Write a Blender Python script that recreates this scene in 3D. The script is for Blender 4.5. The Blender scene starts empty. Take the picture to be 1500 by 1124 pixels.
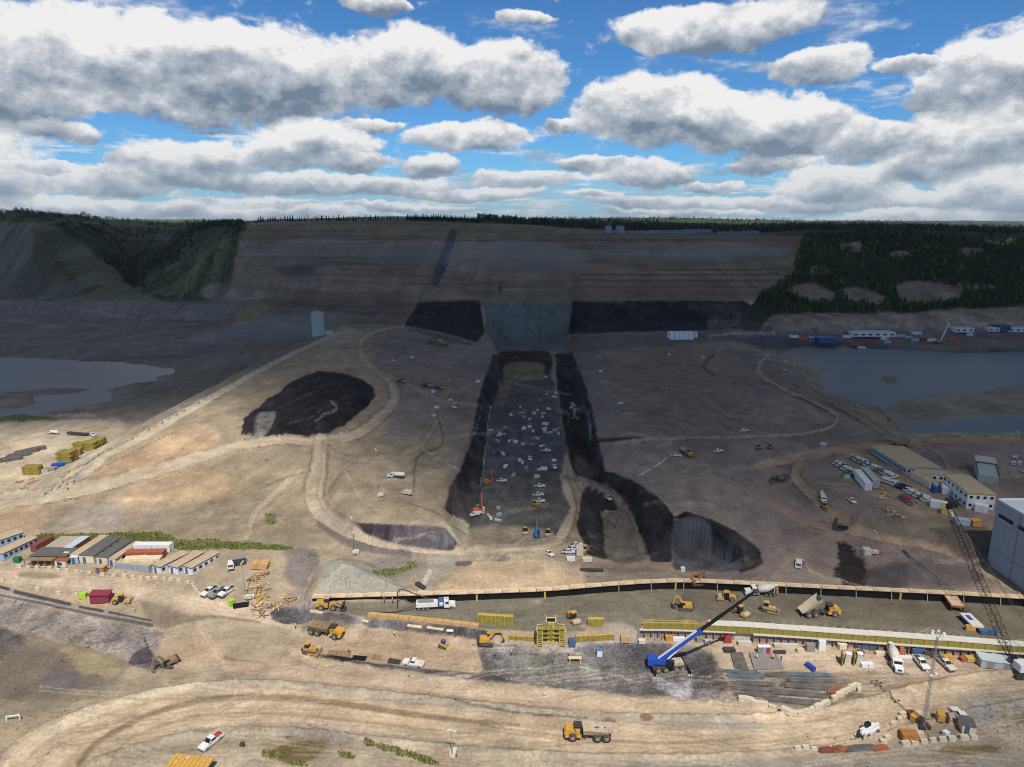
import bpy, bmesh, math, random
import numpy as np
from mathutils import Vector, Matrix

# ------------------------------------------------------------------ camera
SC = bpy.context.scene
CO = SC.collection
F, CX, CY, CAMH = 1000.0, 750.0, 562.0, 112.0
PITCH = math.atan(237 / 1000)
CP, SP = math.cos(PITCH), math.sin(PITCH)
cam_d = bpy.data.cameras.new('camera'); cam = bpy.data.objects.new('camera', cam_d); CO.objects.link(cam)
cam.location = (0, 0, CAMH); cam.rotation_euler = (math.pi / 2 - PITCH, 0, 0)
cam_d.sensor_width = 36; cam_d.lens = 24.0; cam_d.clip_start = 1; cam_d.clip_end = 60000
SC.camera = cam
SC.render.resolution_x, SC.render.resolution_y = 1024, 767
SC.view_settings.view_transform = 'Standard'; SC.view_settings.look = 'None'
SC.view_settings.exposure = EXPO = 0.0; SC.view_settings.gamma = 1
SC.cycles.volume_bounces = 0; SC.cycles.max_bounces = 5; SC.cycles.diffuse_bounces = 2
SC.cycles.transparent_max_bounces = 12; SC.cycles.filter_width = 1.1

# ------------------------------------------------------------------ sun and sky
SUN_EL = math.radians(57); SUN_AZ = math.radians(170)     # clockwise from +Y: behind the camera, a little right
to_sun = Vector((math.sin(SUN_AZ) * math.cos(SUN_EL), math.cos(SUN_AZ) * math.cos(SUN_EL), math.sin(SUN_EL)))
sun_d = bpy.data.lights.new('sun', 'SUN'); sun = bpy.data.objects.new('sun', sun_d); CO.objects.link(sun)
sun_d.energy = 4.2; sun_d.angle = math.radians(0.53); sun_d.color = (1.0, 0.95, 0.89)
sun.rotation_euler = to_sun.to_track_quat('Z', 'Y').to_euler(); sun.location = (0, -200, 400)

W = bpy.data.worlds.new('World'); SC.world = W; W.use_nodes = True
wn, wl = W.node_tree.nodes, W.node_tree.links
for n in list(wn): wn.remove(n)
def N(t, **k):
    n = wn.new(t)
    for a, b in k.items(): setattr(n, a, b)
    return n
def put(sock, v):
    if hasattr(v, 'links') or isinstance(v, bpy.types.NodeSocket): wl.new(v, sock)
    else: sock.default_value = v
def M(op, a, b=0.0, c=None, clamp=False):
    n = N('ShaderNodeMath', operation=op, use_clamp=clamp); put(n.inputs[0], a); put(n.inputs[1], b)
    if c is not None: put(n.inputs[2], c)
    return n.outputs[0]
def VM(op, a, b=None, c=None, out=0):
    n = N('ShaderNodeVectorMath', operation=op); put(n.inputs[0], a)
    if b is not None: put(n.inputs[1], b)
    if c is not None: put(n.inputs[2], c)
    return n.outputs['Value' if op in ('DOT_PRODUCT', 'LENGTH') else 'Vector']
def RAMP(v, a, b, lo=0.0, hi=1.0, smooth=True):
    n = N('ShaderNodeMapRange', interpolation_type='SMOOTHSTEP' if smooth else 'LINEAR')
    put(n.inputs[0], v); n.inputs[1].default_value = a; n.inputs[2].default_value = b
    n.inputs[3].default_value = lo; n.inputs[4].default_value = hi
    return n.outputs[0]
def NOISE(v, scale, detail=5, rough=0.55, out='Fac', lac=2.1):
    n = N('ShaderNodeTexNoise'); put(n.inputs['Vector'], v); n.inputs['Scale'].default_value = scale
    n.inputs['Detail'].default_value = detail; n.inputs['Roughness'].default_value = rough
    n.inputs['Lacunarity'].default_value = lac
    return n.outputs[out]
def MIX(f, a, b):
    n = N('ShaderNodeMix', data_type='RGBA'); put(n.inputs['Factor'], f); put(n.inputs['A'], a); put(n.inputs['B'], b)
    return n.outputs['Result']
tc = N('ShaderNodeTexCoord'); D = VM('NORMALIZE', tc.outputs['Generated'])
sep = N('ShaderNodeSeparateXYZ'); wl.new(D, sep.inputs[0])
AZ = M('ARCTAN2', sep.outputs[0], sep.outputs[1]); EL = M('ARCSINE', sep.outputs[2])
sky = N('ShaderNodeTexSky', sky_type='NISHITA', sun_disc=False)
sky.sun_elevation = SUN_EL; sky.sun_rotation = SUN_AZ; sky.altitude = 600; sky.air_density = 1.0; sky.dust_density = 0.25; sky.ozone_density = 3.0
# cumulus: (photo x, y, half width, half height) of the main clouds, turned into sky directions
CLOUDS = [(330, 82, 330, 78), (60, 75, 130, 62), (610, 95, 120, 62), (740, 118, 95, 64), (945, 160, 150, 58), (1120, 172, 150, 50), (1230,185,80,38),
          (1000, 32, 185, 38), (1170, 78, 85, 26), (1430, 62, 130, 62), (1410, 155, 150, 45), (1500, 225, 150, 40), (1340, 205, 80, 30),
          (300, 218, 120, 40), (190, 232, 130, 26), (470, 205, 120, 40), (20, 214, 55, 34), (690, 200, 110, 26), (480, 262, 260, 20), (940, 250, 90, 22),
          (1210, 250, 100, 26), (1110, 230, 75, 16), (770, 262, 120, 18), (90, 262, 160, 22), (1010, 290, 200, 14), (330, 292, 260, 14), (1350, 285, 180, 16),
          (540, 230, 60, 18), (640, 240, 40, 20), (820, 182, 30, 12), (860, 236, 70, 14), (1040, 262, 60, 10), (1290, 262, 70, 18), (130, 150, 60, 14), (80, 195, 50, 10), (560, 178, 60, 12), (400, 285, 90, 9), (700, 282, 120, 10), (870, 288, 60, 8), (1180, 282, 80, 10), (1440, 275, 90, 14), (50, 290, 120, 10), (1290, 60, 40, 12), (770, 20, 50, 12), (560, 5, 60, 14), (200, 300, 120, 8), (600, 300, 140, 8), (1000, 306, 140, 7), (1350, 304, 140, 8),
          (-250, 120, 260, 70), (1780, 120, 240, 70), (640, -120, 300, 60), (1200, -180, 260, 70), (100, -150, 220, 60)]
comb = N('ShaderNodeCombineXYZ'); wl.new(AZ, comb.inputs[0]); wl.new(EL, comb.inputs[1])
stretch = VM('MULTIPLY', D, (1, 1, 1.5))
w1 = VM('SUBTRACT', NOISE(stretch, 7.0, 6, 0.6, 'Color'), (0.5, 0.5, 0.5))
Pp = VM('MULTIPLY_ADD', w1, (0.10, 0.055, 0), comb.outputs[0])
S = None; V = None
for (x, y, rx, ry) in CLOUDS:
    az = math.atan((x - CX) / F); el = math.atan((CY - y) / F * math.cos(az)) - PITCH
    rxa, rya = rx / F * 0.88, ry / F * 0.92
    q = VM('MULTIPLY_ADD', Pp, (1 / rxa, 1 / rya, 0), (-az / rxa, -el / rya, 0))
    r2 = VM('DOT_PRODUCT', q, q)
    m = M('SUBTRACT', 1.0, r2, clamp=True)
    vv = M('MULTIPLY', VM('DOT_PRODUCT', q, (0, 1, 0)), m)
    S = m if S is None else M('ADD', S, m); V = vv if V is None else M('ADD', V, vv)
vrel = M('DIVIDE', V, M('ADD', S, 0.05))
# a thin broken field everywhere (layered near the horizon), as in view, so the sky goes on behind the camera
zz = M('MAXIMUM', sep.outputs[2], 0.0); inv = M('DIVIDE', 1.0, M('ADD', zz, 0.06))
plane = VM('MULTIPLY', D, None); plane.node.inputs[1].default_value = (1, 1, 0)
sc_ = N('ShaderNodeVectorMath', operation='SCALE'); wl.new(plane, sc_.inputs[0]); wl.new(inv, sc_.inputs['Scale'])
field = NOISE(sc_.outputs[0], 1.15, 6, 0.55)
low = RAMP(EL, math.radians(0.5), math.radians(6.5), 0.10, 0.0)
high = RAMP(EL, math.radians(15), math.radians(26), 0.0, 0.09)
field = M('ADD', M('ADD', field, low), high)
fS = RAMP(field, 0.50, 0.66, 0.0, 0.8)
fine = NOISE(stretch, 26.0, 6, 0.62)
fine_up = NOISE(VM('ADD', stretch, (-0.004, 0, 0.016)), 26.0, 6, 0.62)
big = NOISE(stretch, 11.0, 5, 0.55); big_up = NOISE(VM('ADD', stretch, (-0.008, 0, 0.03)), 11.0, 5, 0.55)
relief = M('ADD', M('MULTIPLY', M('SUBTRACT', fine, fine_up), .95), M('MULTIPLY', M('SUBTRACT', big, big_up), 1.9))
inside = RAMP(EL, math.radians(15), math.radians(22), 0.0, 1.0)
dens = M('ADD', M('MULTIPLY', S, 1.5), M('MULTIPLY', M('SUBTRACT', fine, 0.5), 1.75))
a1 = RAMP(dens, 0.14, 0.64)
a2 = RAMP(M('ADD', fS, M('MULTIPLY', M('SUBTRACT', fine, 0.5), 0.9)), 0.05, 0.95, 0, 0.85)
alpha = M('MAXIMUM', a1, a2)
thick = RAMP(dens, 0.4, 1.9)
bright = M('ADD', M('MULTIPLY_ADD', vrel, 0.82, 0.70), relief)
bright = M('SUBTRACT', bright, M('MULTIPLY', thick, 0.14))
bright = M('MINIMUM', M('MAXIMUM', bright, 0.0), 1.0)
K = 8.7
cr = N('ShaderNodeValToRGB'); wl.new(bright, cr.inputs[0])
el_ = cr.color_ramp.elements
el_[0].position = 0.05; el_[0].color = (0.20 * K, 0.27 * K, 0.37 * K, 1)
el_[1].position = 0.95; el_[1].color = (1.0 * K, 1.0 * K, 1.0 * K, 1)
e = cr.color_ramp.elements.new(0.5); e.color = (0.50 * K, 0.555 * K, 0.63 * K, 1)
hz = RAMP(EL, 0.0, math.radians(8), 0.4, 0.0)
skyc = VM('MULTIPLY', sky.outputs[0], (0.40, 0.76, 1.08))
skyc = MIX(RAMP(EL, 0.0, math.radians(5), 0.6, 0.0), skyc, (0.36 * K, 0.50 * K, 0.66 * K, 1))
cloudc = MIX(hz, cr.outputs[0], (0.50 * K, 0.60 * K, 0.70 * K, 1))
final = MIX(alpha, skyc, cloudc)
bg = N('ShaderNodeBackground'); wl.new(final, bg.inputs[0]); bg.inputs[1].default_value = 0.1
out = N('ShaderNodeOutputWorld'); wl.new(bg.outputs[0], out.inputs[0])

# ------------------------------------------------------------------ helpers: camera geometry, noise
def ray(x, y):
    u = (x - CX) / F; v = (CY - y) / F
    return (u, CP + v * SP, -SP + v * CP)
def project(X, Y, Z):
    dz = Z - CAMH; zc = Y * CP - dz * SP; yc = Y * SP + dz * CP
    zc = np.maximum(zc, 1e-3)
    return CX + F * X / zc, CY - F * yc / zc
_rng = np.random.default_rng(7)
_T = _rng.random((256, 256)).astype(np.float32)
def vnoise(x, y, seed=0):
    x = x + seed * 17.31; y = y + seed * 41.77
    xi = np.floor(x).astype(np.int64); yi = np.floor(y).astype(np.int64)
    fx = (x - xi); fy = (y - yi); fx = fx * fx * fx * (fx * (fx * 6 - 15) + 10); fy = fy * fy * fy * (fy * (fy * 6 - 15) + 10)
    a, b, c_, d = xi & 255, (xi + 1) & 255, yi & 255, (yi + 1) & 255
    return (_T[a, c_] * (1 - fx) + _T[b, c_] * fx) * (1 - fy) + (_T[a, d] * (1 - fx) + _T[b, d] * fx) * fy
def fbm(x, y, o=4, seed=0, g=0.5):
    s = 0; a = 1; t = 0
    for i in range(o):
        s = s + a * vnoise(x, y, seed + i * 3); t += a; a *= g; x = x * 2.03 + 5.1; y = y * 2.03 + 1.7
    return s / t
def sstep(x, a, b):
    t = np.clip((x - a) / (b - a), 0, 1); return t * t * (3 - 2 * t)
def smooth_line(pts, n=6):
    """Catmull-Rom through rows of equal length"""
    p = np.array(pts, float)
    if len(p) < 3: return p
    q = np.vstack([2 * p[0] - p[1], p, 2 * p[-1] - p[-2]]); o = []
    for i in range(1, len(q) - 2):
        for t in np.linspace(0, 1, n, endpoint=False):
            a, b, c_, d = q[i - 1], q[i], q[i + 1], q[i + 2]
            o.append(0.5 * (2 * b + (c_ - a) * t + (2 * a - 5 * b + 4 * c_ - d) * t * t + (3 * b - a - 3 * c_ + d) * t ** 3))
    o.append(p[-1]); return np.array(o)
def sd_poly(px, py, poly):
    """signed distance, positive inside"""
    poly = np.asarray(poly, float); d = np.full(px.shape, 1e18); ins = np.zeros(px.shape, bool)
    for i in range(len(poly)):
        x1, y1 = poly[i - 1]; x2, y2 = poly[i]; ex, ey = x2 - x1, y2 - y1
        wx, wy = px - x1, py - y1
        t = np.clip((wx * ex + wy * ey) / max(ex * ex + ey * ey, 1e-9), 0, 1)
        d = np.minimum(d, (wx - ex * t) ** 2 + (wy - ey * t) ** 2)
        if y1 != y2:
            ins ^= ((y1 > py) != (y2 > py)) & (px < ex * (py - y1) / (y2 - y1) + x1)
    d = np.sqrt(d); return np.where(ins, d, -d)
def sd_line(px, py, line):
    """distance to a polyline, signed lateral side, arc length, interpolated extra column"""
    L = np.asarray(line, float); best = np.full(px.shape, 1e18); lat = np.zeros(px.shape); arc = np.zeros(px.shape); ext = np.zeros(px.shape); s0 = 0
    for i in range(len(L) - 1):
        x1, y1 = L[i][:2]; x2, y2 = L[i + 1][:2]; ex, ey = x2 - x1, y2 - y1; l = math.hypot(ex, ey) + 1e-9
        wx, wy = px - x1, py - y1; t = np.clip((wx * ex + wy * ey) / (l * l), 0, 1)
        dd = (wx - ex * t) ** 2 + (wy - ey * t) ** 2; k = dd < best
        best = np.where(k, dd, best); lat = np.where(k, np.sign(ex * wy - ey * wx) * np.sqrt(dd), lat)
        arc = np.where(k, s0 + t * l, arc); ext = np.where(k, L[i][2] + t * (L[i + 1][2] - L[i][2]), ext); s0 += l
    return np.sqrt(best), lat, arc, ext
def lin(c):
    return tuple((v / 255 / 12.92 if v / 255 <= 0.04045 else ((v / 255 + 0.055) / 1.055) ** 2.4) for v in c)
# ------------------------------------------------------------------ terrain
def Pz(x, y, z=6.0):
    d = ray(x, y); t = (z - CAMH) / d[2]; return (d[0] * t, d[1] * t)
def WP(pts, z=6.0): return np.array([Pz(x, y, z) for x, y in pts])
WALL_PX = [(458, 886), (600, 882), (700, 879), (800, 875), (870, 869), (940, 864), (1000, 862), (1060, 864), (1120, 867), (1200, 871), (1300, 876), (1400, 881), (1500, 887), (1640, 896)]
RCC_Z, UP_Z = 4.0, 6.6
WALL = smooth_line(WP(WALL_PX, RCC_Z), 5)
RCC_FRONT_PX = [(460, 895), (545, 905), (640, 914), (705, 921), (800, 925), (870, 923), (935, 921), (940, 906), (1000, 907), (1100, 910), (1200, 916), (1300, 923), (1400, 930), (1500, 938), (1640, 950)]
RCC_POLY = np.vstack([WALL, WP(RCC_FRONT_PX, RCC_Z)[::-1]])
ZC0 = lambda Y: Y * CP + CAMH * SP
COLS = {
 -500: [(432, 1000), (425, 1030), (380, 1150), (345, 1300), (313, 1500), (312, 2500)],
 0: [(432, 1000), (426, 1020), (380, 1120), (340, 1230), (314, 1400), (312, 2200)],
 60: [(436, 985), (425, 1000), (370, 1070), (335, 1130), (318, 1210), (317, 2200)],
 130: [(437, 985), (428, 1005), (388, 1090), (348, 1190), (321, 1330), (320, 2000)],
 200: [(437, 985), (431, 1010), (412, 1130), (375, 1330), (330, 1560), (322, 2000)],
 250: [(437, 985), (430, 1000), (405, 1080), (370, 1300), (335, 1600), (325, 2100)],
 300: [(440, 955), (428, 970), (400, 1005), (370, 1055), (345, 1150), (326, 1700)],
 345: [(440, 925), (425, 940), (390, 975), (352, 1030), (334, 1100), (326, 1700)],
 400: [(455, 850), (440, 870), (400, 930), (362, 1010), (330, 1100), (321, 1500)],
 590: [(476, 755), (441, 790), (403, 890), (352, 1060), (324, 1250), (317, 1800)],
 650: [(488, 705), (441, 745), (403, 860), (352, 1060), (325, 1280), (318, 1800)],
 705: [(502, 645), (440, 690), (402, 830), (352, 1060), (327, 1300), (320, 2000)],
 770: [(515, 595), (440, 650), (402, 820), (352, 1060), (331, 1350), (322, 2400)],
 838: [(492, 680), (440, 715), (402, 840), (352, 1060), (336, 1400), (322, 2800)],
 1000: [(488, 695), (440, 730), (404, 850), (352, 1080), (346, 1300), (323, 3000)],
 1105: [(485, 712), (442, 745), (408, 850), (353, 1080), (346, 1300), (325, 3000)],
 1160: [(478, 742), (455, 765), (415, 850), (373, 980), (346, 1150), (327, 3500)],
 1250: [(476, 748), (452, 775), (410, 880), (373, 990), (346, 1130), (329, 3500)],
 1400: [(477, 744), (455, 765), (415, 860), (378, 980), (347, 1130), (330, 4000)],
 1500: [(478, 740), (452, 765), (415, 860), (383, 960), (357, 1080), (331, 4000)],
 2100: [(478, 740), (452, 765), (415, 860), (383, 960), (357, 1080), (331, 4000)]}
_ck = sorted(COLS); _cx = np.array(_ck, float)
_cY = np.array([[p[1] for p in COLS[k]] + [14000] for k in _ck], float)
_cZ = np.array([[CAMH + p[1] * ray(k, p[0])[2] / ray(k, p[0])[1] for p in COLS[k]] + [112] for k in _ck], float)

CREST_L = smooth_line([(-200, 775), (-20, 745), (60, 722), (115, 690), (140, 668), (200, 638), (300, 583), (400, 528), (470, 496), (525, 478)], 4)
CREST_R = smooth_line([(1060, 492), (1110, 515), (1180, 563), (1260, 603), (1312, 642)], 4)
LOW_L = np.vstack([WP(CREST_L, 12), WP([(470, 455)], 12), [(-1600, 1200), (-900, 200)]])
LOW_R = np.vstack([WP(CREST_R, 12), WP([(1400, 640), (1560, 640), (1900, 650)], 12), [(1600, 900)], WP([(1150, 470)], 12)])
NOSE = WP([(700, 560), (692, 640), (674, 692), (655, 742), (664, 772), (640, 776), (525, 764), (492, 722), (500, 690), (560, 640)], 14)
FILL_EDGE_L = WP([(724, 515), (702, 585), (692, 640), (674, 692), (655, 742), (664, 772)], 14)
RIM1 = WP([(812, 520), (838, 518), (858, 570), (868, 610), (876, 648), (887, 690), (920, 700), (960, 726), (986, 757), (988, 790), (984, 822), (890, 826), (862, 816), (845, 770), (848, 735), (858, 715), (838, 690), (828, 640), (818, 580)], 10)
FLR1 = WP([(826, 560), (840, 560), (862, 680), (886, 742), (922, 748), (946, 815), (893, 818), (880, 752), (850, 690), (835, 640)], -2)
RIM2 = WP([(986, 757), (1003, 749), (1045, 762), (1085, 783), (1112, 804), (1117, 826), (1085, 840), (1000, 836), (985, 822)], 10)
FLR2 = WP([(992, 772), (1030, 770), (1058, 800), (1076, 832), (1005, 831), (990, 815)], -2)
RAMP1 = [Pz(x, y, z) + (z,) for x, y, z in ((826, 698, 6), (866, 707, 5), (898, 722, 2), (914, 746, -2))]
PILE_PX = [(353, 637), (357, 613), (376, 597), (396, 583), (420, 565), (446, 550), (464, 544), (490, 545), (510, 549), (531, 555), (545, 567), (549, 580), (541, 592), (527, 606), (505, 622), (480, 636), (450, 638), (420, 637), (396, 641)]
DARKPILE = WP(PILE_PX, 15)
CONE = WP([(440, 884), (446, 862), (462, 830), (500, 820), (540, 826), (572, 845), (597, 866), (604, 878), (520, 882)], 6)
RIVL = WP([(-400, 510), (0, 520), (120, 530), (200, 525), (262, 540), (240, 562), (190, 585), (130, 598), (60, 610), (-400, 640)], -6)
RIVR = WP([(1090, 505), (1160, 500), (1300, 512), (1420, 515), (1600, 500), (2000, 500), (2000, 640), (1600, 640), (1340, 642), (1290, 612), (1225, 590), (1190, 562), (1165, 540), (1120, 522)], -6)
SANDBAR = WP([(1302, 600), (1320, 588), (1370, 578), (1440, 572), (1500, 560), (1600, 560), (1600, 605), (1500, 608), (1400, 616), (1330, 616)], -6)
SANDBAR2 = WP([(1284, 556), (1296, 548), (1318, 552), (1322, 560), (1300, 566)], -6)
SANDBAR3 = WP([(1170, 556), (1180, 545), (1200, 538), (1222, 540), (1205, 552), (1185, 560)], -6)
MUDBAR = WP([(-60, 588), (10, 577), (50, 580), (75, 592), (40, 600), (-60, 606)], -6)
LOTMOUND = WP([(1240, 660), (1180, 690), (1235, 740), (1262, 758), (1330, 775), (1420, 795), (1520, 800), (1700, 790), (1700, 650), (1400, 640)], 11)

def terr(X, Y, detail=True):
    # camp terrace on the left rises gently behind the yard; behind the wall the ground steps up
    z = 6.0 * sstep(Y, 168, 206)
    k = X > WALL[0][0] - 6
    wy = np.interp(X, WALL[:, 0], WALL[:, 1])
    zr = sstep(Y, wy + 0.1, wy + 1.1) * (UP_Z - 0.6 * sstep(Y, wy, wy + 25))
    blend = sstep(X, WALL[0][0] - 9, WALL[0][0] + 1)
    z = z * (1 - blend) + zr * blend
    kk = (X > -75) & (X < 260) & (Y > 150) & (Y < 230)
    d = sd_poly(X[kk], Y[kk], RCC_POLY); xs = X[kk]
    edge = np.where(xs > 34, 0.3, 4.5)
    w = sstep(d, -edge, 0.05); zz = z[kk]; front = Y[kk] < wy[kk] + 0.3
    z[kk] = np.where(front, np.maximum(zz * (d < -5) * (xs < WALL[0][0]), RCC_Z * w), np.maximum(zz, RCC_Z * (xs > WALL[0][0])))
    # fills left and right of the core trench
    a = 0.5 + 0.5 * np.tanh((X - (-60)) / 40)
    ramp = sstep(Y, 232, 335); nose = np.zeros_like(X); k2 = (Y > 180) & (Y < 700) & (X < 60) & (X > -220)
    nose[k2] = sstep(sd_poly(X[k2], Y[k2], NOSE), -9, 3)
    edge_x = np.interp(Y, FILL_EDGE_L[::-1, 1], FILL_EDGE_L[::-1, 0])
    left = np.maximum(ramp, nose) * sstep(edge_x - X + 9, 0, 12) * (Y < 900)
    z = z + 9 * left * (X < 30)
    rx = np.interp(Y, [205, 240, 300, 420, 640], [62, 58, 42, 50, 60])
    right = sstep(Y, 205, 300) * sstep(X - rx, -8, 14) * (X > 20)
    z = z + 8 * right
    k3 = (Y > 180) & (Y < 720) & (X > 5) & (X < 130)
    for rim, flo in ((RIM1, FLR1), (RIM2, FLR2)):
        dr = sd_poly(X[k3], Y[k3], rim); df = np.maximum(-sd_poly(X[k3], Y[k3], flo), 0)
        t = np.clip(dr, 0, None) / (np.clip(dr, 0, None) + df + 1e-6); t = np.where(dr > 0, t, 0)
        z[k3] = z[k3] * (1 - t) + (-2) * t
    kr = (Y > 240) & (Y < 330) & (X > 15) & (X < 75)
    dr, _, _, zz_ = sd_line(X[kr], Y[kr], RAMP1); w = 1 - sstep(dr, 3.0, 5.5); z[kr] = z[kr] * (1 - w) + zz_ * w
    d = sd_poly(X, Y, LOTMOUND); z = np.where(d > -10, np.maximum(z, 13.5 * sstep(d, -10, 2) + z * (1 - sstep(d, -10, 2))), z)
    # low river flats
    dl = sd_poly(X, Y, LOW_L); w = sstep(dl, -2, 38); z = z * (1 - w) + w * (-4 + 2.0 * sstep(Y, 420, 300))
    dr_ = sd_poly(X, Y, LOW_R); w = sstep(dr_, -2, 38); z = z * (1 - w) + w * (-4.2)
    for p in (RIVL, RIVR):
        d = sd_poly(X, Y, p); z = z - 3.2 * sstep(d + 10 * (fbm(X * .03, Y * .03, 3, 5) - .5) + 46 * (fbm(X * .011, Y * .02, 4, 7) - .55), -6, 14)
    z = z + np.where((Y > 330) & (z < -5), 9.0 * np.clip(fbm(X * .008, Y * .045, 4, 14) - .57, 0, .3), 0)
    for p in (SANDBAR, SANDBAR2, SANDBAR3, MUDBAR):
        d = sd_poly(X, Y, p); z = z + 2.3 * sstep(d + 10 * (fbm(X * .05, Y * .03, 3, 6) - .5), -9, 9)
    # stockpiles
    d = sd_poly(X, Y, DARKPILE); z = z + np.minimum(np.clip(d + 7 * (fbm(X * .07, Y * .07, 4, 2) - .5), 0, None) * 0.5, 2.6 + 3.0 * (fbm(X * .05, Y * .03, 4, 9) - .5))
    d = sd_poly(X, Y, CONE); z = z + np.clip(d, 0, None) ** 0.9 * 0.66
    # far banks
    px = CX + F * X / ZC0(np.maximum(Y, 100)); kf = Y > 540
    if kf.any():
        pxx, Xf, Yf = px[kf], X[kf], Y[kf]
        i = np.clip(np.searchsorted(_cx, pxx) - 1, 0, len(_cx) - 2); t = np.clip((pxx - _cx[i]) / (_cx[i + 1] - _cx[i]), 0, 1)
        Yk = _cY[i] * (1 - t)[:, None] + _cY[i + 1] * t[:, None]; Zk = _cZ[i] * (1 - t)[:, None] + _cZ[i + 1] * t[:, None]
        zf = z[kf].copy(); res = zf.copy(); prevY = Yk[:, 0]; prevZ = zf.copy()
        for j in range(1, 7):
            m = (Yf > prevY) & (Yf <= Yk[:, j]); u = np.clip((Yf - prevY) / np.maximum(Yk[:, j] - prevY, 1), 0, 1)
            res = np.where(m, prevZ + (Zk[:, j] - prevZ) * u, res); prevY = Yk[:, j]; prevZ = Zk[:, j]
        res = np.where(Yf > prevY, 112, res)
        rel = sstep(Yf, Yk[:, 0], Yk[:, 0] + 60)
        wild = np.clip(np.where(pxx < 620, 1 - sstep(pxx, 300, 400), sstep(pxx, 1110, 1170)), 0, 1)
        rid = 1 - np.abs(2 * fbm(Xf * .011 + .4 * fbm(Xf * .01, Yf * .01, 2, 3), Yf * .0045, 4, 12) - 1)
        amp = rel * wild * (1 - sstep(Yf, 1300, 1700))
        res = res + amp * (22 * (rid - .72) + 7 * (fbm(Xf * .04, Yf * .03, 3, 4) - .5))
        # benches on the cut slope
        cut = (1 - wild) * rel * (Yf < Yk[:, 4])
        res = res + cut * 1.3 * np.sin((res + 2 * fbm(Xf * .01, Yf * .01, 2, 8)) * 2 * np.pi / 7.0) * .8
        z[kf] = res + rel * 15 * (fbm(Xf * .0025, Yf * .0025, 3, 21) - .5) * sstep(Yf, 1200, 2200) + 75 * np.clip(fbm(Xf * .0004, Yf * .0005, 3, 24) - .45, 0, 1) * sstep(Yf, 3000, 6000)
    if detail:
        on_rcc = np.zeros_like(X); on_rcc[kk] = sstep(sd_poly(X[kk], Y[kk], RCC_POLY), -1, 1)
        g = 1 - .85 * on_rcc
        z = z + g * ((fbm(X * .05, Y * .05, 3, 31) - .5) * 1.5 + (fbm(X * .35, Y * .35, 3, 33) - .5) * .42)
    return z

# rows and columns: fine near the camera, coarser with distance
rows = [Pz(750, y, 3)[1] for y in np.concatenate([np.arange(1215, 968, -1.5), np.arange(968, 742, -.95), np.arange(742, 478, -1.5)])]
Yv = rows[-1]
while Yv < 1420: Yv += 2.3; rows.append(Yv)
stp = 2.6
while Yv < 14000: stp *= 1.075; Yv += stp; rows.append(Yv)
rows = np.array(rows); inner = np.linspace(-.79, .79, 830); g_ = np.cumsum(.0018 * 1.09 ** np.arange(1, 42))
cols = np.concatenate([-(.79 + g_)[::-1], inner, .79 + g_])
NR, NC = len(rows), len(cols)
GX = cols[None, :] * ZC0(rows)[:, None]; GY = np.repeat(rows[:, None], NC, 1)
GZ = terr(GX.ravel().copy(), GY.ravel().copy()).reshape(NR, NC)

def hgt(X, Y):
    r = np.clip(np.searchsorted(rows, Y) - 1, 0, NR - 2); v = np.clip((Y - rows[r]) / (rows[r + 1] - rows[r]), 0, 1)
    s = X / ZC0(Y); c = np.clip(np.searchsorted(cols, s) - 1, 0, NC - 2); u = np.clip((s - cols[c]) / (cols[c + 1] - cols[c]), 0, 1)
    return (GZ[r, c] * (1 - u) + GZ[r, c + 1] * u) * (1 - v) + (GZ[r + 1, c] * (1 - u) + GZ[r + 1, c + 1] * u) * v
_tt = np.concatenate([np.arange(90, 420, .5), np.arange(420, 900, 1.2), np.arange(900, 2500, 4), np.geomspace(2500, 14000, 200)])
def G(x, y):
    """where the line of sight through photo point (x, y) meets the ground"""
    d = ray(x, y); X = d[0] * _tt; Y = d[1] * _tt; Z = CAMH + d[2] * _tt; dif = Z - hgt(X, Y)
    k = np.argmax(dif <= 0)
    if dif[k] > 0: k = len(_tt) - 1
    t0 = _tt[max(k - 1, 0)]; t1 = _tt[k]; a, b = dif[max(k - 1, 0)], dif[k]
    t = t0 + (t1 - t0) * (a / (a - b) if a != b else 0)
    return Vector((d[0] * t, d[1] * t, float(hgt(np.array([d[0] * t]), np.array([d[1] * t]))[0])))
def HZ(X, Y): return float(hgt(np.array([X], float), np.array([Y], float))[0])

# ------------------------------------------------------------------ ground colours, laid out on the ground
Xr, Yr, Zr = GX.ravel(), GY.ravel(), GZ.ravel()
PX, PY = project(Xr, Yr, Zr)
PXw = (fbm(PX * .05, PY * .09, 5, 41, .62) - .5) * 1.3; PYw = (fbm(PX * .05, PY * .09, 5, 47, .62) - .5) * 1.3
COL = np.zeros((len(Xr), 3), np.float32); CLS = np.zeros(len(Xr), np.int16); ROCK = np.zeros(len(Xr), np.float32)
CLASSES = ['ground']
def cls_id(n):
    if n not in CLASSES: CLASSES.append(n)
    return CLASSES.index(n)
def blend(idx, w, c, var=0.0, seed=0):
    c = np.array(lin(c), np.float32)
    if var:
        n = (fbm(Xr[idx] * .06, Yr[idx] * .06, 4, 60 + seed) - .5) * 2 * var
        c = c[None, :] * (1 + n[:, None])
    COL[idx] = COL[idx] * (1 - w[:, None]) + c * w[:, None]
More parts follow.
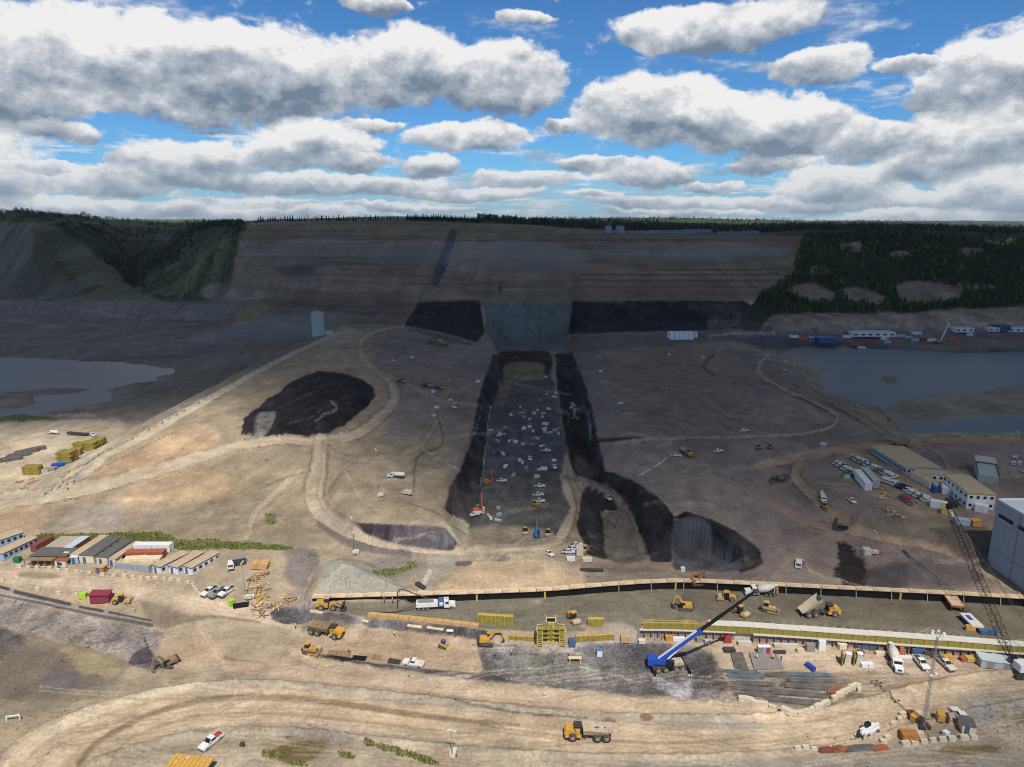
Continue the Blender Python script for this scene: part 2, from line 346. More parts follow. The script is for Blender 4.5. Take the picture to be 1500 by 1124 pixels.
def paint(poly, c, f=3, jit=8, a=1.0, cls=None, var=.12, rock=None, smooth=True, rag=0):
    p = smooth_line(list(poly) + [poly[0]], 4)[:-1] if smooth else np.array(poly, float); m = f + jit
    idx = np.where((PX > p[:, 0].min() - m) & (PX < p[:, 0].max() + m) & (PY > p[:, 1].min() - m) & (PY < p[:, 1].max() + m))[0]
    if not len(idx): return
    x = PX[idx] + PXw[idx] * jit; y = PY[idx] + PYw[idx] * jit * .6
    d = sd_poly(x, y, p); w = sstep(d, -f, f) * a
    if rag:
        n = fbm(Xr[idx] * .12, Yr[idx] * .12, 4, int(p[0, 0]) % 50); w = w * sstep(n, .5 - .25 * (1 - rag), .5 + .15)
    blend(idx, w, c, var, len(p))
    if cls: CLS[idx[d > 0]] = cls_id(cls)
    if rock is not None: ROCK[idx] = ROCK[idx] * (1 - w) + rock * w
BERM = np.zeros(len(Xr), np.float32)
def stroke(line, c, f=.35, a=1.0, cls=None, streak=.18, jit=4, var=.08, edge=None, berm=0.0):
    p = smooth_line(line, 6); m = p[:, 2].max() * 1.3 + jit
    idx = np.where((PX > p[:, 0].min() - m) & (PX < p[:, 0].max() + m) & (PY > p[:, 1].min() - m) & (PY < p[:, 1].max() + m))[0]
    if not len(idx): return
    x = PX[idx] + PXw[idx] * jit; y = PY[idx] + PYw[idx] * jit * .6
    # widths are across the line, foreshortened on the ground
    d, lat, arc, w_ = sd_line(x, y, p); hw = w_ * .5
    w = (1 - sstep(d / hw, 1 - f, 1 + f)) * a
    k = (d < hw * 1.6); idx, w, d, lat, arc, hw = idx[k], w[k], d[k], lat[k], arc[k], hw[k]
    s = 1 + streak * 2 * (fbm(lat / hw * 3.5 + 9, arc * .006, 4, 71) - .5) + streak * .8 * (fbm(arc * .05, lat * .3, 3, 72) - .5) + streak * 2.0 * (fbm(lat / hw * 11 + 3, arc * .01, 3, 73) - .5)
    cc = np.array(lin(c), np.float32)[None, :] * s[:, None]
    COL[idx] = COL[idx] * (1 - w[:, None]) + cc * w[:, None]
    if berm: BERM[idx] = np.maximum(BERM[idx], berm * np.exp(-((d / hw - 1.1) / .14) ** 2) * (.35 + 1.1 * fbm(arc * .06, lat * .1, 3, 76)))
    if edge is not None:
        e = np.exp(-((d / hw - 1.08) / .16) ** 2) * .7 * a * sstep(fbm(arc * .03, lat * .02, 3, 75), .38, .6)
        COL[idx] = COL[idx] * (1 - e[:, None]) + np.array(lin(edge), np.float32)[None, :] * e[:, None]
    if cls: CLS[idx[d < hw]] = cls_id(cls)
exec_paint = True
SAND, ROAD, MAUVE, GREY, OLIVE = (168, 150, 124), (188, 169, 142), (145, 129, 116), (140, 132, 126), (128, 118, 98)
blend(np.arange(len(Xr)), np.ones(len(Xr), np.float32), SAND, .14)
BIG = fbm(Xr * .012, Yr * .012, 4, 90); MED = fbm(Xr * .05, Yr * .09, 4, 92)
def tint(mask, c, a):
    w = np.clip(mask, 0, 1) * a; COL[:] = COL * (1 - w[:, None]) + np.array(lin(c), np.float32) * w[:, None]
tint((PY > 560) * (PY < 800) * (PX < 720), (160, 142, 114), .45); tint(sstep(BIG, .5, .7) * (PY > 560), (184, 154, 120), .5); tint(sstep(MED, .55, .75) * (PY > 560), (150, 140, 124), .5)
# --- middle distance: fills, flats
paint([(560, 480), (700, 470), (730, 510), (700, 600), (690, 700), (655, 745), (600, 690), (560, 640), (575, 590), (545, 545)], MAUVE, 10, 16)
paint([(830, 515), (1000, 490), (1110, 515), (1310, 645), (1180, 690), (1110, 700), (1130, 800), (1115, 855), (1010, 850), (1120, 800), (985, 750), (890, 690), (870, 640)], MAUVE, 8, 14)
paint([(1110, 690), (1320, 640), (1600, 640), (1600, 860), (1400, 860), (1100, 860)], (142, 125, 115), 10, 14)
paint([(880, 640), (1300, 625), (1310, 645), (1150, 680), (900, 690)], (150, 132, 122), 8, 14, .6)
paint([(900, 520), (1050, 515), (1110, 560), (1000, 600), (900, 590)], (152, 134, 112), 10, 20, .5)
paint([(480, 690), (560, 650), (650, 640), (650, 745), (640, 770), (520, 762)], (158, 142, 116), 8, 14, .8)
paint([(-600, 436), (330, 438), (480, 470), (470, 500), (300, 580), (190, 620), (-600, 640)], (132, 122, 113), 6, 14)
paint([(-600, 440), (0, 438), (200, 450), (330, 470), (320, 490), (0, 520), (-600, 520)], (138, 125, 116), 6, 12, .8)
for q in ([(100, 450, 3), (170, 462, 3), (290, 476, 3)], [(0, 500, 2), (100, 508, 2), (250, 500, 2), (400, 490, 2)], [(150, 560, 2), (260, 530, 2), (380, 512, 2)], [(0, 470, 2), (120, 478, 2), (230, 470, 2)]): stroke(q, (162, 148, 132), a=.6, jit=6, streak=.4)
for q in ([(-20, 524, 3), (120, 530, 3), (260, 522, 3)], [(220, 470, 5), (310, 472, 7), (318, 466, 4)], [(200, 600, 3), (250, 580, 3), (330, 545, 3)], [(60, 606, 3), (150, 600, 3), (200, 590, 2)]): stroke(q, (92, 84, 80), a=.6, jit=8, streak=.6)
paint([(250, 545), (330, 520), (470, 490), (420, 520), (300, 585), (200, 615), (60, 612), (150, 600), (230, 575)], (134, 124, 108), 6, 12, .8)
paint([(-40, 606), (40, 608), (80, 612), (70, 618), (-40, 618)], (74, 92, 52), 2, 4)
paint([(390, 455), (430, 440), (600, 440), (600, 476), (480, 480), (400, 470)], (134, 122, 110), 4, 8)
paint([(1050, 480), (1600, 478), (1600, 505), (1300, 512), (1160, 505), (1080, 500)], (132, 116, 108), 4, 10)
paint([(1060, 492), (1100, 488), (1200, 498), (1400, 512), (1600, 500), (1600, 520), (1400, 535), (1200, 520), (1100, 508)], (92, 90, 92), 4, 8, .9)
paint([(1180, 545), (1330, 560), (1600, 545), (1600, 640), (1320, 640), (1250, 600)], (158, 145, 120), 6, 10)
# --- left sunlit apron, orange patches
paint([(-60, 625), (180, 618), (110, 690), (60, 720), (-60, 742)], (190, 172, 144), 5, 12)
paint([(180, 660), (290, 620), (320, 640), (300, 660), (220, 690), (130, 700)], (196, 164, 128), 6, 14, .8)
paint([(150, 740), (230, 700), (330, 690), (350, 720), (230, 745)], (194, 164, 126), 8, 20, .6)
paint([(100, 750), (170, 735), (180, 770), (110, 780)], (158, 150, 140), 6, 16, .6)
paint([(0, 745), (60, 740), (60, 780), (0, 782)], (190, 160, 128), 6, 16, .6)
# --- roads of the middle distance
stroke([(-80, 745, 22), (60, 730, 21), (160, 710, 19), (260, 682, 17), (340, 658, 14), (400, 647, 13), (470, 647, 13), (520, 638, 14), (556, 612, 15), (577, 586, 13), (572, 560, 11), (546, 540, 9), (530, 520, 9), (530, 500, 8), (556, 484, 6), (600, 477, 4)], ROAD, cls='haul_road', edge=(124, 110, 92), berm=1.3)
stroke([(470, 648, 18), (466, 690, 24), (459, 720, 28), (468, 748, 28), (500, 773, 24), (550, 793, 19), (620, 806, 16), (690, 810, 15), (760, 806, 15), (800, 800, 18), (825, 780, 20), (834, 740, 18), (822, 700, 16), (815, 655, 10)], ROAD, cls='haul_road', edge=(120, 108, 92), berm=1.2)
stroke([(478, 660, 8), (505, 672, 9), (560, 674, 9), (612, 655, 8), (645, 612, 6)], (172, 156, 130), a=.8, berm=.9, edge=(108, 96, 78))
stroke([(360, 790, 8), (372, 755, 9), (405, 722, 8), (440, 690, 6)], (184, 166, 142), a=.8, berm=.8, edge=(120, 106, 88))
stroke([(300, 730, 6), (360, 700, 6), (430, 660, 5)], (190, 168, 138), a=.4)
stroke([(100, 694, 13), (128, 676, 13), (200, 644, 12), (300, 588, 9), (400, 533, 7), (470, 500, 5), (520, 482, 3)], (196, 180, 154), cls='crest_road', streak=.1)
stroke([(60, 735, 8), (130, 690, 10), (150, 675, 6)], (206, 192, 168), a=.8)
stroke([(548, 542, 6), (600, 565, 6), (650, 588, 6), (697, 594, 5)], (178, 152, 128), cls='dirt_track', a=.9, berm=.8, edge=(104, 92, 80))
stroke([(640, 600, 3), (648, 650, 3), (612, 670, 3), (606, 720, 2)], (100, 90, 80), a=.8)
stroke([(618, 658, 3), (650, 676, 3), (676, 690, 2.5)], (176, 166, 140), a=.8, jit=0)
stroke([(600, 738, 2), (640, 752, 2), (668, 772, 2)], (110, 100, 84), a=.7)
stroke([(827, 655, 6), (900, 648, 5), (1000, 642, 4.5), (1100, 640, 4), (1200, 632, 4), (1228, 612, 5), (1190, 590, 5), (1130, 560, 5), (1110, 540, 5), (1126, 520, 4)], (188, 170, 146), cls='dirt_track', a=.85, berm=.9, edge=(110, 96, 86))
stroke([(1040, 535, 4), (1075, 570, 4), (1105, 608, 4), (1150, 620, 3)], (166, 148, 124), a=.7, berm=.7, edge=(110, 96, 84))
stroke([(1120, 540, 5), (1190, 575, 6), (1260, 612, 7), (1310, 646, 9)], (160, 142, 122), a=.75, cls='crest_road', berm=1.2, edge=(96, 84, 76))
stroke([(1560, 648, 12), (1400, 646, 11), (1320, 652, 11), (1250, 658, 12), (1150, 676, 12), (1100, 688, 10), (1075, 697, 6)], (172, 146, 118), cls='dirt_road', edge=(96, 84, 72), berm=1.2)
stroke([(1175, 680, 14), (1166, 700, 15), (1190, 728, 15), (1228, 758, 16), (1248, 776, 17), (1300, 790, 14), (1380, 806, 14), (1440, 835, 18), (1540, 880, 22)], (166, 142, 116), cls='dirt_road', edge=(92, 80, 70), berm=1.0)
stroke([(1060, 694, 6), (1090, 705, 8), (1130, 735, 9), (1170, 760, 10), (1225, 776, 12)], (162, 138, 114), cls='dirt_road', edge=(96, 84, 72), a=.9)
stroke([(1225, 782, 14), (1182, 800, 13), (1144, 838, 13), (1120, 862, 14)], (156, 138, 116), a=.8, cls='dirt_road')
stroke([(1000, 560, 4), (1040, 590, 4), (1080, 612, 4), (1120, 600, 4)], (164, 146, 122), a=.7); stroke([(880, 560, 3), (960, 575, 3), (1040, 560, 3)], (160, 142, 120), a=.5); stroke([(900, 600, 3), (980, 610, 3), (1060, 640, 3)], (112, 98, 88), a=.5)
stroke([(1045, 520, 5), (1030, 535, 5), (1045, 550, 4)], (92, 82, 66), a=.7); stroke([(1170, 582, 4), (1195, 595, 4), (1212, 604, 3)], (92, 84, 72), a=.8, jit=6, streak=.6)
stroke([(560, 700, 3), (610, 690, 3), (640, 665, 3)], (120, 106, 86), a=.5); stroke([(505, 690, 3), (530, 730, 3), (560, 752, 3)], (184, 168, 138), a=.5); stroke([(380, 715, 4), (420, 700, 4), (455, 690, 3)], (112, 100, 82), a=.5, streak=.5)
stroke([(1340, 642, 5), (1380, 668, 7), (1395, 700, 8)], (158, 140, 118), a=.8, berm=.8, edge=(104, 92, 78))
stroke([(935, 697, 1.6), (960, 683, 1.6), (977, 671, 1.6)], (214, 206, 192), a=.9, jit=0, streak=0)
stroke([(1150, 700, 12), (1130, 705, 9)], (86, 72, 62), a=.8)
paint([(1050, 690), (1080, 682), (1100, 690), (1075, 698)], (150, 142, 138), 3, 5)
# --- parking terrace
paint([(1225, 670), (1275, 660), (1400, 745), (1430, 790), (1370, 770), (1300, 738), (1235, 700)], (158, 138, 112), 4, 8, .8)
paint([(1262, 758), (1330, 755), (1400, 765), (1400, 800), (1330, 785), (1270, 775)], (118, 108, 88), 5, 10, .7)
paint([(1365, 775), (1445, 770), (1445, 830), (1400, 815)], (96, 84, 74), 5, 8, .8)
paint([(1226, 796), (1240, 794), (1246, 806), (1268, 822), (1274, 846), (1262, 862), (1230, 860), (1222, 838), (1228, 820)], (44, 35, 33), 2.5, 18, .95, smooth=False, rock=1)
paint([(1268, 835), (1330, 825), (1350, 850), (1300, 868), (1265, 862)], (78, 72, 74), 5, 12, .9)
paint([(1330, 820), (1400, 815), (1440, 850), (1340, 866)], (110, 104, 100), 5, 12, .7)
# --- dark pile, trench, pits
BLACK, SHALE = (50, 47, 48), (72, 68, 70)
paint(PILE_PX, (46, 43, 45), 1.2, 6, cls='dark_stockpile', rock=1, var=.35, smooth=False)
for q in ([(395, 600, 3), (440, 585, 3), (480, 560, 2)], [(400, 628, 2), (450, 612, 3), (510, 580, 2)], [(420, 575, 2), (470, 552, 2)]): stroke(q, (76, 70, 70), a=.6, jit=6, streak=.6)
paint([(372, 642), (374, 618), (384, 604), (402, 605), (398, 620), (386, 642)], (128, 122, 116), 3, 4)
paint([(733, 512), (800, 512), (812, 560), (830, 655), (820, 700), (835, 745), (815, 785), (760, 800), (690, 785), (700, 720), (712, 640), (722, 560)], (100, 96, 97), 2, 6, cls='trench_floor', rock=.8, var=.3, smooth=False)
paint([(725, 585), (740, 560), (800, 556), (812, 600), (790, 640), (720, 650)], (98, 90, 86), 6, 12, .6, rock=.7)
paint([(715, 630), (820, 620), (820, 690), (712, 690)], (86, 88, 98), 8, 16, .6, rock=1)
paint([(700, 700), (810, 690), (815, 770), (700, 770)], (100, 98, 90), 8, 16, .7)
paint([(688, 772), (760, 770), (800, 778), (815, 790), (760, 802), (700, 800)], (150, 138, 118), 4, 8, cls='ground', rock=.2)
paint([(726, 588), (735, 562), (760, 552), (790, 555), (760, 560), (745, 580), (735, 595)], (136, 120, 100), 3, 5)
paint([(738, 552), (742, 534), (792, 534), (795, 556)], (128, 122, 88), 2, 3, cls='trench_floor')
paint([(728, 556), (732, 516), (802, 514), (806, 545), (796, 548), (794, 532), (742, 532), (737, 556)], (66, 46, 42), 2, 3, cls='trench_slope')
paint([(722, 520), (732, 520), (728, 570), (722, 590), (714, 640), (706, 700), (698, 760), (686, 778), (652, 745), (660, 712), (674, 690), (690, 640), (700, 588), (712, 550)], (62, 59, 61), 2, 4, cls='trench_slope', rock=1, var=.3, smooth=False)
paint([(655, 715), (690, 690), (700, 745), (690, 775), (660, 745)], (84, 78, 72), 5, 10, .6)
stroke([(718, 596, 1.6), (713, 640, 1.8), (706, 700, 2), (702, 712, 2)], (170, 168, 164), jit=2, streak=.3, a=.8)
stroke([(706, 590, 1.2), (700, 620, 1.5), (688, 650, 1.4), (682, 660, 1)], (168, 164, 158), jit=2, streak=.3, a=.6)
paint([(812, 518), (838, 516), (860, 572), (870, 612), (878, 650), (888, 690), (922, 700), (962, 726), (988, 757), (990, 790), (984, 824), (952, 822), (925, 750), (885, 748), (895, 820), (880, 820), (860, 812), (845, 770), (850, 735), (856, 716), (838, 690), (828, 640), (818, 580)], (58, 55, 56), 1.5, 5, cls='pit_slope', rock=1, var=.35, smooth=False)
stroke([(838, 592, 4), (845, 612, 4)], (190, 192, 196), a=.7, jit=6, streak=.6); stroke([(852, 590, 1.5), (862, 615, 2), (866, 640, 5)], (150, 160, 172), a=.7, jit=3)
paint([(842, 668), (880, 690), (860, 704), (842, 700)], (98, 88, 82), 3, 5)
paint([(830, 648), (900, 641), (950, 640), (900, 647), (830, 653)], (64, 58, 54), 1.5, 3)  # thin shadow line across the right fill, painted dark into the ground colour
stroke([(826, 699, 8), (866, 708, 8), (898, 723, 10), (914, 748, 13)], (134, 120, 104), a=.95, streak=.1)
paint([(880, 752), (920, 749), (932, 775), (948, 818), (893, 822), (884, 780)], (126, 116, 104), 2, 4, cls='pit_floor', var=.06)
stroke([(884, 760, 1.2), (897, 768, 1.2), (900, 774, 1.2), (905, 758, 1.2), (911, 754, 1.2)], (56, 50, 46), jit=0, streak=0, a=.8)
paint([(986, 757), (1003, 749), (1045, 762), (1085, 783), (1113, 804), (1118, 826), (1085, 842), (1072, 826), (1030, 772)], (58, 55, 55), 1.5, 5, cls='pit_slope', rock=1, var=.3, smooth=False)
paint([(987, 760), (1025, 758), (1050, 785), (1075, 820), (1082, 836), (1000, 836), (985, 822)], (94, 94, 98), 3, 6, cls='pit_floor', rock=.7, var=.2)
paint([(955, 800), (975, 782), (975, 815), (958, 818)], (150, 148, 148), 2, 6, .7, rag=.4)
paint([(860, 780), (880, 785), (885, 815), (865, 812)], (130, 128, 126), 3, 10, .5, rag=.4)
# --- nose of the left fill: concrete ramp and dark face
paint([(518, 766), (560, 768), (655, 774), (668, 803), (640, 806), (570, 795), (530, 778)], (96, 88, 92), 2, 4, cls='fill_face', var=.2)
paint([(530, 772), (560, 770), (570, 778)], (160, 154, 150), 3, 6, .5, rag=.4); paint([(620, 780), (650, 778), (665, 800), (640, 800)], (150, 146, 146), 3, 10, .5, rag=.4)
paint([(653, 774), (664, 752), (688, 768), (684, 806), (680, 807)], (178, 168, 140), 1.5, 2, cls='concrete_ramp', var=.05, smooth=False)
stroke([(655, 766, 1.5), (683, 784, 1.5)], (110, 100, 84), jit=0, a=.7)
# --- ground in front of the trench
paint([(690, 825), (760, 815), (860, 825), (840, 862), (690, 868), (640, 868)], (196, 170, 135), 4, 10, .9)
for i in range(26): stroke([(705 + i * 6, 822 + (i % 3), 1.2), (700 + i * 6.3, 862, 1.6)], (190, 158, 120) if i % 2 else (214, 188, 150), a=.35, jit=3, streak=0)
paint([(850, 822), (1000, 838), (1120, 845), (1110, 862), (1000, 856), (870, 860)], (136, 124, 110), 5, 10, .9)
stroke([(690, 815, 12), (800, 815, 12), (870, 830, 8), (980, 838, 8)], (150, 136, 118), a=.6)
paint([(665, 818), (705, 814), (760, 815), (740, 822), (690, 826)], (112, 104, 86), 2, 6, .7, rag=.6)
paint([(630, 815), (668, 812), (665, 835), (635, 838)], (158, 152, 140), 3, 5, .9)
paint([(668, 823), (690, 822), (688, 829), (668, 830)], (104, 100, 98), 1.5, 2)
stroke([(630, 836, 6), (622, 852, 6), (618, 866, 6)], (188, 182, 172), a=.9)
paint([(528, 835), (545, 822), (600, 812), (625, 820), (620, 835), (590, 846), (560, 846)], (134, 126, 116), 4, 8, .9)
paint([(545, 836), (590, 832), (604, 824), (612, 830), (580, 842), (552, 842)], (102, 112, 60), 2, 6, .9, rag=.7)
stroke([(470, 770, 10), (520, 800, 10), (600, 812, 8)], (104, 98, 100), a=.7)
paint([(415, 800), (460, 805), (470, 835), (440, 862), (420, 850)], (126, 118, 112), 5, 10, .9)
paint([(400, 800), (412, 800), (420, 803), (400, 806)], (86, 110, 44), 1.5, 3)
paint([(446, 868), (462, 832), (500, 822), (540, 828), (572, 846), (600, 870), (520, 878), (450, 880)], (164, 158, 142), 3, 6, cls='gravel_stockpile', var=.1)
paint([(445, 868), (462, 834), (474, 834), (462, 862), (450, 876)], (176, 146, 116), 3, 5, .7)
# --- grass strip behind the cabins
paint([(55, 786), (100, 783), (230, 781), (262, 790), (330, 794), (420, 799), (418, 806), (330, 803), (262, 806), (245, 796), (180, 793), (60, 793)], (98, 114, 52), 2, 5, var=.3)
paint([(240, 784), (290, 788), (330, 797), (260, 796)], (170, 160, 108), 3, 6, .6)
paint([(388, 756), (400, 754), (404, 766), (392, 768)], (104, 114, 66), 2, 6, .8, rag=.5)
# --- camp yard and the left foreground
stroke([(-40, 840, 20), (100, 852, 20), (220, 868, 20), (300, 885, 22), (400, 905, 20), (480, 935, 16)], (196, 174, 148), f=.6, a=.8)
paint([(30, 838), (60, 838), (95, 844), (60, 848), (30, 845)], (132, 118, 98), 2, 5, .8); paint([(130, 838), (190, 844), (180, 848), (120, 842)], (124, 112, 96), 2, 5, .7)
paint([(205, 878), (240, 888), (265, 898), (300, 905), (270, 912), (240, 920), (215, 905)], (128, 112, 94), 3, 8, .85)
stroke([(265, 910, 5), (310, 903, 5), (380, 912, 4)], (136, 120, 100), a=.8)
paint([(-60, 872), (0, 876), (100, 896), (205, 918), (240, 930), (225, 955), (195, 968), (120, 945), (40, 925), (-60, 905)], (146, 136, 126), 3, 8, cls='rock_floor', rock=.8, var=.2)
paint([(60, 925), (110, 918), (200, 940), (195, 955), (120, 945)], (118, 112, 112), 3, 12, .7, rag=.5, rock=1)
paint([(120, 905), (160, 912), (200, 930), (150, 925)], (170, 160, 150), 3, 10, .5, rag=.5)
stroke([(-40, 855, 7), (0, 863, 8), (60, 878, 8), (120, 890, 8), (200, 910, 6), (222, 914, 5)], (146, 138, 128), a=.9)
stroke([(0, 860, 4), (12, 863, 5)], (58, 58, 64), jit=1); stroke([(22, 867, 6), (60, 876, 6), (102, 885, 5)], (64, 64, 70), jit=2, a=.95); stroke([(117, 889, 4), (150, 895, 4)], (70, 70, 74), jit=2); stroke([(160, 897, 3), (220, 909, 3)], (72, 72, 74), jit=2)
stroke([(-20, 868, 3), (60, 884, 4), (150, 903, 5), (222, 916, 6)], (84, 82, 78), jit=2, a=.9)
paint([(186, 972), (198, 958), (214, 950), (226, 960), (236, 978), (212, 981)], (84, 80, 82), 2, 5, rock=1)
stroke([(212, 935, 2), (216, 948, 4), (220, 960, 4)], (74, 68, 68), jit=3)
paint([(-60, 905), (40, 928), (130, 948), (185, 968), (170, 1000), (110, 1030), (60, 1044), (-60, 1050)], (138, 126, 104), 4, 10, .9)
paint([(-60, 920), (20, 925), (38, 945), (20, 965), (-60, 970)], (92, 88, 86), 4, 12, .9, rock=1); paint([(20, 940), (130, 965), (150, 1000), (60, 1030), (-20, 1010)], (116, 106, 92), 8, 25, .8)
paint([(55, 990), (85, 980), (115, 990), (108, 1008), (75, 1010)], (104, 98, 98), 4, 12, .8); paint([(85, 945), (160, 965), (170, 990), (120, 985)], (176, 158, 116), 6, 16, .6)
paint([(240, 948), (300, 935), (330, 970), (240, 975)], (190, 162, 132), 6, 14, .7); stroke([(290, 915, 10), (310, 945, 10), (325, 968, 10)], (188, 162, 138), a=.7, streak=.35)
paint([(328, 962), (345, 966), (392, 972), (385, 984), (345, 982), (332, 975)], (132, 112, 92), 2, 4, .9)
# --- rcc floor, pads
paint([(452, 892), (460, 884), (600, 880), (700, 877), (800, 873), (870, 867), (940, 862), (1060, 862), (1200, 869), (1300, 874), (1400, 879), (1560, 890), (1560, 943), (1400, 931), (1200, 917), (1000, 908), (940, 907), (935, 922), (870, 924), (800, 926), (705, 921), (545, 905)], (122, 115, 97), 1.5, 3, cls='concrete_floor', var=.1, smooth=False)
paint([(1000, 868), (1500, 893), (1560, 905), (1560, 930), (1300, 915), (1000, 900)], (112, 104, 88), 5, 14, .8)
stroke([(720, 915, 3), (780, 905, 3), (880, 900, 3), (935, 898, 3)], (140, 130, 110), a=.5); stroke([(600, 890, 8), (720, 888, 8), (850, 882, 8)], (130, 124, 106), a=.5, streak=.3)
paint([(790, 880), (850, 872), (900, 880), (920, 895), (850, 895)], (110, 104, 88), 5, 14, .6)
stroke([(690, 874, 2), (745, 874, 2.5)], (206, 198, 184), a=.8, jit=4, streak=.5); paint([(770, 880), (795, 878), (792, 884), (775, 885)], (186, 172, 160), 2, 5, .8, rag=.4)
paint([(850, 915), (900, 912), (930, 918), (920, 926), (870, 928)], (176, 158, 144), 3, 8, .8)
paint([(395, 897), (420, 888), (455, 892), (545, 906), (705, 922), (705, 940), (620, 928), (520, 916), (440, 916), (400, 908)], (98, 92, 92), 2, 7, cls='rock_strip', rock=1, var=.3)
paint([(425, 862), (455, 872), (455, 890), (425, 888), (405, 892)], (156, 138, 128), 4, 8, .8, rock=.6)
paint([(432, 945), (470, 925), (520, 915), (620, 929), (705, 941), (700, 990), (600, 980), (520, 968), (470, 962)], (182, 159, 131), 2, 5, cls='dirt_pad', var=.1)
paint([(440, 925), (450, 912), (480, 908), (510, 914), (515, 922), (470, 928)], (142, 128, 104), 3, 6)
paint([(505, 925), (600, 925), (690, 945), (600, 938)], (170, 144, 118), 3, 8, .6)
paint([(698, 940), (760, 946), (810, 952), (845, 944), (885, 940), (960, 942), (1040, 955), (1062, 1012), (1068, 1030), (960, 1024), (800, 1006), (700, 997), (600, 985), (520, 975), (515, 968), (600, 978), (700, 988)], (112, 107, 105), 2, 6, cls='rock_floor', rock=.8, var=.18)
paint([(760, 955), (860, 960), (850, 990), (760, 990)], (126, 124, 114), 8, 20, .7); paint([(870, 945), (960, 945), (1050, 965), (1060, 1020), (960, 1015), (900, 970)], (94, 89, 90), 8, 16, .7, rock=1)
paint([(960, 985), (1010, 985), (1010, 1020), (975, 1018), (960, 1005)], (196, 194, 194), 4, 14, .8, rag=.6); paint([(1020, 1010), (1060, 1015), (1064, 1026), (1020, 1024)], (170, 160, 158), 3, 10, .6, rag=.5)
for k in range(5): stroke([(840 + k * 9, 975 + k * 3, 1.3), (900 + k * 14, 990 + k * 2.4, 1.5), (960 + k * 10, 1008 + k * 1.2, 1)], (158, 152, 150), a=.5, jit=6, streak=.5)
paint([(720, 948), (755, 950), (750, 972), (712, 968)], (132, 130, 126), 5, 10, .6); paint([(724, 955), (735, 958), (735, 968), (722, 966)], (92, 88, 84), 2, 3, .9)
paint([(800, 945), (850, 940), (880, 930), (940, 930), (1000, 938), (960, 944), (880, 942), (830, 955), (790, 960)], (168, 156, 146), 3, 8, .85)
paint([(1042, 940), (1180, 945), (1300, 955), (1500, 970), (1560, 990), (1560, 1010), (1400, 1000), (1250, 990), (1100, 985), (1055, 1000), (1045, 970)], (182, 161, 135), 3, 8, cls='dirt_pad')
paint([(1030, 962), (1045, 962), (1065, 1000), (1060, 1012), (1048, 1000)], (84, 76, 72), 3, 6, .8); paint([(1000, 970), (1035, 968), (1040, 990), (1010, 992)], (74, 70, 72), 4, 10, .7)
paint([(438, 963), (470, 958), (512, 962), (520, 970), (505, 974), (480, 968)], (42, 40, 42), 1.5, 5, rock=1); stroke([(515, 970, 4), (600, 980, 5), (700, 990, 6), (760, 1000, 4)], (92, 88, 88), jit=4, a=.9)
paint([(1210, 985), (1300, 985), (1400, 1000), (1340, 1015), (1250, 1050), (1200, 1052), (1260, 1012)], (138, 120, 98), 5, 10, .75)
paint([(1065, 985), (1200, 985), (1260, 1010), (1180, 1048), (1080, 1025)], (112, 104, 96), 3, 6, .8)
# --- foreground haul roads
stroke([(430, 955, 14), (520, 985, 22), (700, 1012, 26), (900, 1032, 30), (1060, 1042, 30), (1180, 1052, 26), (1240, 1048, 20)], (193, 170, 141), f=.4, streak=.12, cls='haul_road')
stroke([(330, 975, 14), (440, 985, 18), (600, 1002, 18)], (186, 162, 136), f=.5, streak=.14, a=.8)
stroke([(1560, 1005, 40), (1480, 1008, 42), (1380, 1025, 48), (1280, 1052, 52), (1180, 1072, 50), (1050, 1080, 52), (870, 1078, 56), (700, 1066, 60), (550, 1050, 62), (400, 1036, 62), (300, 1040, 64), (200, 1058, 66), (120, 1085, 70), (60, 1120, 80), (10, 1180, 90)], (192, 169, 139), f=.25, streak=.2, cls='haul_road', berm=.9)
stroke([(300, 1003, 14), (400, 1000, 13), (520, 1015, 12), (640, 1030, 12), (760, 1040, 12), (900, 1052, 12), (1050, 1058, 18), (1130, 1068, 10)], (166, 152, 132), f=.5, a=.8, streak=.3)
stroke([(115, 1120, 9), (140, 1090, 9), (200, 1056, 9), (260, 1034, 9), (330, 1022, 9), (420, 1022, 9), (520, 1034, 9), (640, 1052, 8), (760, 1062, 5)], (134, 112, 84), f=.5, a=.85, streak=.3)
stroke([(160, 1124, 4), (180, 1090, 4), (240, 1062, 4), (330, 1045, 3), (480, 1052, 4), (600, 1066, 4), (700, 1076, 3)], (152, 128, 96), f=.5, a=.6, streak=.4)
stroke([(30, 1110, 12), (80, 1070, 12), (180, 1030, 12), (280, 1008, 9)], (214, 196, 168), f=.6, a=.6)
stroke([(700, 1062, 4), (800, 1076, 4), (900, 1086, 5), (1000, 1088, 5), (1100, 1080, 4)], (148, 130, 102), f=.5, a=.7, streak=.4)
stroke([(660, 1028, 2.5), (700, 1036, 3), (770, 1046, 3), (860, 1052, 2)], (98, 90, 84), a=.8, jit=5, streak=.5)
for q in [(893, 1056), (948, 1053)]: paint([(q[0] - 11, q[1] - 2), (q[0], q[1] - 4), (q[0] + 10, q[1]), (q[0] + 4, q[1] + 3), (q[0] - 8, q[1] + 3)], (128, 104, 78), 1, 3)
paint([(1030, 1050), (1120, 1058), (1110, 1072), (1030, 1068), (960, 1062)], (158, 146, 134), 4, 12, .7)
